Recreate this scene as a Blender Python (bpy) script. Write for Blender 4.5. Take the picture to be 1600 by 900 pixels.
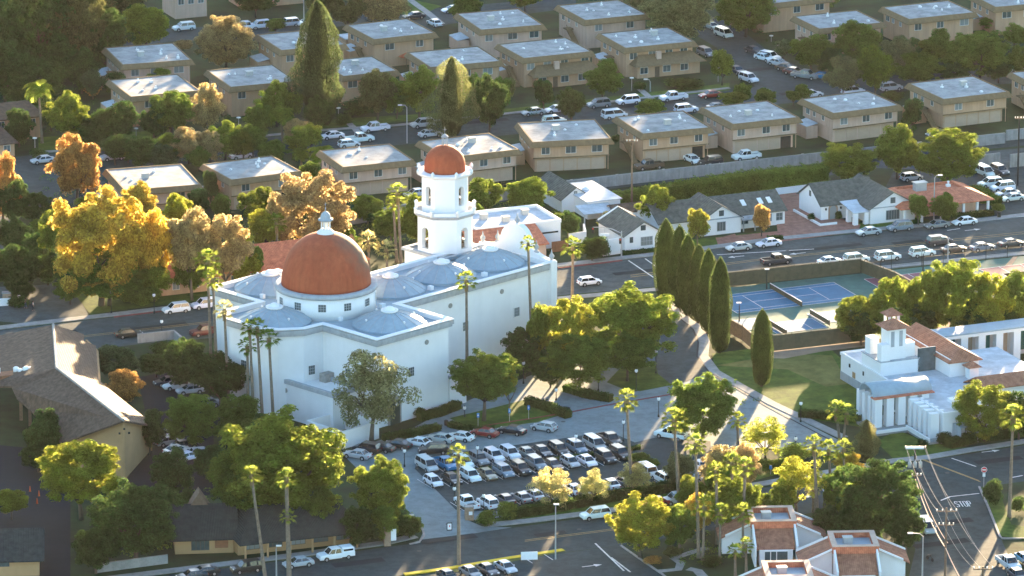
import bpy, math, random
from mathutils import Vector, Matrix
R = math.radians
for o in list(bpy.data.objects): bpy.data.objects.remove(o)
SC = bpy.context.scene
COL = SC.collection
# ---------------------------------------------------------------- camera
F = 9000.0; TH = R(16); DIST = 1005.0
cam_d = bpy.data.cameras.new('camera'); cam = bpy.data.objects.new('camera', cam_d); COL.objects.link(cam)
cam.location = (0, -DIST*math.cos(TH), DIST*math.sin(TH)); cam.rotation_euler = (math.pi/2-TH, 0, 0)
cam_d.sensor_width = 36; cam_d.lens = 36*F/1600; cam_d.clip_start = 5; cam_d.clip_end = 30000
SC.camera = cam
# ---------------------------------------------------------------- light
SUN_EL = R(6.8); SUN_AZ = R(13)          # azimuth measured clockwise from +Y
W = bpy.data.worlds.new('World'); SC.world = W; W.use_nodes = True
nt = W.node_tree; bg = nt.nodes['Background']; sk = nt.nodes.new('ShaderNodeTexSky')
sk.sky_type = 'NISHITA'; sk.sun_disc = False; sk.sun_elevation = SUN_EL; sk.sun_rotation = SUN_AZ
sk.air_density = 1.0; sk.dust_density = 0.7; sk.ozone_density = 2.1
nt.links.new(sk.outputs[0], bg.inputs[0]); bg.inputs[1].default_value = 0.11
sd = bpy.data.lights.new('sun', 'SUN'); sd.energy = 5.0; sd.angle = R(0.6); sd.color = (1.0, 0.72, 0.42)
sun = bpy.data.objects.new('sun', sd); COL.objects.link(sun)
sv = Vector((math.sin(SUN_AZ)*math.cos(SUN_EL), math.cos(SUN_AZ)*math.cos(SUN_EL), math.sin(SUN_EL)))
sun.rotation_euler = sv.to_track_quat('Z', 'Y').to_euler()
SC.view_settings.view_transform = 'Standard'; SC.view_settings.look = 'None'
SC.view_settings.exposure = 3.1; SC.view_settings.gamma = 1.0; SC.view_settings.use_curve_mapping = False
SC.render.engine = 'CYCLES'
SC.cycles.max_bounces = 6; SC.cycles.transparent_max_bounces = 4; SC.cycles.volume_bounces = 0

def P(u, v, z=0.0):
    """photo pixel (1600x900) -> world point at height z (used once, to survey where things stand)"""
    x = (u-800)/F; y = -(v-450)/F
    dx = x; dy = math.cos(TH)+y*math.sin(TH); dz = -math.sin(TH)+y*math.cos(TH)
    t = (z-DIST*math.sin(TH))/dz
    return Vector((dx*t, -DIST*math.cos(TH)+dy*t, z))
def S(v):                                  # pixels per metre around row v
    p = P(800, v); return F/math.sqrt((p.y+DIST*math.cos(TH))**2+(DIST*math.sin(TH))**2)
rnd = random.Random(7)
# ---------------------------------------------------------------- materials
MATS = {}
def mat(name, c, rough=0.8, var=0.12, scale=3.0, metal=0.0, spec=0.3, bump=0.0, wp=False, c2=None):
    if name in MATS: return MATS[name]
    m = bpy.data.materials.new(name); m.use_nodes = True; t = m.node_tree; b = t.nodes['Principled BSDF']
    b.inputs['Roughness'].default_value = rough; b.inputs['Metallic'].default_value = metal
    b.inputs['Specular IOR Level'].default_value = min(spec, .08) if wp else spec
    if wp: src = t.nodes.new('ShaderNodeNewGeometry').outputs['Position']
    else: src = t.nodes.new('ShaderNodeTexCoord').outputs['Object']
    n = t.nodes.new('ShaderNodeTexNoise'); n.inputs['Scale'].default_value = scale; n.inputs['Detail'].default_value = 6; n.inputs['Roughness'].default_value = 0.65
    t.links.new(src, n.inputs['Vector'])
    r = t.nodes.new('ShaderNodeMapRange'); r.inputs[1].default_value = 0.3; r.inputs[2].default_value = 0.7; r.inputs[3].default_value = 0; r.inputs[4].default_value = 1
    t.links.new(n.outputs['Fac'], r.inputs[0])
    mx = t.nodes.new('ShaderNodeMix'); mx.data_type = 'RGBA'
    a = [max(0, x*(1-var)) for x in c]; d = [min(1, x*(1+var)) for x in (c2 or c)]
    mx.inputs[6].default_value = (*a, 1); mx.inputs[7].default_value = (*d, 1)
    t.links.new(r.outputs[0], mx.inputs[0]); t.links.new(mx.outputs[2], b.inputs['Base Color'])
    if bump:
        n2 = t.nodes.new('ShaderNodeTexNoise'); n2.inputs['Scale'].default_value = scale*6; n2.inputs['Detail'].default_value = 3
        t.links.new(src, n2.inputs['Vector'])
        bp = t.nodes.new('ShaderNodeBump'); bp.inputs['Strength'].default_value = bump; bp.inputs['Distance'].default_value = 0.1
        t.links.new(n2.outputs['Fac'], bp.inputs['Height']); t.links.new(bp.outputs[0], b.inputs['Normal'])
    MATS[name] = m; return m
def tilemat(name, c1, c2, rough=0.85, period=0.3, row=0.4, bump=0.6):
    """rows of roof tiles / shingles: colour and bump from waves in object space"""
    m = mat(name, c1, rough, 0.25, 1.2, c2=c2); t = m.node_tree; b = t.nodes['Principled BSDF']
    tc = t.nodes.new('ShaderNodeTexCoord')
    w = t.nodes.new('ShaderNodeTexWave'); w.wave_type = 'BANDS'; w.bands_direction = 'X'; w.inputs['Scale'].default_value = 1/period/3.14
    w.inputs['Distortion'].default_value = 0.6; w.inputs['Detail'].default_value = 2
    t.links.new(tc.outputs['Object'], w.inputs['Vector'])
    bp = t.nodes.new('ShaderNodeBump'); bp.inputs['Strength'].default_value = bump; bp.inputs['Distance'].default_value = 0.12
    t.links.new(w.outputs['Fac'], bp.inputs['Height']); t.links.new(bp.outputs[0], b.inputs['Normal'])
    return m
def fol_mat():
    m = bpy.data.materials.new('foliage'); m.use_nodes = True; t = m.node_tree; t.nodes.clear(); N = t.nodes.new; L = t.links.new
    out = N('ShaderNodeOutputMaterial'); oi = N('ShaderNodeObjectInfo'); g = N('ShaderNodeNewGeometry'); tc = N('ShaderNodeTexCoord')
    no = N('ShaderNodeTexNoise'); no.inputs['Scale'].default_value = 0.45; no.inputs['Detail'].default_value = 2; L(g.outputs['Position'], no.inputs['Vector'])
    ad = N('ShaderNodeMath'); ad.operation = 'MULTIPLY_ADD'; L(g.outputs['Random Per Island'], ad.inputs[0]); ad.inputs[1].default_value = 0.75; ad.inputs[2].default_value = 0.6
    a2 = N('ShaderNodeMath'); a2.operation = 'MULTIPLY_ADD'; L(no.outputs['Fac'], a2.inputs[0]); a2.inputs[1].default_value = 1.2; a2.inputs[2].default_value = 0.4
    mu = N('ShaderNodeMath'); mu.operation = 'MULTIPLY'; L(ad.outputs[0], mu.inputs[0]); L(a2.outputs[0], mu.inputs[1])
    hs = N('ShaderNodeHueSaturation'); L(oi.outputs['Color'], hs.inputs['Color']); L(mu.outputs[0], hs.inputs['Value'])
    hu = N('ShaderNodeMapRange'); L(g.outputs['Random Per Island'], hu.inputs[0]); hu.inputs[3].default_value = 0.485; hu.inputs[4].default_value = 0.515; L(hu.outputs[0], hs.inputs['Hue'])
    df = N('ShaderNodeBsdfDiffuse'); L(hs.outputs[0], df.inputs[0])
    tr = N('ShaderNodeBsdfTranslucent')
    h2 = N('ShaderNodeHueSaturation'); L(hs.outputs[0], h2.inputs['Color']); h2.inputs['Value'].default_value = 4.8; h2.inputs['Saturation'].default_value = 0.95; L(h2.outputs[0], tr.inputs[0])
    ms = N('ShaderNodeMixShader'); ms.inputs[0].default_value = 0.5; L(df.outputs[0], ms.inputs[1]); L(tr.outputs[0], ms.inputs[2])
    L(ms.outputs[0], out.inputs[0]); return m
FOL = fol_mat()
def paint_mat():
    m = mat('car_paint', (0.5, 0.5, 0.5), 0.3, spec=0.5); t = m.node_tree; b = t.nodes['Principled BSDF']
    oi = t.nodes.new('ShaderNodeObjectInfo'); t.links.new(oi.outputs['Color'], b.inputs['Base Color'])
    b.inputs['Coat Weight'].default_value = 0.5; b.inputs['Coat Roughness'].default_value = 0.08; return m
PAINT = paint_mat()
def lawn_mat(name, c1, c2):
    return mat(name, c1, 0.95, 0.25, 0.35, c2=c2, bump=0.5, wp=True, spec=0.1)
M_ = dict(
 asphalt=mat('asphalt', (0.046, 0.066, 0.070), 0.85, 0.22, 0.12, wp=True, bump=0.2),
 asphalt2=mat('asphalt_worn', (0.068, 0.088, 0.092), 0.88, 0.2, 0.2, wp=True, bump=0.2),
 concrete=mat('concrete', (0.30, 0.30, 0.29), 0.85, 0.12, 0.25, wp=True, bump=0.15),
 paving=mat('light_paving', (0.19, 0.235, 0.245), 0.8, 0.12, 0.15, wp=True, bump=0.15),
 soil=mat('soil', (0.040, 0.042, 0.026), 0.95, 0.4, 0.12, wp=True, bump=0.6, c2=(0.03, 0.05, 0.02)),
 dirt=mat('bare_dirt', (0.34, 0.24, 0.17), 0.95, 0.2, 0.3, wp=True, bump=0.4),
 grass=lawn_mat('lawn_grass', (0.05, 0.10, 0.016), (0.085, 0.13, 0.022)),
 grass2=lawn_mat('sunlit_grass', (0.10, 0.12, 0.03), (0.16, 0.15, 0.05)),  # yellower copy of the lawn; sunlight put into its colour
 paintw=mat('road_paint_white', (0.62, 0.64, 0.64), 0.7, 0.25, 1.5, wp=True),
 painty=mat('road_paint_yellow', (0.42, 0.30, 0.12), 0.7, 0.25, 1.5, wp=True),
 redcurb=mat('red_curb_paint', (0.20, 0.06, 0.055), 0.7, 0.2, 1.5, wp=True),
 yellowcurb=mat('sunlit_yellow_kerb', (0.75, 0.50, 0.04), 0.7, 0.15, 1.5, wp=True),  # low sun on the kerb, put into its yellow colour
 kerb=mat('kerb_concrete', (0.33, 0.32, 0.31), 0.85, 0.15, 0.8, wp=True),
 brickpave=mat('brick_paving', (0.33, 0.16, 0.12), 0.85, 0.18, 0.9, wp=True, bump=0.2),
 white=mat('white_stucco', (0.80, 0.79, 0.78), 0.85, 0.05, 0.25, bump=0.1),
 trimgrey=mat('pale_stone_trim', (0.40, 0.42, 0.44), 0.8, 0.1, 0.6),
 tan=mat('tan_stucco', (0.54, 0.345, 0.215), 0.9, 0.09, 0.3, bump=0.1),
 pink=mat('pinkish_stucco', (0.60, 0.42, 0.32), 0.9, 0.09, 0.3, bump=0.1),
 ochre=mat('ochre_stucco', (0.42, 0.26, 0.13), 0.9, 0.1, 0.4, bump=0.1),
 gdoor=mat('garage_door_paint', (0.52, 0.37, 0.26), 0.7, 0.05, 1.0),
 fascia=mat('brown_shingle_band', (0.19, 0.125, 0.065), 0.9, 0.2, 1.5, bump=0.3),
 roofgrey=mat('grey_roll_roofing', (0.33, 0.34, 0.34), 0.9, 0.2, 0.4, bump=0.2, spec=.1),
 roofpale=mat('pale_roof_membrane', (0.52, 0.55, 0.58), 0.8, 0.12, 0.4, spec=.1),
 metalroof=mat('blue_grey_roof_coating', (0.29, 0.37, 0.42), 0.5, 0.10, 0.3, spec=0.4),
 terracotta_d=mat('terracotta_dome', (0.42, 0.075, 0.03), 0.8, 0.14, 0.35, bump=0.1, c2=(0.40, 0.095, 0.04)),
 terracotta=tilemat('terracotta_tiles', (0.48, 0.13, 0.07), (0.56, 0.19, 0.10)),
 browntile=tilemat('brown_clay_tiles', (0.30, 0.12, 0.07), (0.38, 0.17, 0.10)),
 shingle=tilemat('brown_shingles', (0.078, 0.046, 0.030), (0.12, 0.076, 0.053), period=0.25),
 darkroof=tilemat('dark_green_grey_shingles', (0.075, 0.08, 0.07), (0.11, 0.115, 0.10), period=0.25),
 shaderoof=tilemat('shaded_shingles', (0.022, 0.026, 0.025), (0.036, 0.04, 0.038), period=0.25),  # darker copy of darkroof; bottom left tree shade put into the colour
 asphalt3=mat('shaded_asphalt', (0.016, 0.018, 0.024), 0.8, 0.2, 0.12, wp=True, bump=0.2),  # darker asphalt copy with the bottom left shade in its colour
 patch=mat('asphalt_patch', (0.028, 0.034, 0.036), 0.9, 0.2, 0.4, wp=True),
 glass=mat('window_glass', (0.07, 0.095, 0.10), 0.08, 0.3, 1.0, spec=0.8),
 carglass=mat('car_glass', (0.015, 0.02, 0.025), 0.06, 0.1, 1.0, spec=0.8),
 frame=mat('window_frame_paint', (0.72, 0.68, 0.62), 0.6, 0.05, 2.0),
 dark=mat('dark_interior', (0.03, 0.028, 0.025), 0.9, 0.3, 1.0),
 iron=mat('dark_iron', (0.03, 0.035, 0.03), 0.5, 0.2, 3.0, metal=0.4),
 steel=mat('galvanised_steel', (0.45, 0.47, 0.48), 0.45, 0.12, 3.0, metal=0.5),
 tyre=mat('tyre_rubber', (0.02, 0.02, 0.022), 0.8, 0.2, 4.0),
 rim=mat('wheel_rim', (0.5, 0.5, 0.52), 0.35, 0.1, 4.0, metal=0.8),
 lampglass=mat('frosted_globe', (0.85, 0.85, 0.82), 0.3, 0.03, 2.0),
 headl=mat('headlamp_lens', (0.75, 0.77, 0.8), 0.1, 0.05, 2.0, spec=0.8),
 taill=mat('tail_lamp_lens', (0.35, 0.02, 0.02), 0.2, 0.05, 2.0, spec=0.8),
 bark=mat('bark', (0.13, 0.10, 0.075), 0.95, 0.3, 2.0, bump=0.6),
 palmbark=mat('palm_trunk_bark', (0.20, 0.155, 0.115), 0.95, 0.3, 2.5, bump=0.6),
 deadfrond=mat('dry_palm_fronds', (0.24, 0.17, 0.09), 0.95, 0.3, 2.0),
 wood=mat('weathered_wood', (0.16, 0.11, 0.075), 0.9, 0.25, 2.0, bump=0.3),
 redwood=mat('red_brown_fence_boards', (0.25, 0.11, 0.06), 0.9, 0.2, 2.0, bump=0.3),
 wscreen=mat('fence_windscreen', (0.10, 0.09, 0.055), 0.9, 0.25, 1.0),
 courtg=mat('green_court_surface', (0.065, 0.16, 0.135), 0.8, 0.14, 0.3, wp=True),
 courtb=mat('blue_court_surface', (0.055, 0.17, 0.28), 0.75, 0.14, 0.3, wp=True),
 courtr=mat('maroon_court_surface', (0.24, 0.10, 0.12), 0.75, 0.14, 0.3, wp=True),
 stone=mat('carved_grey_stone', (0.30, 0.29, 0.27), 0.9, 0.2, 2.0, bump=0.4),
 bell=mat('bell_bronze', (0.16, 0.10, 0.05), 0.45, 0.2, 2.0, metal=0.7),
 door=mat('dark_green_door', (0.03, 0.05, 0.04), 0.5, 0.2, 2.0),
 ac=mat('air_conditioner_casing', (0.42, 0.42, 0.40), 0.5, 0.08, 2.0),
 red=mat('red_enamel', (0.55, 0.04, 0.04), 0.5, 0.08, 2.0),
 orange=mat('orange_plastic', (0.65, 0.13, 0.03), 0.6, 0.08, 2.0),
 blue=mat('blue_enamel', (0.03, 0.20, 0.50), 0.5, 0.08, 2.0),
 signw=mat('white_sign_face', (0.8, 0.8, 0.8), 0.5, 0.03, 2.0),
 black=mat('black_paint', (0.02, 0.02, 0.02), 0.5, 0.1, 2.0),
 brick=mat('buff_brick_pillar', (0.32, 0.22, 0.15), 0.9, 0.25, 3.0, bump=0.4),
 skin=mat('skin', (0.45, 0.28, 0.2), 0.7, 0.05, 3.0),
 hair=mat('dark_hair', (0.03, 0.02, 0.015), 0.7, 0.1, 3.0),
 shirtw=mat('pale_shirt', (0.6, 0.58, 0.62), 0.9, 0.08, 3.0),
 shirtd=mat('navy_shirt', (0.06, 0.06, 0.10), 0.9, 0.1, 3.0),
 jeans=mat('blue_jeans', (0.10, 0.16, 0.24), 0.9, 0.1, 3.0),
 trousd=mat('dark_trousers', (0.03, 0.035, 0.045), 0.9, 0.1, 3.0),
)
def weathered(m, amt=.16):
    """rain streaks and soiling: vertical noise multiplied over the base colour"""
    t = m.node_tree; b = t.nodes['Principled BSDF']; l = b.inputs['Base Color'].links[0]; src = l.from_socket
    g = t.nodes.new('ShaderNodeNewGeometry'); mp = t.nodes.new('ShaderNodeMapping'); mp.inputs['Scale'].default_value = (1.1, 1.1, .07); t.links.new(g.outputs['Position'], mp.inputs[0])
    n = t.nodes.new('ShaderNodeTexNoise'); n.inputs['Scale'].default_value = 1.0; n.inputs['Detail'].default_value = 5; n.inputs['Roughness'].default_value = .7; t.links.new(mp.outputs[0], n.inputs['Vector'])
    r = t.nodes.new('ShaderNodeMapRange'); r.inputs[1].default_value = .35; r.inputs[2].default_value = .62; r.inputs[3].default_value = 1-amt; r.inputs[4].default_value = 1.0; t.links.new(n.outputs['Fac'], r.inputs[0])
    x = t.nodes.new('ShaderNodeVectorMath'); x.operation = 'SCALE'; t.links.new(src, x.inputs[0]); t.links.new(r.outputs[0], x.inputs['Scale']); t.links.new(x.outputs[0], b.inputs['Base Color'])
weathered(M_['white'], .02); weathered(M_['tan'], .16); weathered(M_['pink'], .16); weathered(M_['terracotta_d'], .22); weathered(M_['kerb'], .25); weathered(M_['metalroof'], .12); weathered(M_['trimgrey'], .2)
g_ = M_['glass'].node_tree; gb_ = g_.nodes['Principled BSDF']; gs_ = gb_.inputs['Base Color'].links[0].from_socket; go_ = g_.nodes.new('ShaderNodeObjectInfo'); gr_ = g_.nodes.new('ShaderNodeMapRange')
gr_.inputs[1].default_value = .45; gr_.inputs[2].default_value = .95; g_.links.new(go_.outputs['Random'], gr_.inputs[0]); gm_ = g_.nodes.new('ShaderNodeMix'); gm_.data_type = 'RGBA'; gm_.inputs[7].default_value = (.30,.33,.33,1)
g_.links.new(gr_.outputs[0], gm_.inputs[0]); g_.links.new(gs_, gm_.inputs[6]); g_.links.new(gm_.outputs[2], gb_.inputs['Base Color'])      # curtains behind some panes
def blotch(m, amt, sc):
    t = m.node_tree; b = t.nodes['Principled BSDF']; src = b.inputs['Base Color'].links[0].from_socket
    g = t.nodes.new('ShaderNodeNewGeometry'); n = t.nodes.new('ShaderNodeTexNoise'); n.inputs['Scale'].default_value = sc; n.inputs['Detail'].default_value = 8; n.inputs['Roughness'].default_value = .75; t.links.new(g.outputs['Position'], n.inputs['Vector'])
    r = t.nodes.new('ShaderNodeMapRange'); r.inputs[1].default_value = .42; r.inputs[2].default_value = .56; r.inputs[3].default_value = 1-amt; r.inputs[4].default_value = 1.0; t.links.new(n.outputs['Fac'], r.inputs[0])
    x = t.nodes.new('ShaderNodeVectorMath'); x.operation = 'SCALE'; t.links.new(src, x.inputs[0]); t.links.new(r.outputs[0], x.inputs['Scale']); t.links.new(x.outputs[0], b.inputs['Base Color'])
for k_, a_, s_ in (('roofgrey',.28,.35),('asphalt',.25,.6),('asphalt2',.25,.6),('paving',.18,.5),('concrete',.2,.6),('grass',.3,.5),('roofpale',.2,.4),('brickpave',.25,.7),('courtb',.12,.4),('courtg',.15,.4)): blotch(M_[k_], a_, s_)
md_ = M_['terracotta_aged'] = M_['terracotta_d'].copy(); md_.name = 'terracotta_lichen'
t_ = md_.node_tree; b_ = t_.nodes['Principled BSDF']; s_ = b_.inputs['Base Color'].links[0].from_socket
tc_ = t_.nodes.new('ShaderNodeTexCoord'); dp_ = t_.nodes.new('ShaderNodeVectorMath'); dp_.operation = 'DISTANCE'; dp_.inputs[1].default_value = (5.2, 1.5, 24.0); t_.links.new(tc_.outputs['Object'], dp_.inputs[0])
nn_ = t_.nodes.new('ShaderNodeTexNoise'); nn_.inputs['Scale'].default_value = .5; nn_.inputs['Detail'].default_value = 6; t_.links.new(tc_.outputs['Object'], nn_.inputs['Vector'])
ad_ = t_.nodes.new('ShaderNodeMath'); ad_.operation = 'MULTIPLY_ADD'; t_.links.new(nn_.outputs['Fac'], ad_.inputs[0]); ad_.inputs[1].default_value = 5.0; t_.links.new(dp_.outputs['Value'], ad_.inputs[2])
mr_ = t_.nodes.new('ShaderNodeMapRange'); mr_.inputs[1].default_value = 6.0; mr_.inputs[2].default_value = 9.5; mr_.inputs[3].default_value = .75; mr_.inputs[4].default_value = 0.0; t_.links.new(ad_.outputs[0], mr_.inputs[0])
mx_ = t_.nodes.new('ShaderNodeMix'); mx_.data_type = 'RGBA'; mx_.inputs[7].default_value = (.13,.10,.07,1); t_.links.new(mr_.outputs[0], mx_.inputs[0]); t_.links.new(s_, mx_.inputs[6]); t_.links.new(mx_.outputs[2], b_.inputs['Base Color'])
# ---------------------------------------------------------------- mesh builder
class MB:
    def __init__(s): s.v = []; s.f = []
    def add(s, vs, fs):
        n = len(s.v); s.v += [tuple(v) for v in vs]; s.f += [tuple(n+i for i in f) for f in fs]; return s
    def box(s, x0, x1, y0, y1, z0, z1):
        return s.add([(x0,y0,z0),(x1,y0,z0),(x1,y1,z0),(x0,y1,z0),(x0,y0,z1),(x1,y0,z1),(x1,y1,z1),(x0,y1,z1)],
                     [(3,2,1,0),(4,5,6,7),(0,1,5,4),(1,2,6,5),(2,3,7,6),(3,0,4,7)])
    def prism(s, poly, z0, z1):
        a = sum(poly[i][0]*poly[(i+1)%len(poly)][1]-poly[(i+1)%len(poly)][0]*poly[i][1] for i in range(len(poly)))
        if a < 0: poly = poly[::-1]
        n = len(poly)
        return s.add([(p[0],p[1],z0) for p in poly]+[(p[0],p[1],z1) for p in poly],
                     [tuple(range(n-1,-1,-1)), tuple(range(n,2*n))]+[(i,(i+1)%n,n+(i+1)%n,n+i) for i in range(n)])
    def loft(s, rings, caps=True):
        n = len(rings[0]); vs = [v for r in rings for v in r]; fs = []
        for k in range(len(rings)-1):
            for i in range(n):
                j = (i+1)%n; fs.append((k*n+i, k*n+j, (k+1)*n+j, (k+1)*n+i))
        if caps: fs += [tuple(range(n-1,-1,-1)), tuple(range((len(rings)-1)*n, len(rings)*n))]
        return s.add(vs, fs)
    def lathe(s, prof, n=24, cx=0, cy=0, ph=0.0, sx=1, sy=1):
        return s.loft([[(cx+r*sx*math.cos(ph+2*math.pi*i/n), cy+r*sy*math.sin(ph+2*math.pi*i/n), z) for i in range(n)] for r, z in prof])
    def tube(s, pts, rads, n=7):
        pts = [Vector(p) for p in pts]; rings = []
        if not isinstance(rads, (list, tuple)): rads = [rads]*len(pts)
        for i, p in enumerate(pts):
            d = (pts[min(i+1, len(pts)-1)]-pts[max(i-1, 0)]).normalized()
            a = d.cross(Vector((0,0,1)) if abs(d.z) < 0.9 else Vector((1,0,0))).normalized(); b = d.cross(a)
            rings.append([p+rads[i]*(a*math.cos(t)+b*math.sin(t)) for t in [2*math.pi*k/n for k in range(n)]])
        return s.loft(rings)
    def ball(s, c, r, n=12, m=8, sz=1.0):
        return s.lathe([(max(0.001, r*math.sin(math.pi*k/m)), c[2]-r*sz*math.cos(math.pi*k/m)) for k in range(m+1)], n, c[0], c[1])
    def poly(s, pts): return s.add(pts, [tuple(range(len(pts)))])
    def slab(s, pts, t):
        """thick slab below a (possibly sloped) polygon"""
        n = len(pts); pts = [Vector(p) for p in pts]
        nz = sum((pts[i].x*pts[(i+1)%n].y-pts[(i+1)%n].x*pts[i].y) for i in range(n))
        if nz < 0: pts = pts[::-1]
        lo = [p-Vector((0,0,t)) for p in pts]
        return s.add(lo+pts, [tuple(range(n-1,-1,-1)), tuple(range(n,2*n))]+[(i,(i+1)%n,n+(i+1)%n,n+i) for i in range(n)])
    def mesh(s, name, m, smooth=False):
        me = bpy.data.meshes.new(name); me.from_pydata(s.v, [], s.f); me.materials.append(m)
        if smooth: me.polygons.foreach_set('use_smooth', [True]*len(me.polygons))
        me.update(); return me
    def build(s, name, m, parent=None, smooth=False, loc=None, rz=None):
        o = bpy.data.objects.new(name, s.mesh(name, m, smooth)); COL.objects.link(o)
        if parent: o.parent = parent
        if loc is not None: o.location = loc
        if rz is not None: o.rotation_euler = (0, 0, rz)
        return o
def tag(o, label, cat, group=None):
    o['label'] = label; o['category'] = cat
    if group: o['group'] = group
    return o
def thing(name, label, cat, loc=(0,0,0), rz=0.0, group=None):
    o = bpy.data.objects.new(name, None); COL.objects.link(o); o.empty_display_size = 0.5
    o.location = loc; o.rotation_euler = (0, 0, rz); return tag(o, label, cat, group)
def inst(name, me, parent=None, loc=(0,0,0), rz=0.0, scale=None):
    o = bpy.data.objects.new(name, me); COL.objects.link(o); o.parent = parent; o.location = loc; o.rotation_euler = (0,0,rz)
    if scale: o.scale = scale
    return o
KIDS = {}
def copy_tree(o, parent=None, kids=None):
    c = o.copy(); COL.objects.link(c)
    if parent: c.parent = parent
    for ch in o.children: copy_tree(ch, c)
    return c
def struct(name, mb, m, smooth=False):
    o = mb.build(name, m, None, smooth); o['kind'] = 'structure'; return o
def flat(name, px, m, z, z0=None):
    """ground sheet given by surveyed outline; z0: solid down to z0"""
    pts = [P(u, v, 0) for u, v in px]; mb = MB()
    if z0 is None:
        a = sum(pts[i].x*pts[(i+1)%len(pts)].y-pts[(i+1)%len(pts)].x*pts[i].y for i in range(len(pts)))
        if a < 0: pts = pts[::-1]
        mb.poly([(p.x, p.y, z) for p in pts])
    else: mb.prism([(p.x, p.y) for p in pts], z0, z)
    return struct(name, mb, m)
def ribbon(mb, px, w, z, off=0.0, z0=None):
    """strip of width w metres along a surveyed polyline"""
    pts = [P(u, v, 0) for u, v in px]; L = []; Rr = []
    for i, p in enumerate(pts):
        d = (pts[min(i+1, len(pts)-1)]-pts[max(i-1, 0)]).normalized(); n = Vector((-d.y, d.x, 0))
        L.append(p+n*(off+w/2)); Rr.append(p+n*(off-w/2))
    for i in range(len(pts)-1):
        q = [Rr[i], Rr[i+1], L[i+1], L[i]]
        if z0 is None: mb.poly([(a.x, a.y, z) for a in q])
        else: mb.prism([(a.x, a.y) for a in q], z0, z)
    return mb
# ================================================================ GROUND
g = MB(); g.poly([(-6000,-2500,0),(6000,-2500,0),(6000,9000,0),(-6000,9000,0)]); struct('ground', g, M_['soil'])
# unseen ridge added to shade the upper right and roofs; crest shaped for patches
def crest(x):
    h = 41.5 if x > 90 else 35.0+6.5*max(0, x/90.0)
    k = 1.0 if x < 90 else .6; h += k*(2.0*math.sin(x*.07)+1.9*math.sin(x*.19+1)+1.7*math.sin(x*.43+2)+1.2*math.sin(x*.9))
    return h
hm = MB(); xs = [-500+2*i for i in range(500)]
hm.loft([[(x,290,0),(x,330,crest(x)*.75),(x,345,crest(x)),(x,380,crest(x)*.8),(x,520,0)] for x in xs], False)
struct('shade_ridge', hm, M_['soil'])
Z = [0.004]
def zz(): Z[0] += 0.004; return Z[0]
mainroad = [(-60,523),(175,496),(335,477),(560,452),(871,419),(1200,379),(1660,333),(1660,387),(1375,415),(1136,438),(1000,450),(871,462),(560,500),(330,528),(215,538),(-60,570)]
flat('main_street', mainroad, M_['asphalt2'], zz())
flat('lower_street', [(-60,938),(110,918),(470,873),(640,850),(800,825),(1020,795),(1250,752),(1400,726),(1512,710),(1660,686),(1660,745),(1530,761),(1425,772),(1300,795),(1160,822),(970,852),(890,862),(635,898),(470,925),(-60,1000)], M_['asphalt'], zz())
flat('side_street', [(1425,771),(1530,761),(1562,837),(1590,900),(1640,985),(1400,985),(1430,860)], M_['asphalt'], zz())
flat('lower_car_park', [(880,864),(972,852),(1040,905),(1100,975),(500,985),(560,925),(640,902)], M_['asphalt'], zz())
flat('condominium_street', [(-60,255),(60,241),(240,232),(500,207),(620,199),(800,180),(1000,157),(1150,140),(1250,128),(1400,118),(1660,98),(1660,125),(1420,142),(1150,170),(870,204),(620,227),(500,236),(180,268),(150,325),(-60,345),(-10,290)], M_['asphalt'], zz())
flat('cross_street', [(1030,20),(1060,12),(1145,36),(1200,80),(1262,112),(1330,140),(1330,162),(1140,158),(1180,135),(1120,75)], M_['asphalt'], zz())
flat('upper_street', [(60,70),(260,45),(400,38),(560,22),(720,10),(900,-6),(900,12),(700,38),(640,60),(600,30),(420,60),(330,66),(290,62),(60,92)], M_['asphalt'], zz())
flat('far_street', [(-200,-60),(1800,-90),(1800,-110),(-200,-85)], M_['asphalt'], zz())
flat('garage_alley', [(540,338),(640,318),(860,283),(1100,258),(1290,238),(1450,222),(1660,200),(1660,222),(1440,243),(1290,257),(860,306),(540,350)], M_['asphalt'], zz())
flat('railway_corridor', [(900,306),(1290,258),(1440,246),(1660,226),(1660,262),(1540,270),(1350,262),(1290,276),(960,312)], M_['asphalt2'], zz())
flat('restaurant_car_park', [(1395,270),(1500,262),(1660,245),(1660,335),(1530,345),(1470,350),(1440,340),(1380,300)], M_['asphalt'], zz())
flat('left_side_road', [(-60,300),(10,330),(30,350),(20,400),(-60,420)], M_['asphalt'], zz())
flat('left_driveway', [(-30,450),(60,446),(110,440),(140,495),(60,508),(-30,500)], M_['asphalt2'], zz())
flat('hall_car_park', [(215,590),(270,580),(330,640),(340,770),(230,800),(190,745),(240,700)], M_['asphalt3'], zz())
flat('hall_forecourt', [(-60,690),(40,700),(110,760),(110,900),(130,960),(-60,960)], M_['asphalt3'], zz())
flat('court_terrace', [(1136,450),(1345,428),(1680,392),(1680,520),(1354,531),(1207,549),(1138,503)], M_['courtg'], zz())
flat('church_paving', [(560,700),(640,672),(700,640),(770,610),(900,560),(990,480),(1045,462),(1058,490),(1086,515),(1095,535),(1093,557),(1111,582),(1151,605),(1200,632),(1318,692),(1320,708),(1180,700),(1130,735),(1060,757),(900,790),(760,812),(700,815),(640,800),(600,770),(560,735),(540,715)], M_['paving'], zz())
flat('car_park', [(648,733),(655,715),(820,694),(952,675),(992,692),(1030,683),(1110,690),(1115,738),(1040,757),(905,777),(770,800),(712,797)], M_['asphalt'], zz())
flat('entrance_drive', [(600,742),(640,750),(702,791),(725,811),(753,823),(800,825),(640,850),(655,845),(662,831),(649,811),(631,791),(590,772)], M_['paving'], zz())
zl = zz()
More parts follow.
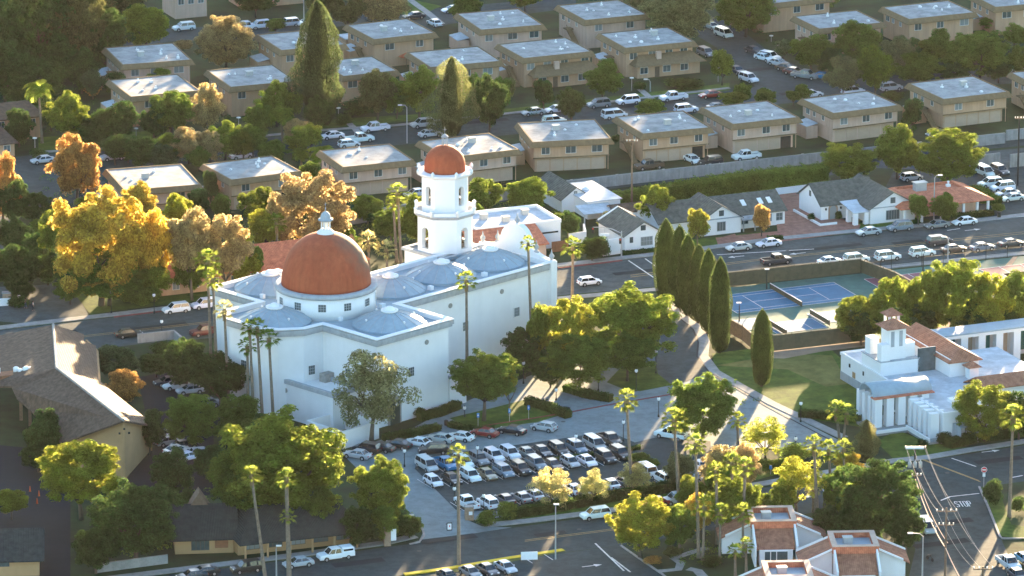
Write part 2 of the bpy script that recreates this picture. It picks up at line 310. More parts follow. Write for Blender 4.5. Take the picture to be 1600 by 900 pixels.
flat('lawn', [(105,445),(150,425),(330,440),(332,468),(175,487),(142,493)], M_['grass'], zl)
flat('lawn', [(1112,553),(1180,545),(1215,548),(1300,548),(1330,575),(1372,640),(1345,668),(1250,653),(1175,612),(1120,585)], M_['grass'], zl)
flat('lawn', [(1370,692),(1400,672),(1445,690),(1512,700),(1450,712),(1398,720)], M_['grass'], zl)
flat('lawn', [(948,598),(970,575),(1018,565),(1052,602),(1000,612),(975,609)], M_['grass'], zl)
flat('lawn', [(702,654),(770,638),(824,624),(888,646),(840,660),(772,670),(735,671)], M_['grass'], zl)
flat('lawn', [(760,815),(800,806),(1020,776),(1165,746),(1250,722),(1250,733),(1165,755),(1020,784),(830,812),(756,824)], M_['grass'], zl)
flat('lawn', [(500,188),(800,170),(1140,130),(1140,142),(1000,156),(800,176),(500,202)], M_['grass'], zl)
flat('lawn', [(60,215),(240,205),(240,228),(60,238)], M_['grass'], zl)
flat('lawn', [(600,-10),(690,10),(655,25),(560,18)], M_['grass'], zl)
flat('lawn', [(1338,350),(1345,360),(1420,352),(1440,348),(1430,338)], M_['grass'], zl)
flat('lawn', [(1178,366),(1192,378),(1222,375),(1214,366)], M_['grass'], zz())
flat('lawn', [(1531,763),(1555,752),(1580,820),(1640,830),(1640,850),(1563,838)], M_['grass'], zl)
flat('lawn', [(1080,375),(1200,362),(1200,376),(1080,388)], M_['grass'], zl)
flat('verge', [(700,892),(880,858),(885,862),(790,880),(700,897)], M_['grass2'], zz())  # sunlit grass strip, its light painted by the yellower grass
flat('sunlit_lawn_patch', [(1118,572),(1225,553),(1300,556),(1320,590),(1330,600),(1290,605),(1230,578)], M_['grass2'], zz())  # sunlit part of the library lawn, painted as a yellower sheet
flat('dirt_path', [(1206,549),(1354,531),(1360,541),(1285,550),(1225,561),(1180,560)], M_['dirt'], zz())
flat('dirt_bank', [(1430,500),(1640,488),(1640,520),(1420,540),(1400,530)], M_['dirt'], zl)
flat('brick_forecourt', [(1208,306),(1262,298),(1275,330),(1345,352),(1340,363),(1215,379),(1150,378),(1122,384),(1118,372),(1175,366),(1215,362),(1212,345)], M_['brickpave'], zz())
flat('brick_path', [(1125,372),(1148,366),(1160,378),(1135,385)], M_['brickpave'], zz())
# pavements: raised sheets with a real step
pv = [('north_pavement', [(-60,520),(45,507),(175,492),(335,473),(560,448),(871,415),(1080,391),(1200,375),(1340,361),(1527,345),(1660,329)], 1.9),
      ('south_pavement', [(872,467),(1000,455),(1136,443),(1375,419),(1660,390)], 1.8),
      ('lower_pavement', [(-60,930),(110,912),(470,867),(600,849),(648,838)], 1.9),
      ('lower_pavement', [(760,821),(830,814),(1020,789),(1165,761),(1250,746),(1400,720),(1450,715),(1512,704),(1660,681)], 1.9),
      ('condominium_pavement', [(60,238),(240,229),(500,204),(620,196),(800,177),(1000,154),(1140,138)], 1.2),
      ('library_pavement', [(1048,468),(1063,492),(1091,513),(1101,534),(1099,557),(1117,581),(1157,604),(1206,631),(1318,684)], 1.7)]
for n_, px, w in pv: struct(n_, ribbon(MB(), px, w, 0.14, 0, 0.0), M_['concrete'])
kb = [('kerb', [(872,419.5),(905,415.5),(940,411.5),(972,407.5)], 'redcurb'), ('kerb', [(178,496),(252,487),(300,481.5)], 'redcurb'),
      ('kerb', [(745,668),(830,655),(890,645),(960,632),(1050,617)], 'redcurb'),
      ('kerb', [(632,898),(700,889),(770,877),(800,872),(880,860)], 'yellowcurb'), ('kerb', [(640,851),(655,848),(663,838),(661,829),(652,815)], 'kerb'),
      ('kerb', [(970,853),(1000,874),(1035,898),(1060,920)], 'kerb'), ('kerb', [(1530,761),(1545,795),(1562,838),(1566,842),(1640,842)], 'kerb')]
for n_, px, mm in kb: struct(n_, ribbon(MB(), px, 0.9 if mm == 'yellowcurb' else 0.32, 0.17, 0, 0.0), M_[mm])
# road markings
flat('driveway', [(1022,500),(1046,462),(1060,492),(1084,516),(1092,536),(1090,558),(1108,584),(1052,604),(1028,585),(1020,545)], M_['asphalt2'], zz())  # road surface darker than the paving, with the shade here painted in
struct('kerb', ribbon(MB(), [(1057,494),(1083,516),(1091,536),(1089,558),(1108,583),(1148,606),(1196,634),(1245,661),(1300,690)], .3, .02+Z[0]), M_['tyre'])  # dark line along the kerb: its shadow gap put into the colour
zm = zz()+0.002
def marks(name, lines, m, w): 
    mb = MB()
    for px in lines: ribbon(mb, px, w, zm)
    return struct(name, mb, m)
marks('centre_line', [[(985,431),(1200,404),(1300,394),(1660,357)], [(985,434),(1200,406),(1300,396),(1660,360)], [(-60,547),(330,503)], [(-60,549),(330,505)],
  [(820,845),(1000,822),(1200,782)], [(820,847),(1000,824),(1200,784)], [(1425,712),(1530,752)], [(1427,714),(1532,754)]], M_['painty'], 0.16)
marks('lane_line', [[(1120,399),(1272,390)], [(1450,352),(1600,339)], [(982,408),(1025,437)], [(1008,405),(1040,428)], [(1485,777),(1530,772)], [(1470,783),(1485,777)], [(1487,717),(1525,730)],
  [(1275,740),(1300,760)], [(1280,755),(1298,787)], [(955,872),(985,895)], [(930,850),(975,893)], [(1480,361),(1500,358)], [(1582,747),(1598,744)]], M_['paintw'], 0.28)
def ground_shape(name, u, v, pts, m, ang=21.5, lift=0.0):
    p = P(u, v); a = R(ang); mb = MB()
    for poly in pts: mb.poly([(p.x+x*math.cos(a)-y*math.sin(a), p.y+x*math.sin(a)+y*math.cos(a), zm+lift) for x, y in poly])
    return struct(name, mb, m)
arrow = [[(-1.6,-.12),(0.4,-.12),(0.4,.12),(-1.6,.12)], [(0.4,-.6),(1.6,0),(0.4,.6)]]
for u, v, a in [(1246,397,201),(1520,360,21),(1255,778,21),(925,885,21),(1548,706,21),(1150,402,201)]: ground_shape('lane_arrow', u, v, arrow, M_['paintw'], a)
# STOP lettering on the side street
def stroke(pts, w=0.32):
    out = []
    for a, b in zip(pts[:-1], pts[1:]):
        a = Vector((*a,0)); b = Vector((*b,0)); d = (b-a).normalized()*w/2; n = Vector((-d.y, d.x, 0))
        out.append([tuple((a-d-n).xy), tuple((b+d-n).xy), tuple((b+d+n).xy), tuple((a-d+n).xy)])
    return out
LET = {'S': [(1.0,2.6),(.8,3),(.2,3),(0,2.6),(0,1.9),(1,1.2),(1,.4),(.8,0),(.2,0),(0,.4)], 'T1': [(0,3),(1.1,3)], 'T2': [(.55,3),(.55,0)],
       'O': [(0,.4),(0,2.6),(.2,3),(.8,3),(1,2.6),(1,.4),(.8,0),(.2,0),(0,.4)], 'P': [(0,0),(0,3),(.8,3),(1,2.6),(1,1.8),(.8,1.4),(0,1.4)]}
sh = []
for k, x in (('S',0),('T1',1.55),('T2',1.55),('O',3.1),('P',4.65)): sh += stroke([(px*0.42+x*0.42, py*0.85) for px, py in LET[k]], 0.15)
for i, q in enumerate(sh): pass
mb = MB(); p0 = P(1496, 793); a = R(8)
for i, q in enumerate(sh): mb.poly([(p0.x+x*math.cos(a)-y*math.sin(a), p0.y+x*math.sin(a)+y*math.cos(a), zm+0.001*(i % 3)) for x, y in q])
struct('stop_lettering', mb, M_['paintw'])
# parking bay lines in the church car park
bay = []
for (u0,v0,u1,v1,n) in [(662,706,968,664,11),(668,770,976,722,11)]:
    pass
marks('lower_bay_lines', [[(u, v), (u+14, v+9)] for u, v in [(690,893),(722,888),(754,883),(786,878),(818,872),(850,867)]], M_['paintw'], 0.14)
rp = random.Random(5)
for u, v, l, w in [(700,843,9,2.2),(860,835,5,1.6),(1090,805,12,1.4),(1340,760,6,3),(1470,850,9,2),(1500,815,4,2),(1000,425,10,1.8),(1290,388,14,1.5),(1420,380,6,2.4),(620,450,10,1.6),(240,512,12,2),(90,522,7,2.2),(760,190,9,2),(1010,165,12,1.5),(1180,110,8,2),(560,880,8,2),(1560,720,8,2),(1390,742,10,1.2),(1240,146,6,2)]:
    ground_shape('road_patch', u, v, [[(-l/2,-w/2),(l/2,-w/2),(l/2,w/2),(-l/2,w/2)]], M_['patch'], 21 if 'x' else 0, -0.001)
for u, v in [(655,862),(905,828),(1095,812),(1360,752),(1480,740),(1520,850),(980,440),(1230,392),(1540,366),(180,520),(420,480),(800,730),(880,660),(1130,640),(700,820)]:
    ground_shape('manhole_cover', u, v, [[(.38*math.cos(k*math.pi/6),.38*math.sin(k*math.pi/6)) for k in range(12)]], M_['iron'], 0, .003)
def bays(pts, L_, ang):
    mb = MB(); a = R(ang)
    for (u0,v0),(u1,v1) in zip(pts[:-1], pts[1:]):
        q = (P(u0,v0)+P(u1,v1))/2; d = Vector((math.cos(a), math.sin(a), 0)); n_ = Vector((-d.y,d.x,0))*.06; A = q-d*L_/2; B = q+d*L_/2
        mb.poly([tuple((A-n_).xy)+(zm,), tuple((B-n_).xy)+(zm,), tuple((B+n_).xy)+(zm,), tuple((A+n_).xy)+(zm,)])
    struct('bay_lines', mb, M_['paintw'])
bays([(667,732),(696,729),(724,727),(748,722),(772,717),(797,713),(824,712),(847,709),(873,707),(901,704),(929,698),(953,691)],5.2,-63)
bays([(650,758),(677,756),(706,752),(735,748),(761,745),(787,741),(813,737),(838,729),(864,730),(891,726),(917,724),(946,719),(969,713),(990,709)],5.2,-63)
bays([(700,795),(729,790),(762,790),(789,784),(815,781),(842,777),(868,773),(896,768),(922,764),(953,760),(980,756),(1008,752),(1035,750),(1062,748)],5.0,117)
# tennis courts
def court(u, v, L=23.77, Wd=10.97, ang=23.0, mm='courtb', border=0.0):
    c = P(u, v); a = R(ang); f = lambda x, y, z: (c.x+x*math.cos(a)-y*math.sin(a), c.y+x*math.sin(a)+y*math.cos(a), z)
    z = zm+0.004
    q = MB(); q.poly([f(-L/2-border,-Wd/2-border,z), f(L/2+border,-Wd/2-border,z), f(L/2+border,Wd/2+border,z), f(-L/2-border,Wd/2+border,z)]); struct('court_surface', q, M_[mm])
    l = MB(); w = 0.12
    def ln(x0,y0,x1,y1):
        x0, x1 = sorted((x0,x1)); y0, y1 = sorted((y0,y1)); l.poly([f(x0-w/2,y0-w/2,z+.004), f(x1+w/2,y0-w/2,z+.004), f(x1+w/2,y1+w/2,z+.004), f(x0-w/2,y1+w/2,z+.004)])
    ln(-L/2,-Wd/2,L/2,-Wd/2); ln(-L/2,Wd/2,L/2,Wd/2); ln(-L/2,-Wd/2,-L/2,Wd/2); ln(L/2,-Wd/2,L/2,Wd/2)
    if L > 20:
        ln(-L/2,-4.115,L/2,-4.115); ln(-L/2,4.115,L/2,4.115); ln(-6.4,-4.115,-6.4,4.115); ln(6.4,-4.115,6.4,4.115); ln(-6.4,0,6.4,0)
    else: ln(-2.1,-Wd/2,-2.1,Wd/2); ln(2.1,-Wd/2,2.1,Wd/2)
    struct('court_lines', l, M_['paintw'])
    return c, a
def net(u, v, Wd, label, ang=23.0):
    c = P(u, v); t = thing('court_net', label, 'net', (c.x, c.y, zm), R(ang))
    m = MB(); m.box(-.02,.02,-Wd/2,Wd/2,.05,.86); m.build('mesh_panel', M_['wscreen'], t)
    m = MB(); m.box(-.05,.05,-Wd/2,Wd/2,.86,.98); m.build('headband', M_['signw'], t)
    for sgn in (-1,1): m = MB(); m.lathe([(.06,0),(.06,1.05)],8,0,sgn*Wd/2); m.build('post', M_['iron'], t)
court(1228,466); net(1228,466,12.8,'long white topped net across the big blue tennis court')
court(1241,510,9.5,6.1); net(1214,516,7.6,'short net on the left of the small blue court')
net(1281,501,7.6,'short net on the right of the small blue court'); court(1166,508,6,6.1); court(1312,494,9.5,6.1)
court(1420,441,13,9,mm='courtr'); court(1600,428,12,11,mm='courtr'); court(1606,432,7,6,mm='courtb')
flat('court_joint', [(1560,428),(1583,402),(1590,402),(1572,428)], M_['dirt'], zm+0.003)

# ================================================================ CHURCH  (a: up-right, b: down-right)
ca = math.sqrt(.5)
def AB(a_, b_): 
    a_ += 1.23; b_ -= 1.23
    return (a_*ca+b_*ca, a_*ca-b_*ca)
HT = 15.0
ch = thing('mission_church', 'large white stucco church with domed roofs and a cross shaped plan', 'church', (*AB(-66.4,23.5),0), 0)
ox, oy = AB(-66.4,23.5)
def CL(a_, b_): x, y = AB(a_, b_); return (x-ox, y-oy)
plan = [(-58.3,15.5),(-58.3,3.0),(-73.2,3.0),(-73.2,15.0),(-80.5,15.0),(-83.6,18.4),(-83.6,26.2),(-82.2,29.0),(-78.8,31.4),(-74.8,31.6),(-74.8,44.2),(-58.3,44.2),(-58.3,31.8),(-22.6,31.8),(-22.6,15.5)]
def off(poly, d):
    n = len(poly); out = []
    A = sum(poly[i][0]*poly[(i+1)%n][1]-poly[(i+1)%n][0]*poly[i][1] for i in range(n)); sg = 1 if A > 0 else -1
    for i in range(n):
        p, q, r = Vector(poly[i-1]), Vector(poly[i]), Vector(poly[(i+1)%n])
        d1 = (q-p).normalized(); d2 = (r-q).normalized(); n1 = Vector((d1.y,-d1.x))*sg; n2 = Vector((d2.y,-d2.x))*sg
        b = (n1+n2); b = b/ max(0.3, b.length_squared/2); out.append(tuple(q+b*d))
    return out
def ring_wall(mb, poly, d_out, d_in, z0, z1):
    o = off(poly, d_out); i_ = off(poly, d_in); n = len(poly)
    for k in range(n):
        j = (k+1)%n; mb.prism([o[k], o[j], i_[j], i_[k]], z0, z1)
pl = [CL(*q) for q in plan]
def shell(name, poly, z0, z1, m, par):
    mb = MB(); n = len(poly); mb.add([(x,y,z0) for x,y in poly]+[(x,y,z1) for x,y in poly], [(i,(i+1)%n,n+(i+1)%n,n+i) for i in range(n)]+[tuple(range(n,2*n))]); return mb.build(name, m, par)
shell('wall', off(pl,-0.25), 0, HT-0.9, M_['white'], ch)
mb = MB(); ring_wall(mb, pl, 0.0, -0.55, HT-0.92, HT+0.02); mb.build('parapet', M_['white'], ch)
mb = MB(); ring_wall(mb, pl, 0.42, -0.02, HT-0.75, HT-0.12); ring_wall(mb, pl, 0.22, -0.02, HT-1.15, HT-0.75); mb.build('cornice', M_['trimgrey'], ch)
mb = MB(); ring_wall(mb, pl, 0.46, -0.6, HT+0.02, HT+0.16); mb.build('coping', M_['white'], ch)
shell('roof', off(pl,-0.5), HT-0.9, HT-0.62, M_['metalroof'], ch)
# saucer domes
for (a_, b_, r) in [(-65.2,8.6,6.0),(-78.0,23.6,6.1),(-66.2,38.2,6.1),(-52.0,23.6,5.9),(-40.2,23.6,5.9),(-28.8,23.6,5.9)]:
    x, y = CL(a_, b_); z0 = HT-0.65
    o = MB().lathe([(r,0),(r,.45),(r*.80,1.1),(r*.55,1.8),(r*.3,2.3),(r*.17,2.45)], 16, ph=R(11)).build('saucer_dome', M_['metalroof'], ch, False, (x,y,z0))
    m = MB()
    for k in range(16):
        t = R(11)+2*math.pi*k/16; m.tube([(r*f*math.cos(t), r*f*math.sin(t), z+.03) for f, z in ((1,.45),(.8,1.1),(.55,1.8),(.3,2.3),(.2,2.42))], .05, 5)
    m.build('seam', M_['trimgrey'], o)
    m = MB().lathe([(r*.2,2.32),(r*.235,2.55),(r*.235,2.72),(r*.16,2.72),(r*.15,2.6)], 20).ball((0,0,2.65), r*.15, 14, 6, .7); m.build('skylight_ring', M_['white'], o, True)
    for t in (0.5, 2.1, 3.7, 5.3):
        MB().ball((r*.72*math.cos(t), r*.72*math.sin(t), 1.6), .2, 8, 6).lathe([(.07,.8),(.07,1.5)],6,r*.72*math.cos(t), r*.72*math.sin(t)).build('roof_light', M_['white'], o, True)
# small roof clutter
for a_, b_, sx in [(-60,30,.9),(-47,28,.7),(-35,28.5,.8),(-70,30.5,.6),(-34,18.5,.8),(-70,12,.6)]:
    x, y = CL(a_, b_); m = MB().box(-sx/2,sx/2,-.4,.4,0,.7); m.build('roof_vent', M_['white'], ch, False, (x,y,HT-.62), R(45))
# main dome
dx, dy = 0.0, 0.0
dr = MB().lathe([(8.05,HT-.65),(8.05,HT+3.0),(8.0,HT+3.0),(7.6,HT+3.0)], 64).build('drum', M_['white'], ch, True)
MB().lathe([(7.9,HT+2.9),(8.35,HT+2.95),(8.45,HT+3.25),(8.35,HT+3.6),(7.9,HT+3.62),(7.2,HT+3.66)], 64).build('drum_cornice', M_['trimgrey'], ch, True)
prof = [(7.35*math.cos(t)**0.92 if t < 1.55 else .01, HT+3.6+8.6*math.sin(t)) for t in [R(90)*k/20 for k in range(20)]]+[(0.75,HT+12.22)]
dome = MB().lathe(prof, 64).build('dome', M_['terracotta_aged'], ch, True)
mb = MB().lathe([(1.5,11.9+HT),(1.45,12.25+HT),(.95,12.6+HT),(.9,12.75+HT)], 24)
mb.build('lantern_base', M_['white'], ch, True)
lan = MB()
for k in range(8):
    t = R(22.5)+k*math.pi/4; lan.lathe([(.13,12.7+HT),(.13,14.2+HT)], 7, .72*math.cos(t), .72*math.sin(t))
lan.lathe([(.35,12.7+HT),(.35,14.2+HT)],10).build('lantern_columns', M_['white'], ch)
MB().lathe([(1.05,14.15+HT),(1.25,14.25+HT),(1.2,14.45+HT),(.9,14.5+HT),(.85,14.8+HT),(.7,15.25+HT),(.4,15.6+HT),(.08,15.75+HT),(.05,16.2+HT)], 24).ball((0,0,HT+16.2),.14).tube([(0,0,HT+16.3),(0,0,HT+17.2)],.04,5).tube([(-.25,0,HT+16.9),(.25,0,HT+16.9)],.035,5).build('lantern_cupola', M_['trimgrey'], ch, True)
WCACHE = {}
def window(par, x, y, z, w, h, ang, cols=2, rows=3, fm='frame', surround=None, depth=0.05):
    """window centred at (x,y), sill z, facing direction ang (outward normal), in parent's space"""
    key = (w,h,cols,rows,fm,surround)
    if key not in WCACHE:
        f = MB(); b = 0.07 if surround is None else surround
        f.box(-w/2-b,w/2+b,-.07,.02,-b,0).box(-w/2-b,w/2+b,-.07,.02,h,h+b).box(-w/2-b,-w/2,-.07,.02,0,h).box(w/2,w/2+b,-.07,.02,0,h)
        bars = MB() if surround else f
        for k in range(1,cols): bars.box(-w/2+w*k/cols-.025,-w/2+w*k/cols+.025,-.06,.0,0,h)
        for k in range(1,rows): bars.box(-w/2,w/2,-.055,.0,h*k/rows-.025,h*k/rows+.025)
        WCACHE[key] = (f.mesh('window', M_[fm]), MB().box(-w/2,w/2,-.03,.01,0,h).mesh('pane', M_['glass']), bars.mesh('glazing_bars', M_['trimgrey']) if surround else None)
    fr, pn, br = WCACHE[key]
    o = inst('window', fr, par, (x,y,z), ang+math.pi/2); inst('pane', pn, o)
    if br: inst('glazing_bars', br, o)
    return o
for t in [k*30 for k in range(12)]:
    a = R(t-93); window(ch, 8.07*math.cos(a), 8.07*math.sin(a), HT+.95, 1.25, 1.25, a, 3, 3, 'white', 0.12)
def wallpt(a_, b_): return CL(a_, b_)
NA = R(-135); NB = R(-45)   # outward normals: -a side, +b side
for (a_, b_, z, n_) in [(-67.0,44.0,7.2,NB),(-75.05+.25,37.5,7.2,NA),(-74.4,31.5,7.0,NB),(-53.5,31.62,7.2,NB),(-42.5,31.62,7.2,NB),(-30.5,31.62,7.2,NB),(-83.4,22,7.2,NA)]:
    x, y = wallpt(a_, b_)
    if (a_, b_) == (-74.4,31.5): x, y = CL(-77.2,31.42); window(ch, x, y, 7.0, 1.2, 1.5, R(-56), 3, 3, 'white', .14); continue
    window(ch, x, y, z, 1.25, 1.5, n_, 3, 3, 'white', .14)
for (a_, b_, n_) in [(-63.5,43.98,NB),(-74.6,40.0,NA),(-46,31.58,NB),(-34,31.58,NB)]:
    x, y = wallpt(a_, b_); m = MB(); m.lathe([(.42,0),(.42,.12)],12).build('eyebrow_vent', M_['stone'], ch, False, (x,y,12.2)).rotation_euler = (R(90),0,n_+R(90))
# arched side door in transept
x, y = wallpt(-70.8,44.0)
def arch_pts(w, h, n=10): return [(-w/2,0),(w/2,0)]+[(w/2*math.cos(math.pi*k/n), h-w/2+w/2*math.sin(math.pi*k/n)) for k in range(n+1)]
def arch_panel(name, w, h, t, m, par, x, y, z, ang):
    pts = arch_pts(w, h); n = len(pts); mb = MB(); mb.add([(a,-t,b) for a,b in pts]+[(a,0,b) for a,b in pts], [tuple(range(n)), tuple(range(2*n-1,n-1,-1))]+[(i,n+i,n+(i+1)%n,(i+1)%n) for i in range(n)])
    return mb.build(name, m, par, False, (x,y,z), ang+math.pi/2)
arch_panel('door_surround', 2.9, 4.6, .16, M_['stone'], ch, x, y, 0, NB); arch_panel('door', 2.1, 4.0, .22, M_['door'], ch, x, y, 0, NB)
o = MB().ball((0,0,0),.22,10,8,1.3).tube([(0,.3,.45),(0,0,.35),(0,0,.1)],.03,5).build('door_lantern', M_['lampglass'], ch, True, (x+.6*math.cos(NB), y+.6*math.sin(NB), 3.4))
# retablo-like stone portal on the nave wall
x, y = wallpt(-50.2,31.7)
pm = MB().box(-2.1,-1.5,-.7,0,0,5.2).box(1.5,2.1,-.7,0,0,5.2).box(-2.3,2.3,-.8,0,5.2,5.7).box(-1.0,1.0,-.5,0,5.7,7.6).box(-2.1,2.1,-.35,0,4.2,5.2)
for k, hh in ((-1.8,6.9),(1.8,6.9),(0,8.8)): pm.lathe([(.3,5.7 if k else 7.6),(.32,hh-.7),(.05,hh)],8,k,-.35)
pm.build('stone_portal', M_['stone'], ch, False, (x,y,0), NB+math.pi/2); arch_panel('portal_door', 2.4, 4.0, .3, M_['door'], ch, x, y, 0, NB)
# facade gable at nave end
gx = MB(); n = 22; gp = []
for k in range(n+1):
    b_ = 15.0+17.3*k/n; t = abs(b_-23.65)/8.65
    z = HT+0.4+ (3.7*math.sqrt(max(0,1-(t/0.42)**2)) if t < 0.42 else 0) + (1.2*(1-(t-.42)/.5)**2 if .42 <= t < .92 else (1.2 if t < .42 else 0))
    gp.append((b_, z))
for k in range(n):
    (b0,z0),(b1,z1) = gp[k], gp[k+1]; p = [CL(-22.9,b0), CL(-21.9,b0), CL(-21.9,b1), CL(-22.9,b1)]
    gx.add([(p[0][0],p[0][1],0),(p[1][0],p[1][1],0),(p[2][0],p[2][1],0),(p[3][0],p[3][1],0),(p[0][0],p[0][1],z0),(p[1][0],p[1][1],z0),(p[2][0],p[2][1],z1),(p[3][0],p[3][1],z1)],
           [(4,5,6,7),(0,3,7,4),(1,5,6,2)]+([(0,4,5,1)] if k == 0 else [])+([(3,2,6,7)] if k == n-1 else []))
gx.build('facade_gable', M_['white'], ch)
for b_, z in ((15.4,HT+.5),(31.8,HT+.5),(23.65,HT+5.2),(19.0,HT+1.4),(28.2,HT+1.4)):
    x, y = CL(-22.4,b_); MB().lathe([(.45,z-.7),(.5,z-.2),(.2,z),(.42,z+.35),(.45,z+.65),(.15,z+1.1),(.05,z+1.7)],10,x,y).build('finial', M_['trimgrey'], ch, True)
x, y = CL(-22.4,31.9); MB().box(-.7,.7,-.5,.5,0,HT+.2).build('corner_pilaster', M_['white'], ch, False, (x,y,0), R(45))
# low wing in front
p1 = P(416,580,6.6); p2 = P(515,616,6.6)
def inv(p): a_ = p.x*ca+p.y*ca-1.23; b_ = p.x*ca-p.y*ca+1.23; return a_, b_
w1, w2 = inv(p1), inv(p2); aw = (w1[0]+w2[0])/2
wing = [CL(aw,w1[1]),CL(aw,w2[1]),CL(-74.9,w2[1]),CL(-74.9,31.0),CL(-83.0,30.0)]
wing = [CL(aw,w1[1]),CL(aw,w2[1]),CL(-75.0,w2[1]),CL(-75.0,w1[1])]
shell('low_wing', wing, 0, 5.9, M_['white'], ch)
mb = MB(); ring_wall(mb, wing, .3, -.35, 5.9, 6.6); mb.build('wing_parapet', M_['trimgrey'], ch)
x, y = CL(aw+5.5,(w1[1]+w2[1])/2+1); MB().box(-1,1,-.7,.7,5.9,7.3).build('air_conditioner', M_['stone'], ch, False, (x,y,0), R(45))
x, y = CL(aw-.02,w1[1]+5.5); MB().lathe([(.4,0),(.4,.12)],12).build('eyebrow_vent', M_['stone'], ch, False, (x,y,4.7)).rotation_euler = (R(90),0,NA+R(90))
st = [CL(aw-5,w2[1]-1),CL(aw-5,w2[1]+7.5),CL(aw+3,w2[1]+7.5),CL(aw+3,w2[1]-1)]
mb = MB(); ring_wall(mb, st, 0, -.35, 0, 2.9); mb.build('service_yard_wall', M_['white'], ch)
sb = [CL(-58.3,35),CL(-58.3,44.0),CL(-54.5,44.0),CL(-54.5,35)]
shell('sacristy', [(a,b) for a,b in sb], 0, 5.0, M_['white'], ch); mb = MB(); ring_wall(mb, sb, .35, -.3, 5.0, 5.5); mb.build('sacristy_cornice', M_['trimgrey'], ch)
# ---- bell tower
tx, ty = AB(-28.6,12.6)
tw = thing('bell_tower', 'white two tier octagonal bell tower with terracotta dome', 'bell tower', (tx,ty,0), 0)
bs = [(-7.0,0),(0,-7.0),(7.0,0),(0,7.0)]
shell('base_block', [(x*.98,y*.98) for x,y in bs], 0, HT-.4, M_['white'], tw); mb = MB(); ring_wall(mb, bs, .3, -.5, HT-.4, HT+.1); mb.build('base_cornice', M_['trimgrey'], tw)
MB().prism([(x*.97,y*.97) for x,y in bs], HT-.4, HT-.2).build('base_roof', M_['roofgrey'], tw)
def octa(c, m):   # chamfered square rotated 45: chamfer width c faces +-x,+-y, main faces width m on diagonals
    h = c/2; d = h + m*ca; return [(-h,-d),(h,-d),(d,-h),(d,h),(h,d),(-h,d),(-d,h),(-d,-h)]
def tier(z0, z1, c, m, aw_, ah, sill, name):
    o = octa(c, m); t = thing.__name__ and None
    th_ = 0.7; i_ = octa(c-2*th_*math.tan(math.pi/8), m-2*th_*math.tan(math.pi/8)); mb = MB()
    for k in range(8):
        A, B = Vector((*o[k],0)), Vector((*o[(k+1)%8],0)); Ai, Bi = Vector((*i_[k],0)), Vector((*i_[(k+1)%8],0))
        L = (B-A).length
        if k % 2 == 0: mb.prism([o[k],o[(k+1)%8],i_[(k+1)%8],i_[k]], z0, z1); continue
        def q(f, inner): return (A+(B-A)*f if not inner else Ai+(Bi-Ai)*f)
        f0 = .5-aw_/2/L; f1 = .5+aw_/2/L
        def piece(fa, fb, za, zb): mb.prism([tuple(q(fa,0).xy),tuple(q(fb,0).xy),tuple(q(fb,1).xy),tuple(q(fa,1).xy)], za, zb)
        piece(0,f0,z0,z1); piece(f1,1,z0,z1)
        if sill > 0: piece(f0,f1,z0,z0+sill)
        top = z0+sill+ah
        n = 8
        for j in range(n):
            ta, tb = math.pi*(1-j/n), math.pi*(1-(j+1)/n); fa = .5+aw_/2/L*math.cos(ta); fb = .5+aw_/2/L*math.cos(tb)
            zb = top-aw_/2+aw_/2*min(math.sin(ta)+1e-3, 1) ; zb = top-aw_/2+aw_/2*math.sin((ta+tb)/2)
            piece(fa,fb,zb,z1)
    return mb.build(name, M_['white'], tw)
T0 = HT+.1
tier(T0, T0+6.0, 4.1, 3.6, 1.55, 3.7, .6, 'lower_belfry')
MB().prism(octa(4.0,3.4), T0-.1, T0+.12).build('belfry_floor', M_['trimgrey'], tw)
def oring(zs, name, m):
    return MB().loft([[(x,y,z) for x,y in octa(4.1*s_,3.6*s_)] for z, s_ in zs]).build(name, m, tw)
oring([(T0+5.9,1.0),(T0+6.2,1.07),(T0+6.4,1.11),(T0+6.5,1.11),(T0+6.52,.93)], 'lower_cornice', M_['trimgrey'])
mb = MB(); ring_wall(mb, octa(4.1*1.07,3.6*1.07), 0, -.25, T0+6.5, T0+7.1); mb.build('balustrade', M_['white'], tw)
for x, y in octa(4.1*1.07,3.6*1.07): MB().lathe([(.28,T0+6.5),(.28,T0+7.2),(.36,T0+7.3),(.34,T0+7.5),(.1,T0+7.7)],8,x,y).build('urn', M_['white'], tw, True)
T1 = T0+6.5
tier(T1, T1+6.3, 3.45, 3.05, 1.2, 3.3, 1.5, 'upper_belfry')
oring([(T1+6.2,.85),(T1+6.45,.92),(T1+6.65,.99),(T1+6.9,.99),(T1+6.95,.8)], 'upper_cornice', M_['white'])
for x, y in octa(4.1*.97,3.6*.97): MB().lathe([(.22,T1+6.8),(.3,T1+7.1),(.3,T1+7.4),(.08,T1+7.7)],8,x,y).build('urn', M_['white'], tw, True)
T2 = T1+6.85
MB().lathe([(3.5,T2),(3.5,T2+.7),(3.38,T2+1.8),(3.05,T2+2.75),(2.45,T2+3.5),(1.55,T2+4.1),(.6,T2+4.4),(.05,T2+4.45)], 40).build('dome', M_['terracotta_d'], tw, True)
mb = MB()
for k in range(6): t = k*math.pi/3; mb.lathe([(.07,T2+4.2),(.07,T2+5.8)],6,.45*math.cos(t),.45*math.sin(t))
mb.lathe([(.6,T2+5.8),(.62,T2+5.95),(.3,T2+6.25),(.04,T2+6.45)],14).tube([(0,0,T2+6.4),(0,0,T2+7.5)],.04,5).tube([(-.35,0,T2+7.1),(.35,0,T2+7.1)],.04,5).build('lantern', M_['trimgrey'], tw, True)
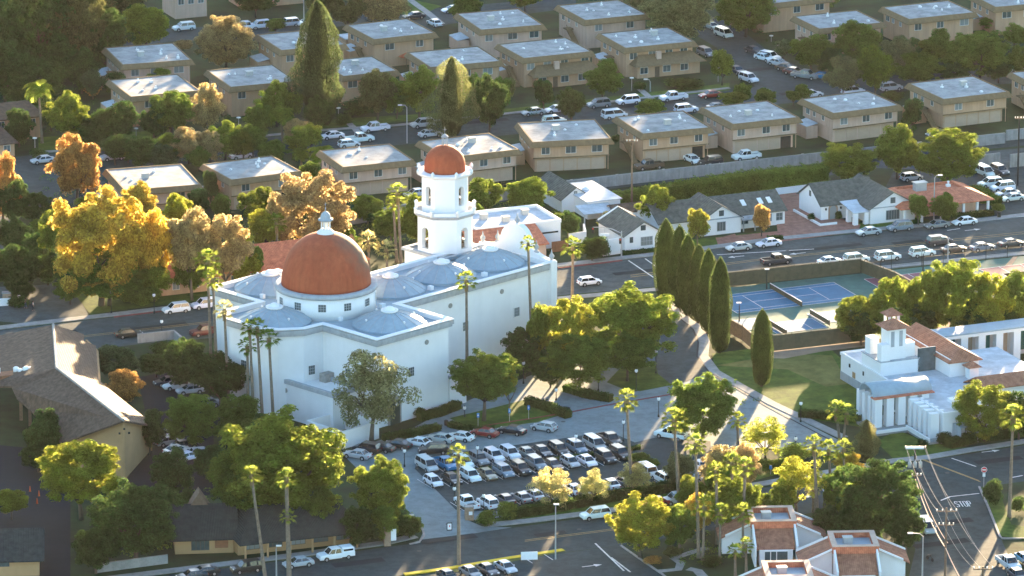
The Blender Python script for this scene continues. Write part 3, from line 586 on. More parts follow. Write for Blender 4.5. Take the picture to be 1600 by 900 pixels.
for zz_, s_ in ((T0+1.0,1.0),(T1+1.9,.8)):
    for k in range(4):
        t = R(45+90*k); rr_ = 3.3*s_
        MB().lathe([(.08,2.4*s_),(.35,2.3*s_),(.5,1.8*s_),(.58,1.0*s_),(.85,.45*s_),(.8,.4*s_)],14).build('bell', M_['bell'], tw, True, (rr_*math.cos(t), rr_*math.sin(t), zz_))
    MB().tube([(-2.8*s_,-2.8*s_,zz_+2.1*s_),(2.8*s_,2.8*s_,zz_+2.1*s_)],.12,6).tube([(2.8*s_,-2.8*s_,zz_+2.2*s_),(-2.8*s_,2.8*s_,zz_+2.2*s_)],.12,6).build('bell_beam', M_['wood'], tw)
# ================================================================ CONDOMINIUM BLOCKS
def frame_from(FL, FR, BR, z):
    a, b, c = P(*FL, z), P(*FR, z), P(*BR, z)
    d = (b-a); w = math.hypot(d.x, d.y); ang = math.atan2(d.y, d.x)
    dep = abs(-(c.x-a.x)*math.sin(ang)+(c.y-a.y)*math.cos(ang))
    return a, w, dep, ang
VENT = MB().box(-.35,.35,-.35,.35,0,.45).lathe([(.12,.45),(.12,.8),(.25,.8),(.25,1.0),(.05,1.1)],8).mesh('roof_vent', M_['white'])
VENT2 = MB().lathe([(.5,0),(.5,.25),(.3,.45),(.05,.5)],10).mesh('roof_vent', M_['white'])
UNIT = MB().box(-.6,.6,-.5,.5,0,.9).box(-.7,.7,-.6,.6,.9,1.0).mesh('air_conditioner', M_['ac'])
def condo(FL, FR, BR, label, style='garage', wall='tan', H=6.0, seed=0):
    r = random.Random(seed*13+5); a, w, dep, ang = frame_from(FL, FR, BR, H); dep = min(max(dep, 11), 15.5)
    t = thing('condominium', label, 'apartment building', (a.x, a.y, 0), ang, 'flat roofed condominium blocks')
    fo = 0.55                                          # eaves flare
    # walls: upper storey juts out over the garages
    m = MB()
    if style == 'garage':
        m.box(.35,w-.35,.5,dep-.3,2.75,H-.5).box(.7,w-.7,1.35,dep-.5,0,2.75)
    else: m.box(.35,w-.35,.45,dep-.3,0,H-.5)
    m.build('wall', M_[wall], t)
    # roof band with flared foot
    top = [(0,0),(w,0),(w,dep),(0,dep)]; bot = [(-fo,-fo),(w+fo,-fo),(w+fo,dep+fo),(-fo,dep+fo)]
    m = MB().loft([[(x,y,H-.95) for x,y in bot],[(x,y,H-.82) for x,y in bot],[(x,y,H+.05) for x,y in top],[(x,y,H+.12) for x,y in top],
                   [(x+(.25 if x == 0 else -.25),y+(.25 if y == 0 else -.25),H+.12) for x,y in top],[(x+(.25 if x == 0 else -.25),y+(.25 if y == 0 else -.25),H-.1) for x,y in top]])
    m.build('roof_band', M_['fascia'], t)
    MB().box(.2,w-.2,.2,dep-.2,H-.3,H-.02).build('roof', M_['roofgrey'], t)
    for k in range(r.randint(4,6)):
        o = inst('roof_vent', VENT if r.random() < .5 else VENT2, t, (w*(.14+.72*r.random()), dep*(.15+.7*r.random()), H-.02), r.random()*2)
        s = r.uniform(.45,.8); o.scale = (s,s,s)
    if r.random() < .55: inst('air_conditioner', UNIT, t, (w*r.uniform(.3,.75), dep*r.uniform(.3,.7), H-.02), 0)
    nw = 4 if style == 'porch' else 3 if r.random() < .75 else 2
    for k in range(nw):
        x = w*(k+.5)/nw+r.uniform(-.4,.4); ww = 1.5 if r.random() < .75 else 1.9
        window(t, x, .5 if style == 'garage' else .45, 3.55, ww, 1.25, R(-90), 2, 1, 'frame')
    for y in (dep*.35, dep*.62): window(t, .35, y, 3.7, .9, .9, R(180), 2, 1, 'frame')
    window(t, .35, dep*.82, 3.6, 1.3, 1.2, R(180), 2, 1, 'frame')
    if style == 'garage':
        n = 5; gw = (w-2.0)/n
        openk = r.choice([None,1,3,4,None])
        for k in range(n):
            x0 = 1.0+gw*k+.12
            if k == openk: MB().box(x0,x0+gw-.24,1.30,1.34,0,2.3).build('garage_opening', M_['dark'], t)
            else:
                d = MB().box(x0,x0+gw-.24,1.27,1.35,0,2.3)
                for q in (.55,1.1,1.65): d.box(x0+.05,x0+gw-.29,1.25,1.28,q,q+.04)
                d.build('garage_door', M_['gdoor'], t)
        MB().box(.2,w-.2,.42,.5,2.7,2.9).build('floor_band', M_['fascia'], t)
    elif style == 'porch':
        # lean-to hipped porch roof along the front
        x0, x1, y0 = 1.0, w+1.4, -3.0
        m = MB(); m.add([(x0,y0,2.6),(x1,y0,2.6),(x1,.45,2.6),(x0,.45,2.6),(x0+2,.44,4.3),(x1-2.2,.44,4.3)], [(0,1,5,4),(1,2,5),(0,4,3),(0,3,2,1),(3,4,5,2)]); m.build('porch_roof', M_['fascia'], t)
        MB().box(x0+1,x1-1,-1.6,-1.45,0,2.6).box(x0+1,x0+1.2,-1.5,.4,0,2.6).box(x1-1.2,x1-1,-1.5,.4,0,2.6).build('porch_wall', M_[wall], t)
        for x in (x0+2.4, w*.55, w*.8): window(t, x, -1.6, .9, 1.6, 1.25, R(-90), 2, 1, 'frame')
        MB().box(w*.38,w*.38+1,-1.64,-1.6,0,2.1).build('door', M_['wood'], t)
        MB().box(w*.42,w*.42+1.0,-1.2,-.4,3.2,5.0).build('chimney', M_['pink'], t)
    if r.random() < .6:
        m = MB(); y0, y1 = dep*.1, dep*.45
        m.slab([(-1.3,y0,.15),(-.2,y0,.15),(-.2,y1,2.9),(-1.3,y1,2.9)],.25).slab([(-1.3,y1,2.9),(.3,y1,2.9),(.3,y1+1.8,2.9),(-1.3,y1+1.8,2.9)],.2)
        for q in range(5): f = q/4; m.box(-1.34,-1.28,y0+(y1-y0)*f-.03,y0+(y1-y0)*f+.03,.15+2.75*f-.1,1.1+2.75*f)
        m.slab([(-1.34,y0,1.15),(-1.26,y0,1.15),(-1.26,y1,3.9),(-1.34,y1,3.9)],.08); m.build('outside_stair', M_['fascia'], t)
    m = MB().tube([(w-.5,.42,5.1),(w-.5,.42,.1)],.05,5); m.build('downpipe', M_['gdoor'], t)
    # side stair / patio lean-to
    if r.random() < .75:
        m = MB(); m.slab([(-2.6,dep*.45,2.5),(-.1,dep*.45,2.9),(-.1,dep*.8,2.9),(-2.6,dep*.8,2.5)],.12); s_ = m.build('patio_roof', M_['roofpale'], t)
        MB().box(-2.6,-2.45,dep*.45,dep*.8,0,2.35).box(-2.5,-.1,dep*.45,dep*.45+.12,0,2.4).build('patio_wall', M_[wall], t)
    return t
CONDOS = [
 ((191,102),(300,94),(274,67),'upper of two tan flat roofed blocks nearest the top left dark trees','plain','pink'),
 ((204.5,152),(313,142),(282.5,115.5),'lower of the two tan blocks below the dark trees at top left','plain','tan'),
 ((360,137),(464,127.5),(439,100),'tan flat roofed block just left of the tall conifer','plain','tan'),
 ((439,79.5),(541,70),(505,45),'tan flat roofed block half hidden behind the tall conifer','plain','tan'),
 ((584,62.5),(681,52),(652,27.5),'tan block above the red patio umbrella, dark vent on roof','plain','tan'),
 ((536,120),(622,111),(585,87.5),'tan block immediately right of the tall conifer','plain','tan'),
 ((672,106),(784,96),(747,72.5),'tan block right of the patio umbrella behind pointed trees','plain','tan'),
 ((751,47.5),(850,39.5),(817,13),'pinkish flat roofed block at the top centre','plain','pink'),
 ((914,32.5),(1012,23),(975,-1),'tan flat roofed block cut by the top edge right of centre','plain','pink'),
 ((818,92),(926,81),(882,59),'tan block with a hipped porch roof and darker blue grey roof','porch','tan'),
 ((977,76),(1086,65.5),(1044,42.5),'tan block with hipped porch roof and lawn facing the cross street','porch','tan'),
 ((832,223),(955,217),(912,187.5),'garage block directly behind the tall wooden pole, left side','garage','tan'),
 ((1004,210),(1111,200),(1069,173),'garage block with dark pickup parked at its doors, right of pole','garage','tan'),
 ((1145,195),(1249,184),(1214,156),'pale garage block behind the white pickup in the alley','garage','pink'),
 ((1302,178),(1407,165),(1365,141),'pale garage block above the gold edged trees by the alley wall','garage','pink'),
 ((1474,156),(1577,144),(1537,117),'tan garage block standing alone at the right edge of the alley','garage','tan'),
 ((1280,46),(1380,36),(1340,16),'tan flat roofed block behind green trees left of top right corner','plain','pink'),
 ((1420,31),(1525,20),(1490,0),'tan flat roofed block second from the top right corner','plain','tan'),
 ((1555,12),(1660,3),(1620,-18),'brownish block cut by the top right corner','plain','tan'),
 ((1193,8),(1300,-4),(1265,-28),'tan block at the top edge behind the parked cars on the cross street','plain','tan'),
 ((1625,138),(1730,128),(1690,103),'block cut by the right edge beyond the round dark trees','plain','tan'),
 ((194,298),(314,289),(271,257.5),'pinkish block behind the large golden tree at left','garage','pink'),
 ((361,282),(470,268),(437,242),'block between the pinkish one and the bushy palm at left centre','garage','tan'),
 ((536,262),(647,251),(609,225),'pale garage block left of the bell tower','garage','pink'),
 ((700,247),(811,234),(775,207),'pale garage block directly behind the bell tower dome','garage','pink'),
 ((1500,60),(1600,50),(1560,28),'block hidden low behind the round trees at upper right','plain','tan'),
]
for i, c in enumerate(CONDOS[:-1]): condo(*c[:3], c[3], c[4], c[5], seed=i)

# ---------------------------------------------------------------- gabled white houses along the main street
def gable_roof(mb, x0, x1, y0, y1, ze, zr, axis='y', ov=.4, t=.18, hip=(0,0)):
    if axis == 'y':
        xm = (x0+x1)/2; k = (zr-ze)/((x1-x0)/2); zo = ze-k*ov
        mb.slab([(x0-ov,y0-ov,zo),(xm,y0-ov+hip[0],zr),(xm,y1+ov-hip[1],zr),(x0-ov,y1+ov,zo)],t); mb.slab([(x1+ov,y0-ov,zo),(x1+ov,y1+ov,zo),(xm,y1+ov-hip[1],zr),(xm,y0-ov+hip[0],zr)],t)
        if hip[0]: mb.slab([(x0-ov,y0-ov,zo),(x1+ov,y0-ov,zo),(xm,y0-ov+hip[0],zr)],t)
        if hip[1]: mb.slab([(x0-ov,y1+ov,zo),(x1+ov,y1+ov,zo),(xm,y1+ov-hip[1],zr)],t)
    else:
        ym = (y0+y1)/2; k = (zr-ze)/((y1-y0)/2); zo = ze-k*ov
        mb.slab([(x0-ov,y0-ov,zo),(x1+ov,y0-ov,zo),(x1+ov-hip[1],ym,zr),(x0-ov+hip[0],ym,zr)],t); mb.slab([(x0-ov,y1+ov,zo),(x1+ov,y1+ov,zo),(x1+ov-hip[1],ym,zr),(x0-ov+hip[0],ym,zr)],t)
        if hip[0]: mb.slab([(x0-ov,y0-ov,zo),(x0-ov,y1+ov,zo),(x0-ov+hip[0],ym,zr)],t)
        if hip[1]: mb.slab([(x1+ov,y0-ov,zo),(x1+ov,y1+ov,zo),(x1+ov-hip[1],ym,zr)],t)
    return mb
def gable_wall(mb, x0, x1, y0, y1, ze, zr, axis='y'):
    if axis == 'y':
        xm = (x0+x1)/2; a = [(x0,y0,0),(x1,y0,0),(x1,y0,ze),(xm,y0,zr),(x0,y0,ze)]; b = [(x,y1,z) for x,_,z in a]
    else:
        ym = (y0+y1)/2; a = [(x0,y0,0),(x0,y1,0),(x0,y1,ze),(x0,ym,zr),(x0,y0,ze)]; b = [(x1,y,z) for _,y,z in a]
    return mb.add(a+b, [(0,1,2,3,4),(9,8,7,6,5)]+[(i,5+i,5+(i+1)%5,(i+1)%5) for i in range(5) if i not in (2,3)])
G23 = R(23)
# house by the traffic signal
p = P(976,392.5); h = thing('white_house', 'small white gabled house with dark roof beside the traffic signal', 'house', (p.x,p.y,0), G23, 'white dark roofed houses along the street')
gable_wall(MB(),0,7.2,0,11.5,3.0,5.0).build('wall', M_['white'], h); gable_roof(MB(),0,7.2,0,11.5,3.0,5.15).build('roof', M_['darkroof'], h)
window(h,3.6,0,3.55,.8,.8,R(-90),2,2,'black'); window(h,4.3,0,.7,2.2,1.5,R(-90),4,2,'trimgrey'); window(h,1.3,0,1.5,.5,.9,R(-90),1,2,'black')
gable_roof(MB(),-.2,7.4,11.0,11.2,3.2,5.2,ov=.1).build('gable_board', M_['white'], h)
# second house with long cross wing
p = P(1092.5,367.5); h = thing('white_house', 'long dark roofed white house with skylights and a front gable in the middle', 'house', (p.x,p.y,0), G23, 'white dark roofed houses along the street')
w_ = MB(); gable_wall(w_,0,7.8,-1,9,3.1,5.3); gable_wall(w_,-7.5,17.5,.9,10.5,2.9,5.1,'x'); w_.build('wall', M_['white'], h)
r_ = MB(); gable_roof(r_,0,7.8,-1,8.5,3.1,5.5); gable_roof(r_,-7.5,17.5,.9,10.5,2.9,5.35,'x'); rf = r_.build('roof', M_['darkroof'], h)
for x in (10.2,13.6,15.4): MB().add([(x-.4,2.6,3.6),(x+.4,2.6,3.6),(x+.4,3.9,4.25),(x-.4,3.9,4.25),(x-.4,2.6,3.95),(x+.4,2.6,3.95),(x+.4,3.9,4.6),(x-.4,3.9,4.6)],[(4,5,6,7),(0,1,5,4),(1,2,6,5),(2,3,7,6),(3,0,4,7)]).build('skylight', M_['white'], rf)
window(h,3.9,-1,3.5,.8,.9,R(-90),2,2,'black'); window(h,3.9,-1,.7,1.6,1.6,R(-90),3,1,'trimgrey'); MB().box(-.2,8.0,-1.12,-1.0,2.85,3.05).build('gable_band', M_['trimgrey'], h)
for x in (9.5,12,14.2,16.4): window(h,x,.9,.9,1.2,1.3,R(-90),2,2,'trimgrey')
MB().slab([(8.0,-1.4,2.2),(13,-1.4,2.2),(13,.8,2.6),(8.0,.8,2.6)],.12).box(8.2,8.4,-1.2,-1,0,2.1).box(10.5,10.7,-1.2,-1,0,2.1).box(12.7,12.9,-1.2,-1,0,2.1).build('porch_roof', M_['roofgrey'], h)
# third house with porch and brick forecourt
p = P(1357.5,350); h = thing('white_house', 'large dark roofed white house with arched door and square pillared porch on brick forecourt', 'house', (p.x,p.y,0), G23, 'white dark roofed houses along the street')
w_ = MB(); gable_wall(w_,0,9.0,-.6,12,3.2,5.6); gable_wall(w_,-7.0,4.5,5.4,14.6,3.1,5.8,'x'); w_.build('wall', M_['white'], h)
r_ = MB(); gable_roof(r_,0,9.0,-.6,13,3.2,5.8); gable_roof(r_,-7.0,4.5,5.4,14.6,3.1,6.0,'x'); rf = r_.build('roof', M_['darkroof'], h)
window(h,4.5,-.6,3.7,.8,.9,R(-90),2,2,'black'); window(h,4.5,-.6,.6,2.6,1.7,R(-90),5,1,'trimgrey'); MB().box(-.2,9.2,-.74,-.6,2.95,3.12).build('gable_band', M_['trimgrey'], h)
window(h,-7.0,10.0,3.6,.6,.9,R(180),1,2,'black')
arch_panel('door', 1.3, 2.6, .08, M_['glass'], h, -4.6, 5.4, 0, R(-90)); arch_panel('door_arch', 1.9, 3.0, .05, M_['brick'], h, -4.6, 5.4, 0, R(-90))
for x in (-6.1,-3.1): MB().ball((0,0,0),.2,8,6,1.3).build('wall_lantern', M_['black'], h, True, (x,5.25,2.1))
MB().slab([(-3.3,-.4,2.5),(.4,-.4,2.5),(.4,5.4,3.3),(-3.3,5.4,3.3)],.15).build('porch_roof', M_['roofpale'], h)
for x, y in ((-2.7,0.1),(-2.8,2.6),(-.6,.1)): MB().box(x-.4,x+.4,y-.4,y+.4,0,2.45).build('porch_pillar', M_['white'], h)
MB().box(-9.0,-8.7,2.0,13,0,.5).box(-9.0,-5.5,1.8,2.0,0,.5).build('planter_wall', M_['white'], h)
# courtyard walls by first house
def wallthing(px, H_, th_, label, m='white', name='garden_wall', cat='wall', cap=None):
    mb = ribbon(MB(), px, th_, H_, 0, 0.0); p = P(*px[0]); 
    mb.v = [(x-p.x, y-p.y, z) for x,y,z in mb.v]; o = mb.build(name, M_[m]); o.location = (p.x,p.y,0); tag(o, label, cat)
    if cap:
        c = ribbon(MB(), px, th_+.16, H_+.1, 0, H_); c.v = [(x-p.x, y-p.y, z) for x,y,z in c.v]; c.build('wall_cap', M_[cap], o)
    return o
wallthing([(941,400),(969,396)], 2.9, .3, 'plain white wall panel between the clipped bush and the signal pole')
wallthing([(889,382),(915,378),(912,366)], 2.0, .3, 'low curved white courtyard wall right of the brown gate')
wallthing([(862,394),(888,391)], 1.9, .12, 'red brown board gate beside the white courtyard wall', 'redwood', 'board_gate', 'gate')
wallthing([(1212,305),(1262,299)], 1.3, .3, 'low white wall at the back of the brick forecourt')
wallthing([(215,536),(272,530),(284,541)], 1.5, .3, 'low pale wall by the street beside the shingled hall', 'kerb', cap='kerb')
wallthing([(-60,482),(22,477)], 1.3, .5, 'low white sign wall at the left driveway')
wallthing([(150,895),(262,880)], 1.4, .3, 'low blue grey wall at the bottom left pavement', 'concrete')
# long pale sound wall of the alley
def sound_wall(px, label, H_=2.0):
    o = wallthing(px, H_, .3, label, 'kerb', 'boundary_wall', 'wall', 'concrete')
    pm = []
    for i in range(len(px)-1):
        a, b = P(*px[i]), P(*px[i+1]); n = int((b-a).length/9)
        for k in range(n): q = a+(b-a)*(k+.5)/n; MB().box(-.25,.25,-.25,.25,0,H_+.2).build('pier', M_['kerb'], o, False, (q.x-P(*px[0]).x, q.y-P(*px[0]).y, 0), G23)
    return o
sound_wall([(543,352),(640,335),(857,303)], 'pale concrete boundary wall behind the church, left run')
sound_wall([(857,303),(1000,286),(1290,254),(1440,238)], 'long pale concrete wall between garages and the ivy hedge')
sound_wall([(1505,231),(1570,224)], 'pale blue concrete wall right of the gold edged trees')
sound_wall([(1572,220),(1660,211)], 'last bit of pale concrete wall at the right edge')
wallthing([(1515,262),(1562,257)], 2.3, .3, 'pale blue block wall behind the white jeep and dark car', 'kerb')
wallthing([(1578,262),(1660,253)], 2.6, .3, 'pale block wall under the utility pole at the right edge', 'kerb')
# cottage + clutter left of the first house
p = P(878,333); h = thing('cottage', 'small white gabled cottage behind the round green bush', 'house', (p.x,p.y,0), G23)
gable_wall(MB(),0,5.5,0,12,2.8,4.6).build('wall', M_['white'], h); gable_roof(MB(),0,5.5,0,12,2.8,4.75).build('roof', M_['darkroof'], h); window(h,2.7,0,3.2,.5,.6,R(-90),1,1,'black')
p = P(918,343); h = thing('annex', 'low white flat roofed annex with skylight beside the cottage', 'building', (p.x,p.y,0), G23)
MB().box(0,6.5,0,13,0,3.2).build('wall', M_['white'], h); MB().box(-.3,6.8,-.3,13.3,3.2,3.4).build('roof', M_['roofpale'], h); MB().lathe([(.8,3.4),(.8,3.6),(.1,3.9)],14,3.2,8).build('skylight', M_['white'], h)
MB().slab([(-2.5,-4,2.2),(4,-4,2.2),(4,0,2.9),(-2.5,0,2.9)],.12).box(-2.3,-2.1,-3.8,-3.6,0,2.1).box(3.7,3.9,-3.8,-3.6,0,2.1).build('porch_roof', M_['roofpale'], h)
p = P(1000,345); h = thing('shed', 'small brown roofed shed behind the white gabled house', 'shed', (p.x,p.y,0), G23)
gable_wall(MB(),-5,2.5,0,4,2.2,3.0,'x').build('wall', M_['white'], h); gable_roof(MB(),-5,2.5,0,4,2.2,3.1,'x').build('roof', M_['shingle'], h)
# flat white building with terracotta slope right of the tower
p = P(876,386); h = thing('flat_roofed_building', 'white flat roofed building with a terracotta lean-to right of the bell tower', 'building', (p.x,p.y,0), G23)
MB().box(-16.5,0,0,11,0,4.6).build('wall', M_['white'], h); MB().box(-16.3,-.2,.2,10.8,4.6,4.7).build('roof', M_['roofpale'], h)
mb = MB(); ring_wall(mb,[(-16.5,0),(0,0),(0,11),(-16.5,11)],.1,-.3,4.6,5.2); mb.build('parapet', M_['white'], h); MB().box(-7,-.5,-.06,0,2.8,3.1).build('wall_stripe', M_['black'], h)
MB().slab([(-20,-6.5,2.9),(-5.0,-6.5,2.9),(-5.0,-.02,5.0),(-20,-.02,5.0)],.2).build('lean_to_roof', M_['terracotta'], h)
MB().box(-19.6,-5.4,-6,-.1,0,2.8).build('lean_to_wall', M_['pink'], h)
for x, y in ((-9,4),(-4,7),(-12,7)): inst('air_conditioner', UNIT, h, (x,y,4.7), 0)
# terracotta roofed restaurant
p = P(1452,346); h = thing('restaurant', 'low restaurant with terracotta tile roof and white posts behind street trees', 'restaurant', (p.x,p.y,0), G23)
MB().box(-4,11,3,11,0,3.1).build('wall', M_['pink'], h)
MB().loft([[(-6,-.5,2.8),(13.0,-.5,2.8),(13.0,12,2.8),(-6,12,2.8)],[(-6,-.5,2.95),(13.0,-.5,2.95),(13.0,12,2.95),(-6,12,2.95)],[(-3,4.5,4.4),(9.5,4.5,4.4),(9.5,9.5,4.4),(-3,9.5,4.4)],[(-2.6,4.9,4.4),(9.1,4.9,4.4),(9.1,9.1,4.4),(-2.6,9.1,4.4)],[(-2.6,4.9,4.0),(9.1,4.9,4.0),(9.1,9.1,4.0),(-2.6,9.1,4.0)]]).build('roof', M_['terracotta'], h)
for x in (-5,-1.5,2.5,7,9.8,12): MB().box(x-.2,x+.2,-.1,.3,0,2.8).build('post', M_['white'], h)
inst('air_conditioner', UNIT, h, (1.5,7,4.0), 0).scale = (1.8,1.4,1.6); inst('roof_vent', VENT, h, (7.5,7.3,4.0), 0)
MB().lathe([(.05,0),(.05,4.5)],6,9.3,4).build('flag_pole', M_['white'], h)
# long terracotta building behind church left
p = P(262,473); h = thing('long_building', 'long low building with reddish roof behind the gold and pink trees', 'building', (p.x,p.y,0), G23)
gable_wall(MB(),0,38,4,15,3.3,5.8,'x').build('wall', M_['tan'], h); gable_roof(MB(),0,38,4,15,3.3,6.0,'x',ov=.9,hip=(5,5)).build('roof', M_['terracotta'], h)
for k in range(9): window(h,3+k*3.6,4,1.0,1.2,1.3,R(-90),2,1,'frame')
# ---------------------------------------------------------------- shingled hall at left
def polyhouse(name, label, cat, tops, faces, eaves, wallm, roofm, inset=.5, thick=.3):
    V = [P(*q) for q in tops]; c = V[faces[0][0]].copy(); c.z = 0; t = thing(name, label, cat, tuple(c), 0)
    for i, f in enumerate(faces): MB().slab([V[k]-c for k in f], thick).build('roof', M_[roofm], t)
    return t, V, c
ha = [(83,507,10),(88,575,10),(193,657,10),(131,522,7.0),(131,533,7.0),(150,540,6.2),(154,594,6.2),(215,643,5.6),(243,665,4.6),(-30,530,6.3),(-30,603,6.3),(52,590,8.6),(18,603,7.3),(27,622,6.2),(48,640,5.4),(95,692,4.6),(-30,640,5.0)]
t, V, c = polyhouse('shingled_hall', 'large hall with brown shingled gable roof and tan end wall at left', 'hall', ha,
   [(0,3,4,5,6,1),(1,6,7,2),(7,8,2),(0,1,12,10,9),(1,2,15,14,13,12)], None, 'ochre', 'shingle')
ridge = MB().tube([V[0]-c+Vector((0,0,.05)), V[1]-c+Vector((0,0,.05)), V[2]-c+Vector((0,0,.05))], .22, 6); ridge.build('ridge_cap', M_['kerb'], t)
def wallpoly(idx_pts, name='wall', m='ochre', th_=.35, z0=0):
    mb = MB(); n = len(idx_pts)
    for i in range(n-1):
        a, b = idx_pts[i]-c, idx_pts[i+1]-c; d = (b-a); d.z = 0; d.normalize(); nn = Vector((-d.y,d.x,0))*th_
        mb.add([(a.x,a.y,z0),(b.x,b.y,z0),(b.x+nn.x,b.y+nn.y,z0),(a.x+nn.x,a.y+nn.y,z0),(a.x,a.y,a.z-.3),(b.x,b.y,b.z-.3),(b.x+nn.x,b.y+nn.y,b.z-.3),(a.x+nn.x,a.y+nn.y,a.z-.3)],
               [(3,2,1,0),(4,5,6,7),(0,1,5,4),(1,2,6,5),(2,3,7,6),(3,0,4,7)])
    return mb.build(name, M_[m], t)
pull = lambda v, d: v+Vector(d)
Cn = sum(V[:9], Vector())/9
ins = lambda v, s=.9: Vector((Cn.x+(v.x-Cn.x)*s, Cn.y+(v.y-Cn.y)*s, v.z))
up = Vector((0,1.0,0))
wallpoly([V[15]+up+Vector((1.5,0.5,0)), V[2]+up, V[8]+up+Vector((-1,0,0))], 'end_wall')
wallpoly([ins(V[3]), ins(V[5]), ins(V[6]), ins(V[7]), V[8]+up+Vector((-1,0,0))])
wallpoly([ins(V[14],.93)+up, V[15]+up+Vector((1.5,.5,0))])
mb = MB(); q = P(195,668,7.2)-c
for dx_, dz_ in ((0,.35),(-.35,-.25),(.35,-.25)): mb.lathe([(.14,0),(.14,.1)],8,dx_,0); 
gw = V[2]+up-c; MB().box(-.9,-.6,-.2,0,-.3,0).box(.6,.9,-.2,0,-.3,0).box(-.15,.15,-.2,0,.4,.7).build('gable_vents', M_['black'], t, False, (gw.x, gw.y-.02, gw.z-2.2), R(10))
for k in range(4): MB().box(-.25,.25,-.25,.25,0,4.6).build('veranda_post', M_['wood'], t, False, tuple(P(30+k*14,668+k*9,0)-c+Vector((0,4,0))))
# recessed roof deck with units
dk = P(20,585,7.6)-c
MB().box(-6,6.5,-1.2,1.2,-1.2,.3).build('equipment_deck', M_['redwood'], t, False, tuple(dk), R(22))
for k, (a_, s_) in enumerate(((-2.5,.9),(0.5,.8),(2.2,1.0),(2.8,.8),(1.2,.7))): MB().lathe([(.55*s_,0),(.6*s_,.9*s_),(.3*s_,1.1*s_)],10).build('exhaust_cowl', M_['white'], t, True, (dk.x+a_, dk.y+(k % 2)*.6-.2, dk.z+.3))
# bottom left cottage
t = thing('tan_cottage', 'dark roofed ochre cottage cut by the bottom left corner', 'house', tuple(P(68,900,0)), R(4)); c = Vector(t.location)
MB().box(-20,-.6,0,12,0,3.0).build('wall', M_['ochre'], t); gable_roof(MB(),-20,-.6,0,12,3.0,5.6,'x',ov=.8).build('roof', M_['shaderoof'], t); MB().box(-20,-5,-.04,0,1.6,2.6).build('window', M_['glass'], t)
# row of dark roofed restaurants at the bottom
t = thing('courtyard_building', 'dark green roofed ochre building with veranda posts under the big tree', 'building', tuple(P(372,868,0)), R(19)); c = Vector(t.location)
MB().box(0,19,0,10,0,3.0).build('wall', M_['ochre'], t); gable_roof(MB(),0,19,-2.5,12,2.9,6.0,'x',ov=.6,hip=(4,3)).build('roof', M_['shaderoof'], t)
for k in range(6): MB().lathe([(.16,0),(.2,2.6)],8,.4+k*3.5,-2.6).build('veranda_post', M_['ochre'], t)
for k in range(5): window(t,2.2+k*3.6,0,.8,2.2,1.5,R(-90),3,1,'wood')
t = thing('ochre_building', 'ochre walled building with big mullioned window and dark roof at bottom left', 'building', tuple(P(284,866,0)), R(6)); c = Vector(t.location)
MB().box(-1,7.8,0,9,0,3.0).build('wall', M_['ochre'], t); gable_roof(MB(),-1,7.8,-.4,11,3.0,6.2,'x',ov=.8).build('roof', M_['shaderoof'], t); window(t,2.8,0,.6,2.6,1.7,R(-90),4,1,'wood'); MB().box(5.0,7.0,-.05,0,.8,2.4).build('shutter', M_['redwood'], t)
MB().add([(1,5,5),(5,5,5),(5,8,5),(1,8,5),(3,5,8),(3,8,8)],[(0,1,4),(1,2,5,4),(3,5,2),(0,4,5,3)]).build('dormer', M_['wood'], t)
# houses at top left and top
def simple_house(px, w, d, ang, ze, zr, label, wallm='tan', roofm='shingle', axis='x', hip=(2,2), win=True):
    t = thing('house', label, 'house', tuple(P(*px)), ang); gable_wall(MB(),0,w,0,d,ze,ze+.1 if hip[0] else zr-.2,axis).build('wall', M_[wallm], t); gable_roof(MB(),0,w,0,d,ze,zr,axis,ov=.7,hip=hip).build('roof', M_[roofm], t)
    if win:
        for k in range(3): window(t, w*(k+.6)/3.2, 0, ze-2.0, 1.2, 1.2, R(-90), 2, 1, 'frame')
    return t
simple_house((-12,222),10,9,G23,4.6,6.4,'brown roofed house behind the feathery palm at the left edge')
simple_house((-40,250),8,9,G23,3,5,'low brown house at the extreme left edge by the side road')
simple_house((274,30),7,8,G23,5,6.4,'pinkish house with a white carport roof at the top left','pink')
t = simple_house((378,14),14,8,G23,3.2,5,'brown roofed house cut by the top edge near the white pickup')
simple_house((0,95),9,8,G23,3,5,'hidden brown house among dark trees at top left')
simple_house((760,-12),16,9,G23,3.4,5.5,'house beyond the top edge behind the streetside trees')
p = P(540,85); h = thing('carport', 'small pale roofed carport between the conifer and the tan block', 'carport', (p.x,p.y,0), G23)
MB().slab([(0,0,3.2),(4.5,0,3.2),(4.5,4.5,3.2),(0,4.5,3.2)],.2).build('roof', M_['roofpale'], h); MB().box(.2,4.3,3.8,4.2,0,3).box(.2,.5,.2,4,0,3).build('wall', M_['tan'], h)
# ---------------------------------------------------------------- white library at right
p = P(1314,551,4.6); lb = thing('library', 'white postmodern library with pillars, red tile roofs and vaulted porch', 'library', (p.x,p.y,0), G23)
MB().box(0,14,-37,0,0,4.3).box(14,26,-22,-6,0,4.2).build('wall', M_['white'], lb)
MB().box(.25,13.75,-36.7,-.25,4.3,4.42).box(14,25.8,-21.8,-6.2,4.2,4.32).build('roof', M_['roofpale'], lb)
mb = MB(); ring_wall(mb,[(0,-37),(14,-37),(14,0),(0,0)],.12,-.25,4.25,4.75); mb.build('parapet', M_['white'], lb)
MB().box(-.06,0,-17,0,0,1.5).build('grey_plinth', M_['trimgrey'], lb); MB().box(-.09,-.02,-21.5,-18.6,.4,3.4).build('window', M_['glass'], lb)
for y, z, s_ in ((-5,1.6,1.0),(-9.5,1.2,.9)): MB().box(-.1,-.02,y-s_/2,y+s_/2,z,z+s_).build('window', M_['ochre'] if y > -6 else M_['dark'], lb)
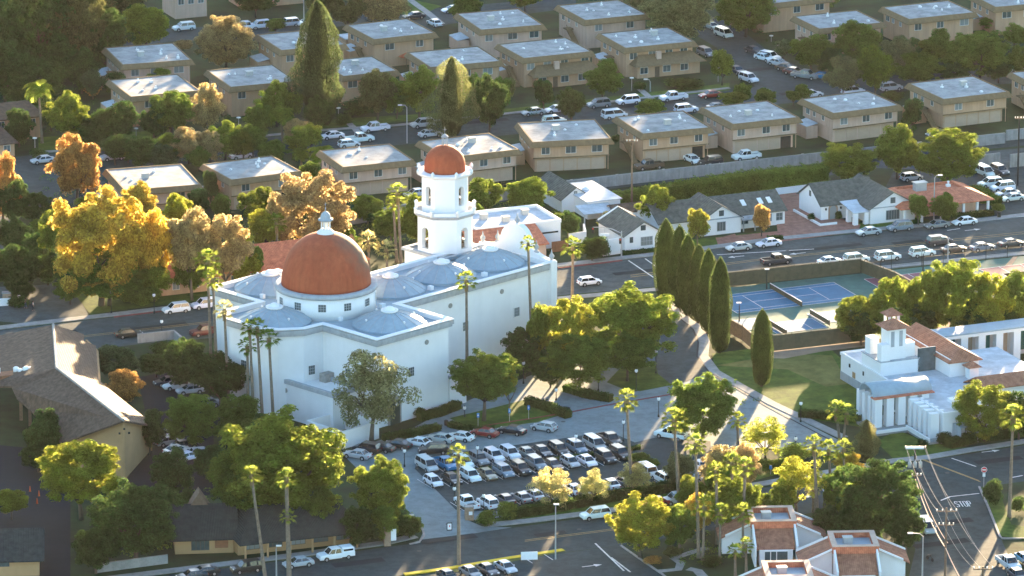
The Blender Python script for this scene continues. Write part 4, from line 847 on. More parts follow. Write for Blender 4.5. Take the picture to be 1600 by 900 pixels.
MB().box(-.08,0,-3.6,-3.1,3,3.6).box(-.08,0,-8.6,-8.2,3,3.7).build('slot_window', M_['dark'], lb)
MB().box(.2,7.2,-14.2,-7.2,4.4,6.7).build('tower_podium', M_['white'], lb); MB().box(.1,7.3,-14.3,-7.1,6.7,6.85).build('podium_cap', M_['trimgrey'], lb)
pt = MB().box(.4,2.0,-14,-12.4,6.85,9.6).box(4.6,7.0,-13,-11,6.85,9.2).box(.6,2.2,-9.5,-7.6,6.85,9.6).box(2.0,5.0,-13.6,-10.6,6.85,12.2)
pt.build('lantern_tower', M_['white'], lb)
for x in (2.6,4.1): MB().box(x-.3,x+.3,-13.66,-13.6,9,11.6).build('slot_window', M_['trimgrey'], lb)
MB().add([(1.2,-14.4,12.1),(5.8,-14.4,12.1),(5.8,-9.8,12.1),(1.2,-9.8,12.1),(3.5,-12.1,13.4)],[(0,1,4),(1,2,4),(2,3,4),(3,0,4),(3,2,1,0)]).build('pyramid_roof', M_['browntile'], lb)
cp = MB()
for x, y in ((4.0,-9.6),(5.6,-9.6),(4.0,-8.0),(5.6,-8.0)): cp.box(x-.18,x+.18,y-.18,y+.18,6.85,13.2)
cp.build('cupola_posts', M_['white'], lb); MB().add([(3.3,-10.3,13.1),(6.3,-10.3,13.1),(6.3,-7.3,13.1),(3.3,-7.3,13.1),(4.8,-8.8,14.2)],[(0,1,4),(1,2,4),(2,3,4),(3,0,4),(3,2,1,0)]).build('cupola_roof', M_['browntile'], lb)
MB().box(7.0,10.2,-14.2,-14.0,4.4,8.4).build('glass_wall', M_['glass'], lb)
MB().box(10.4,15.6,-19,-2,4.2,7.4).build('long_hall', M_['white'], lb); gable_roof(MB(),10.4,15.6,-19,-2,7.3,8.8,'y',ov=.5,hip=(2.2,0)).build('long_hall_roof', M_['browntile'], lb)
# colonnaded wing
cw = MB().box(14.8,60,-1.6,2.2,5.0,5.6).box(14.8,60,1.4,1.8,0,5.0)
for k in range(14): cw.box(15+k*3.3,16.3+k*3.3,-1.3,.1,0,5.0)
cw.build('colonnade', M_['white'], lb); MB().box(14.6,60.2,-1.9,2.5,5.6,5.85).build('colonnade_roof', M_['metalroof'], lb)
for k in range(13): MB().box(16.35+k*3.3,18.25+k*3.3,.9,1.0,.9,4.9).build('shade_blind', M_['courtg'] if k % 2 else M_['gdoor'], lb)
cw = MB().box(12,60,-26.5,-24.5,0,4.6).box(16,60,-20,-19.7,0,1.2); cw.build('front_wing', M_['white'], lb)
MB().slab([(11,-27.5,4.5),(60,-27.5,4.5),(60,-25,6.0),(12,-25,6.0)],.2).slab([(12,-25,6.0),(60,-25,6.0),(60,-22.6,4.6),(11,-22.6,4.6)],.2).build('front_wing_roof', M_['browntile'], lb)
for x, y in ((13.6,-20.6),(30,-20.2)):
    MB().box(x-.8,x+.8,y-.8,y+.8,0,6.4).build('pavilion', M_['white'], lb); MB().add([(x-1.3,y-1.3,6.4),(x+1.3,y-1.3,6.4),(x+1.3,y+1.3,6.4),(x-1.3,y+1.3,6.4),(x,y,7.3)],[(0,1,4),(1,2,4),(2,3,4),(3,0,4),(3,2,1,0)]).build('pavilion_roof', M_['browntile'], lb)
# vaulted porch
n = 12; vr = 2.5; pts = [(y_, z_) for y_, z_ in [(-24.6+vr*math.cos(math.pi*k/n), 5.4+1.7*math.sin(math.pi*k/n)) for k in range(n+1)]]
MB().loft([[(-7.6,y,z) for y,z in pts]+[(-7.6,y*1.0,z-.25) for y,z in pts[::-1]], [(3.0,y,z) for y,z in pts]+[(3.0,y,z-.25) for y,z in pts[::-1]]]).build('vault_roof', M_['metalroof'], lb, True)
pil = MB()
for k in range(5): pil.box(-7.6+k*2.1,-6.3+k*2.1,-27.9,-26.8,0,5.3)
for k in range(3): pil.box(-7.6,-6.6,-26.2+k*2.0,-25.2+k*2.0,0,5.3)
for k in range(5): pil.box(-1.8,-.3,-29.2-k*1.75,-28.2-k*1.75,0,4.9-.1*k); pil.box(.02,.6,-29.0-k*1.75,-28.4-k*1.75,4.4,4.9)
pil.build('pillars', M_['white'], lb)
MB().box(-7.8,3,-28.1,-26.6,5.25,5.42).build('porch_beam', M_['terracotta'], lb)
MB().box(-8.6,0.3,-30.5,-22,0,.5).box(-3.0,.3,-38,-30.5,0,.45).build('porch_terrace', M_['concrete'], lb); MB().box(-3.1,-2.8,-38,-30,.4,1.1).box(-8.6,-3,-30.6,-30.3,.4,.9).build('terrace_rail', M_['white'], lb)
MB().box(-.35,0,-33.2,-32.2,0,3.2).build('door', M_['brick'], lb); MB().box(4,6.5,-32,-30.5,4.42,5.0).build('roof_hatch', M_['white'], lb)
MB().slab([(1.5,-37.4,3.0),(5,-37.4,3.0),(5,-40,3.0),(1.5,-40,3.0)],.15).box(1.6,1.8,-39.9,-37.2,0,2.9).box(4.7,4.9,-39.9,-37.2,0,2.9).build('side_canopy', M_['trimgrey'], lb)
# ---------------------------------------------------------------- tiled office pavilions at bottom right
def pavilion(px, label, sc=1.0):
    t = thing('tiled_office', label, 'office', tuple(P(*px)), R(3), 'white offices with boxed terracotta roofs')
    MB().box(-3.1,3.1,0,6.6,0,4.6).box(-2.5,2.5,-4.6,0,0,2.4).build('wall', M_['white'], t)
    MB().box(-2.7,2.7,.4,6.2,4.6,4.7).build('flat_roof', M_['metalroof'], t)
    mb = MB(); ring_wall(mb,[(-3.1,0),(3.1,0),(3.1,6.6),(-3.1,6.6)],.35,-.35,4.4,5.5); mb.build('tiled_parapet', M_['terracotta'], t)
    mb = MB(); ring_wall(mb,[(-3.1,0),(3.1,0),(3.1,6.6),(-3.1,6.6)],.42,-.42,5.5,5.6); mb.build('parapet_cap', M_['pink'], t)
    MB().slab([(-2.9,-4.4,2.55),(2.9,-4.4,2.55),(2.9,-.2,4.4),(-2.9,-.2,4.4)],.2).build('porch_roof', M_['browntile'], t)
    for s_ in (-1,1):
        MB().add([(s_*3.0,-5.2,0),(s_*3.3,-5.2,0),(s_*3.3,0,0),(s_*3.0,0,0),(s_*3.0,-5.2,3.2),(s_*3.3,-5.2,3.2),(s_*3.3,0,5.2),(s_*3.0,0,5.2)],[(3,2,1,0),(4,5,6,7),(0,1,5,4),(1,2,6,5),(2,3,7,6),(3,0,4,7)]).build('flank_wall', M_['white'], t)
        MB().box(min(s_*3.3,s_*7.6),max(s_*3.3,s_*7.6),1.2,6.0,0,2.6).add([(s_*3.3,1.2,2.6),(s_*7.6,1.2,2.6),(s_*3.3,1.2,4.6)],[(0,1,2)]).build('wing_wall', M_['white'], t)
        MB().slab([(s_*3.4,.6,4.7),(s_*8.2,.6,2.6),(s_*8.2,6.4,2.6),(s_*3.4,6.4,4.7)],.2).build('wing_roof', M_['browntile'], t)
        MB().slab([(s_*3.4,6.3,4.95),(s_*8.2,6.3,2.85),(s_*8.2,6.6,2.85),(s_*3.4,6.6,4.95)],.3).slab([(s_*3.4,.4,4.95),(s_*7.2,.4,3.2),(s_*7.2,.7,3.2),(s_*3.4,.7,4.95)],.3).build('wing_coping', M_['white'], t)
    inst('air_conditioner', UNIT, t, (-.8,3.6,4.7), .1).scale = (1.1,1,1.1)
    MB().box(-1.7,1.7,-4.66,-4.6,.1,2.2).build('entrance_glass', M_['glass'], t); MB().box(-.9,-.78,-4.7,-4.6,.1,2.2).box(.0,.12,-4.7,-4.6,.1,2.2).box(-1.8,1.8,-4.72,-4.6,2.2,2.4).build('entrance_frame', M_['white'], t)
    return t
pavilion((1208,868), 'white office with boxed terracotta roof, furthest back of three'); pavilion((1336,908), 'white office with boxed terracotta roof, rightmost of three'); pavilion((1233,956), 'white office with boxed terracotta roof cut by the bottom edge')
# the added unseen ridge in the ground section shades the upper right
# ================================================================ VEGETATION
def leaf(vs, fs, c, nrm, L, W_, r, folded=False):
    a = nrm.cross(Vector((r.uniform(-1,1), r.uniform(-1,1), r.uniform(-1,1)))).normalized(); b = nrm.cross(a)
    n = len(vs); vs += [tuple(c-a*L-b*W_*.3), tuple(c+b*W_-a*L*.1), tuple(c+a*L), tuple(c-b*W_+a*L*.1)]; fs.append((n,n+1,n+2,n+3))
def rsph(r):
    z = r.uniform(-1,1); t = r.uniform(0,2*math.pi); s_ = math.sqrt(1-z*z); return Vector((s_*math.cos(t), s_*math.sin(t), z))
def crown_mesh(name, seed, nclump, nleaf, lsize, clump_r, hollow=.55, vert=1.0, gap=0.0, core=False):
    """unit crown (diameter 1): uneven clumps of leaf faces spread through the volume"""
    r = random.Random(seed); vs = []; fs = []; cl = []
    tries = 0
    while len(cl) < nclump and tries < 4000:
        tries += 1; d = rsph(r); rad = r.uniform(hollow, 1.0)**.7
        if d.z < -.8 and r.random() < .5: continue
        c = d*rad*(.5-clump_r*.75)*r.uniform(.85,1.12); cl.append((c, clump_r*r.uniform(.55,1.4)))
    w = [c[1]**2 for c in cl]; tot = sum(w); ISL = MB()
    for (c, cr), ww in zip(cl, w):
        if core: ISL.lathe([(max(.001,cr*core*math.sin(math.pi*k/4)), c.z-cr*core*.8*math.cos(math.pi*k/4)) for k in range(5)], 6, c.x, c.y)
        for k in range(int(nleaf*ww/tot)):
            d = rsph(r)
            if d.z < -.3 and r.random() < .5: d.z = -d.z
            q = c+Vector((d.x,d.y,d.z*.8))*cr*(r.uniform(.45,1.0)**.5)
            nn = (d*1.0+c.normalized()*.5+rsph(r)*.8+Vector((0,0,.3))).normalized(); s_ = lsize*r.uniform(.6,1.35)
            leaf(vs, fs, q, nn, s_, s_*.62, r)
    n = len(vs); vs += ISL.v; fs += [tuple(n+i for i in f) for f in ISL.f]
    me = bpy.data.meshes.new(name); me.from_pydata(vs, [], fs); me.materials.append(FOL); me.update(); return me
def cone_mesh(name, seed, nleaf, lsize, prof, lump=.12, inner=.55, corek=0):
    r = random.Random(seed); vs = []; fs = []
    def rad(t):
        for (a, ra), (b, rb) in zip(prof[:-1], prof[1:]):
            if a <= t <= b: return ra+(rb-ra)*(t-a)/(b-a)
        return 0
    lobes = [(r.uniform(0,6.28), r.uniform(.03,.95), r.uniform(.06,.16)) for _ in range(90)]
    k = 0
    while k < nleaf:
        t = r.random()
        if r.random() > (rad(t)+.03)/.53: continue
        th = r.uniform(0,6.283); f = 1.0
        for lt, lh, ls in lobes:
            dd = math.hypot(((th-lt+math.pi)%(2*math.pi)-math.pi)*.5, (t-lh)*3.0)
            if dd < .5: f += lump*(1-dd/.5)*(1 if ls > .1 else -1.0)
        R_ = rad(t)*f*(r.uniform(inner,1)**.35); q = Vector((R_*math.cos(th), R_*math.sin(th), t))
        nn = (Vector((math.cos(th), math.sin(th), .45))+rsph(r)*.75).normalized(); s_ = lsize*r.uniform(.6,1.3)
        n = len(vs); a = nn.cross(rsph(r)).normalized(); b = nn.cross(a)
        vs += [tuple(q-a*s_), tuple(q+b*s_*.6), tuple(q+a*s_), tuple(q-b*s_*.6)]; fs.append((n,n+1,n+2,n+3)); k += 1
    if corek:
        mb = MB().lathe([(max(.002,rad(t)*corek), t) for t in [i/14*.97+.01 for i in range(15)]], 14); n = len(vs); vs += mb.v; fs += [tuple(n+i for i in f) for f in mb.f]
    me = bpy.data.meshes.new(name); me.from_pydata(vs, [], fs); me.materials.append(FOL); me.update(); return me
CR = {}
for s_ in range(3):
    CR['S', s_] = crown_mesh('crown', 10+s_, 44, 5500, .032, .145, .35, core=.5)
    CR['M', s_] = crown_mesh('crown', 20+s_, 100, 14000, .0215, .10, .4, core=.5)
    CR['L', s_] = crown_mesh('crown', 30+s_, 210, 28000, .0145, .072, .4, core=.5)
    CR['A', s_] = crown_mesh('crown', 40+s_, 60, 9000, .0165, .10, .25)       # airy
for s_ in range(2):
    CR['B', s_] = crown_mesh('foliage', 50+s_, 26, 2600, .042, .22, .3)       # shrub
TRUNK = {}
def trunk_mesh(seed, hgt_frac=.45):
    """unit height trunk that forks into limbs"""
    r = random.Random(seed); m = MB(); lean = r.uniform(-.04,.04)
    m.tube([(0,0,-.02),(lean*.5,0,.2),(lean,.01,hgt_frac)], [.035,.026,.02], 8)
    for k in range(5):
        t = k*1.257+r.uniform(-.3,.3); L = r.uniform(.22,.34)
        p0 = Vector((lean,.01,hgt_frac-.02)); p1 = p0+Vector((math.cos(t)*L*.5, math.sin(t)*L*.5, L*.45)); p2 = p0+Vector((math.cos(t)*L, math.sin(t)*L, L*1.15))
        m.tube([p0,p1,p2],[.017,.011,.005],6)
        for j in (-1,1): q = p1+(p2-p1)*.3; m.tube([q, q+Vector((math.cos(t+j*.8)*.12, math.sin(t+j*.8)*.12, .12))],[.008,.003],5)
    return m.mesh('trunk', M_['bark'], True)
for s_ in range(3): TRUNK[s_] = trunk_mesh(s_, (.3,.38,.34)[s_])
TC = dict(  # leaf colours (base colour of the leaves; LG also paints sunlight on palms)
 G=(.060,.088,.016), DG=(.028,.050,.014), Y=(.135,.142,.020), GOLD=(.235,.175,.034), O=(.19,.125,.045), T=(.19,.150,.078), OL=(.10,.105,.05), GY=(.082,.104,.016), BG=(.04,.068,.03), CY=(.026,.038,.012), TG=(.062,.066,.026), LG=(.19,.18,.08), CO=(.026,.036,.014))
tcount = [0]
def vary(c, r, a=.12): f = 1+r.uniform(-a,a); return (c[0]*f*(1+r.uniform(-.06,.06)), c[1]*f, c[2]*f, 1)
def tree(u, vt, vb, w, kind, label, base=None, size=None, name='tree', cat='tree', group='broadleaf trees', tr=True):
    """u, crown top/bottom rows and crown width as surveyed on the photo; base = row of the trunk foot"""
    tcount[0] += 1; r = random.Random(tcount[0]*7+3)
    base = base if base is not None else vb+5
    s_ = S(base); p = P(u, base); Rm = w/2/s_; hp = (vb-vt)/s_/2
    Hm = max(Rm*.45, math.sqrt(max(.2, (hp*hp-(Rm*math.sin(TH))**2))/math.cos(TH)**2) if hp > Rm*math.sin(TH)*1.05 else Rm*.45)
    zc = max((base-(vt+vb)/2)/s_/math.cos(TH), Hm*.8)
    size = size or ('S' if w < 42 else 'M' if w < 85 else 'L')
    t = thing(name, label, cat, (p.x,p.y,0), r.uniform(0,6.28), group)
    if tr:
        o = inst('trunk', TRUNK[tcount[0]%3], t); hh = zc+Hm*.5; k = max(.55, min(1.2, Rm*2/hh)); o.scale = (hh*k, hh*k, hh)
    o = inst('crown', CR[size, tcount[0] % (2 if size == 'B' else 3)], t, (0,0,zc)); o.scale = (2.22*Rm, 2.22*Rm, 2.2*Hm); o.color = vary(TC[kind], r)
    return t
CYP = [cone_mesh('crown', 70+k, 9000, .016, [(0,.10),(.04,.32),(.2,.46),(.5,.5),(.75,.42),(.9,.25),(1,.03)], .07, .82, .84) for k in range(2)]
CONI = [cone_mesh('crown', 80+k, 24000, .0125, [(0,.30),(.08,.44),(.3,.5),(.55,.44),(.75,.33),(.9,.19),(.97,.09),(1,.02)], .4, .55, .62) for k in range(2)]
def conic(u, vt, base, w, kind, label, proto, name='cypress', cat='cypress', group='cypress trees'):
    tcount[0] += 1; r = random.Random(tcount[0]); s_ = S(base); p = P(u, base); h_ = (base-vt)/s_/math.cos(TH)
    t = thing(name, label, cat, (p.x,p.y,0), r.uniform(0,6.28), group)
    MB().lathe([(.28,-.1),(.2,h_*.5)],8).build('trunk', M_['bark'], t)
    o = inst('crown', proto[tcount[0]%2], t, (0,0,.3)); o.scale = (w/s_, w/s_, h_-.3); o.color = vary(TC[kind], r, .06); return t
# ---- palms
def fan_crown(seed, nf=24, droop=1.0):
    r = random.Random(seed); vs = []; fs = []
    for k in range(nf):
        el = R(80)-R(125)*droop*(k/nf)**.9+r.uniform(-.12,.12); az = k*2.4+r.uniform(-.2,.2)
        d = Vector((math.cos(az)*math.cos(el), math.sin(az)*math.cos(el), math.sin(el))); side = d.cross(Vector((0,0,1))).normalized() if abs(d.z) < .98 else Vector((1,0,0)); up_ = side.cross(d)
        pl_ = r.uniform(.95,1.2); c = d*pl_+Vector((0,0,-.06*pl_))
        n = len(vs); vs += [tuple(side*.02), tuple(c+side*.02), tuple(c-side*.02), tuple(-side*.02)]; fs.append((n,n+1,n+2,n+3))
        nl = 9
        for j in range(nl):
            a = (j/(nl-1)-.5)*R(150); dd = (d*math.cos(a)+side*math.sin(a)).normalized(); L = .85*(1-.3*abs(j/(nl-1)-.5)*2)*r.uniform(.85,1.1)
            m1 = c+dd*L*.55+up_*.05; tip = c+dd*L+Vector((0,0,-.28*L)); wv = dd.cross(up_).normalized()*.085
            n = len(vs); vs += [tuple(c), tuple(m1+wv), tuple(tip), tuple(m1-wv)]; fs.append((n,n+1,n+2,n+3))
    me = bpy.data.meshes.new('crown'); me.from_pydata(vs, [], fs); me.materials.append(FOL); me.update(); return me
def feather_crown(seed, nf=20):
    r = random.Random(seed); vs = []; fs = []
    for k in range(nf):
        az = k*2.4; el0 = R(75)-R(70)*(k/nf); L = r.uniform(2.3,2.9)
        p = Vector((0,0,0)); el = el0; hd = Vector((math.cos(az), math.sin(az), 0)); sd_ = Vector((-math.sin(az), math.cos(az), 0))
        for j in range(9):
            d = hd*math.cos(el)+Vector((0,0,math.sin(el))); q = p+d*L/9
            if j > 0:
                ll = .75*math.sin(math.pi*(j+1)/10)+.15
                for sgn in (-1,1):
                    for o_ in (0,.33,.66):
                        a = p+(q-p)*o_; tip = a+sd_*sgn*ll+d*.25+Vector((0,0,-.3*ll)); n = len(vs); vs += [tuple(a), tuple(a+d*.1), tuple(tip), tuple(a+(tip-a)*.5-d*.05)]; fs.append((n,n+1,n+2,n+3))
            n = len(vs); vs += [tuple(p-sd_*.03), tuple(p+sd_*.03), tuple(q+sd_*.02), tuple(q-sd_*.02)]; fs.append((n,n+1,n+2,n+3)); p = q; el -= .23
    me = bpy.data.meshes.new('crown'); me.from_pydata(vs, [], fs); me.materials.append(FOL); me.update(); return me
FAN = [fan_crown(k, 24+k*3) for k in range(3)]; FEA = [feather_crown(k) for k in range(2)]
def skirt_mesh(seed):
    r = random.Random(seed); vs = []; fs = []
    for k in range(130):
        az = r.uniform(0,6.28); z = -r.uniform(.1,1.5); ro = .3+.25*(1+z/1.6); d = Vector((math.cos(az), math.sin(az), 0)); s_ = Vector((-math.sin(az), math.cos(az), 0))*.1
        a = d*.15+Vector((0,0,z+.4)); b = d*ro*r.uniform(.8,1.2)+Vector((0,0,z-.3)); n = len(vs); vs += [tuple(a), tuple((a+b)/2+s_), tuple(b), tuple((a+b)/2-s_)]; fs.append((n,n+1,n+2,n+3))
    me = bpy.data.meshes.new('dead_fronds'); me.from_pydata(vs, [], fs); me.materials.append(M_['deadfrond']); me.update(); return me
SK = [skirt_mesh(k) for k in range(2)]
def palm(u, vc, base, w, label, ub=None, kind='GY', thick=1.0, style='fan', skirt=1.0):
    """u,vc: crown centre; (ub, base): trunk foot"""
    tcount[0] += 1; r = random.Random(tcount[0]*3); ub = u if ub is None else ub
    s_ = S(base); p = P(ub, base); h_ = (base-vc)/s_/math.cos(TH); dx_ = (u-ub)/s_
    t = thing('palm_tree', label, 'palm', (p.x,p.y,0), 0, 'tall fan palms' if style == 'fan' else 'feathery palms')
    th_ = (.27 if h_ > 9 else .22)*thick
    pts = [(0,0,-.1),(dx_*.05,0,.5),(dx_*.35,0,h_*.35),(dx_*.72,.1,h_*.7),(dx_,0,h_-.1)]
    MB().tube(pts, [th_*1.5,th_*1.1,th_*.95,th_*.8,th_*.75], 9).build('trunk', M_['palmbark'], t, True)
    k = w/s_/3.1 if style == 'fan' else w/s_/4.6
    o = inst('crown', (FAN if style == 'fan' else FEA)[tcount[0]%(3 if style == 'fan' else 2)], t, (dx_,0,h_), r.uniform(0,6.28)); o.scale = (k,k,k); o.color = vary(TC[kind], r)
    if skirt and style == 'fan': o = inst('dead_fronds', SK[tcount[0]%2], t, (dx_,0,h_)); o.scale = (k*.8,k*.8,k*skirt)
    return t
# ---- hedges
def hedge(px, w, h_, label, kind='DG', name='hedge', dens=34, taper=None):
    pts = [P(*q) for q in px]; c = pts[0].copy(); t = thing(name, label, 'hedge', (c.x,c.y,0), 0); r = random.Random(int(px[0][0])); vs = []; fs = []; core = MB()
    hs = h_ if isinstance(h_, list) else [h_]*len(px)
    for i in range(len(pts)-1):
        a, b = pts[i]-c, pts[i+1]-c; d = (b-a).normalized(); n_ = Vector((-d.y,d.x,0)); L = (b-a).length; ha_, hb = hs[i], hs[i+1]; k_ = .84
        q = [a-n_*w/2*k_, b-n_*w/2*k_, b+n_*w/2*k_, a+n_*w/2*k_]
        core.add([(x.x,x.y,0) for x in q]+[(q[0].x,q[0].y,ha_*.93),(q[1].x,q[1].y,hb*.93),(q[2].x,q[2].y,hb*.93),(q[3].x,q[3].y,ha_*.93)], [(3,2,1,0),(4,5,6,7),(0,1,5,4),(1,2,6,5),(2,3,7,6),(3,0,4,7)])
        area = L*(max(ha_,hb)*2+w)
        for k in range(int(min(14000, area*dens))):
            f = r.uniform(-.01,1.01); H_ = ha_+(hb-ha_)*f; wob = 1+.07*math.sin(f*L*2.1)+.05*math.sin(f*L*5.3+1)
            s1 = r.random()*(2*H_+w)
            if s1 < H_: off_ = -w/2; z = s1; nn = -n_
            elif s1 < H_+w: off_ = s1-H_-w/2; z = H_*wob; nn = Vector((0,0,1))
            else: off_ = w/2; z = s1-H_-w; nn = n_
            q_ = a+d*L*f+n_*off_*wob+Vector((0,0,max(.03,z)))+rsph(r)*.08; s_ = r.uniform(.09,.2); leaf(vs, fs, q_, (nn+rsph(r)*.8).normalized(), s_, s_*.65, r)
    n = len(vs); vs += core.v; fs += [tuple(n+i for i in f) for f in core.f]
    me = bpy.data.meshes.new('foliage'); me.from_pydata(vs, [], fs); me.materials.append(FOL); o = bpy.data.objects.new('foliage', me); COL.objects.link(o); o.parent = t; o.color = vary(TC[kind], r); return t
def shrub(u, v, w, label, kind='DG', hh=.75, group='rounded shrubs'):
    """v: row of the foot"""
    tcount[0] += 1; r = random.Random(tcount[0]); s_ = S(v); p = P(u, v); Rm = w/2/s_
    t = thing('shrub', label, 'shrub', (p.x,p.y,0), r.uniform(0,6.28), group); o = inst('foliage', CR['B', tcount[0]%2], t, (0,0,Rm*hh*.75)); o.scale = (2.1*Rm,2.1*Rm,2.0*Rm*hh); o.color = vary(TC[kind], r); return t

def ground_cover(name, polys, dens, kind, hmax=1.0, seed=1):
    r = random.Random(seed); vs = []; fs = []
    for px in polys:
        q = [P(*a) for a in px]; x0, x1 = min(a.x for a in q), max(a.x for a in q); y0, y1 = min(a.y for a in q), max(a.y for a in q)
        def inside(x, y):
            c_ = False
            for i in range(len(q)):
                a, b = q[i], q[i-1]
                if (a.y > y) != (b.y > y) and x < (b.x-a.x)*(y-a.y)/(b.y-a.y)+a.x: c_ = not c_
            return c_
        for k in range(int((x1-x0)*(y1-y0)*dens)):
            x, y = r.uniform(x0,x1), r.uniform(y0,y1)
            if not inside(x, y): continue
            rad = r.uniform(.35,.95); hh = r.uniform(.4,1)*hmax
            for j in range(int(45*rad)):
                d = rsph(r); d.z = abs(d.z); s_ = r.uniform(.08,.17); leaf(vs, fs, Vector((x+d.x*rad, y+d.y*rad, .05+d.z*hh)), (d+rsph(r)*.7).normalized(), s_, s_*.6, r)
    me = bpy.data.meshes.new(name); me.from_pydata(vs, [], fs); me.materials.append(FOL); o = bpy.data.objects.new(name, me); COL.objects.link(o); o.color = (*TC[kind],1); o['kind'] = 'stuff'; return o
ground_cover('ground_cover', [[(-20,100),(150,85),(170,140),(60,160),(-20,180)],[(70,160),(180,160),(330,160),(500,150),(500,188),(240,205),(60,212)],[(60,272),(180,262),(155,322),(80,330)],[(-20,350),(80,335),(330,345),(540,345),(540,400),(330,436),(150,425),(100,440),(-20,445)],
  [(500,130),(800,120),(800,168),(500,184)],[(1180,45),(1210,60),(1262,100),(1200,70)],[(1270,60),(1600,60),(1600,96),(1400,116),(1300,118)]], .16, 'DG', .9)
ground_cover('ground_cover', [[(230,232),(500,212),(500,236),(300,258),(240,262)],[(540,345),(860,310),(900,330),(860,345),(740,350),(560,400)],[(1080,700),(1250,722),(1160,750),(1080,760)],[(1040,865),(1130,820),(1170,860),(1120,895),(1060,880)],[(1160,600),(1130,590),(1190,630),(1150,640)],[(1400,850),(1440,800),(1430,780),(1330,800),(1300,820)],[(1050,600),(1145,640),(1110,680),(1050,675),(1040,640)],[(600,770),(640,800),(655,840),(600,848),(540,835)],[(250,730),(330,760),(300,850),(170,890),(130,850),(210,800)]], .2, 'G', .8, 2)
# upper left dark trees
for a in [
 (60,-35,112,120,'DG','huge dark tree filling the top left corner',118), (12,0,95,90,'DG','dark tree hard against the left edge near the top',105),
 (8,60,150,90,'DG','black green tree at the left edge above the brown house',160), (120,-30,105,95,'TG','olive tree with tan lit right edge in the top left mass',112),
 (165,10,100,80,'DG','dark tree between the olive one and the bright green tree at top left',108), (175,-30,55,80,'DG','dark treetop touching the top edge left of the bright green tree',60),
 (190,-35,32,70,'TG','tan tinged treetop cut by the top edge over the dark trees',60), (228,3,74,78,'GY','bright yellow green clumpy tree left of the white car',80),
 (128,75,138,60,'DG','dark round tree left of the pinkish block at top left',146), (145,105,150,40,'BG','low dark tree beside the lower pink block'),
 (60,95,165,90,'DG','dark tree above the red flowering bush'), (285,62,78,35,'T','small tan bush peeping over the top left roof'),
 (353,24,103,92,'T','round tan orange tree above the conifer block',108), (45,-45,30,120,'DG','dark treetops at the very top left corner'),
 (107,145,212,72,'GY','yellow green tree right of the feathery palm',222), (183,157,215,66,'DG','dark tree with pale leaf tips beside the yellow green tree',226),
 (268,136,205,74,'G','green tree with sunlit crown below the lower tan block',213), (325,130,200,52,'T','round tan tree beside the sunlit green tree',212),
 (295,196,248,64,'T','spiky tan tree below the round tan one',256), (352,188,242,66,'GY','yellow green tree under the block left of the conifer',250),
 (222,212,258,68,'DG','dark dome shaped tree right of the silver car',264), (395,192,240,50,'G','green tree filling between tan tree and conifer',248),
 (120,206,308,82,'O','tall orange tree right of the dark road bend',318), (5,238,335,62,'O','orange tree cut by the left edge',345), (20,280,345,60,'DG','dark foliage under the orange tree at the left edge',352),
 (240,165,212,50,'DG','dark tree between two sunlit crowns at left'), (30,170,225,50,'DG','dark bushy tree left of the feathery palm'),
 (155,180,220,60,'DG','dark tree behind the lawn strip at left'),(200,225,250,40,'G','small green tree behind the silver car'),
 (433,128,190,60,'GY','green tree with yellow top left of the conifer',198), (405,160,215,45,'G','green tree near the row of palms left of the conifer',222),
 (465,182,225,44,'T','tan feathery tree right of the palms by the white cars',232), (465,195,240,40,'GY','sunny small tree above the bushy palm',246),
 (590,106,178,62,'TG','dull tan tree right of the conifer',188), (655,102,176,64,'GY','yellow green tree right of the dull tan tree',186),
 (742,112,172,40,'G','green tree behind the tan pointed tree',180), (765,118,200,56,'DG','dense dark green tree right of the tan pointed tree',206),
 (793,118,160,26,'TG','dull bush at the corner of the porch roofed block'), (562,20,-10,20,'DG','x',0),
 ] :
    if a[5] == 'x': continue
    tree(*a[:6], base=(a[6] if len(a) > 6 else None))
conic(497,4,192,72,'CO','giant conifer with a tan sunlit right side', CONI, 'conifer', 'conifer', 'conifers')
conic(706,90,212,56,'TG','tan pointed tree left of the dense dark green tree', CONI, 'conifer', 'conifer', 'conifers')
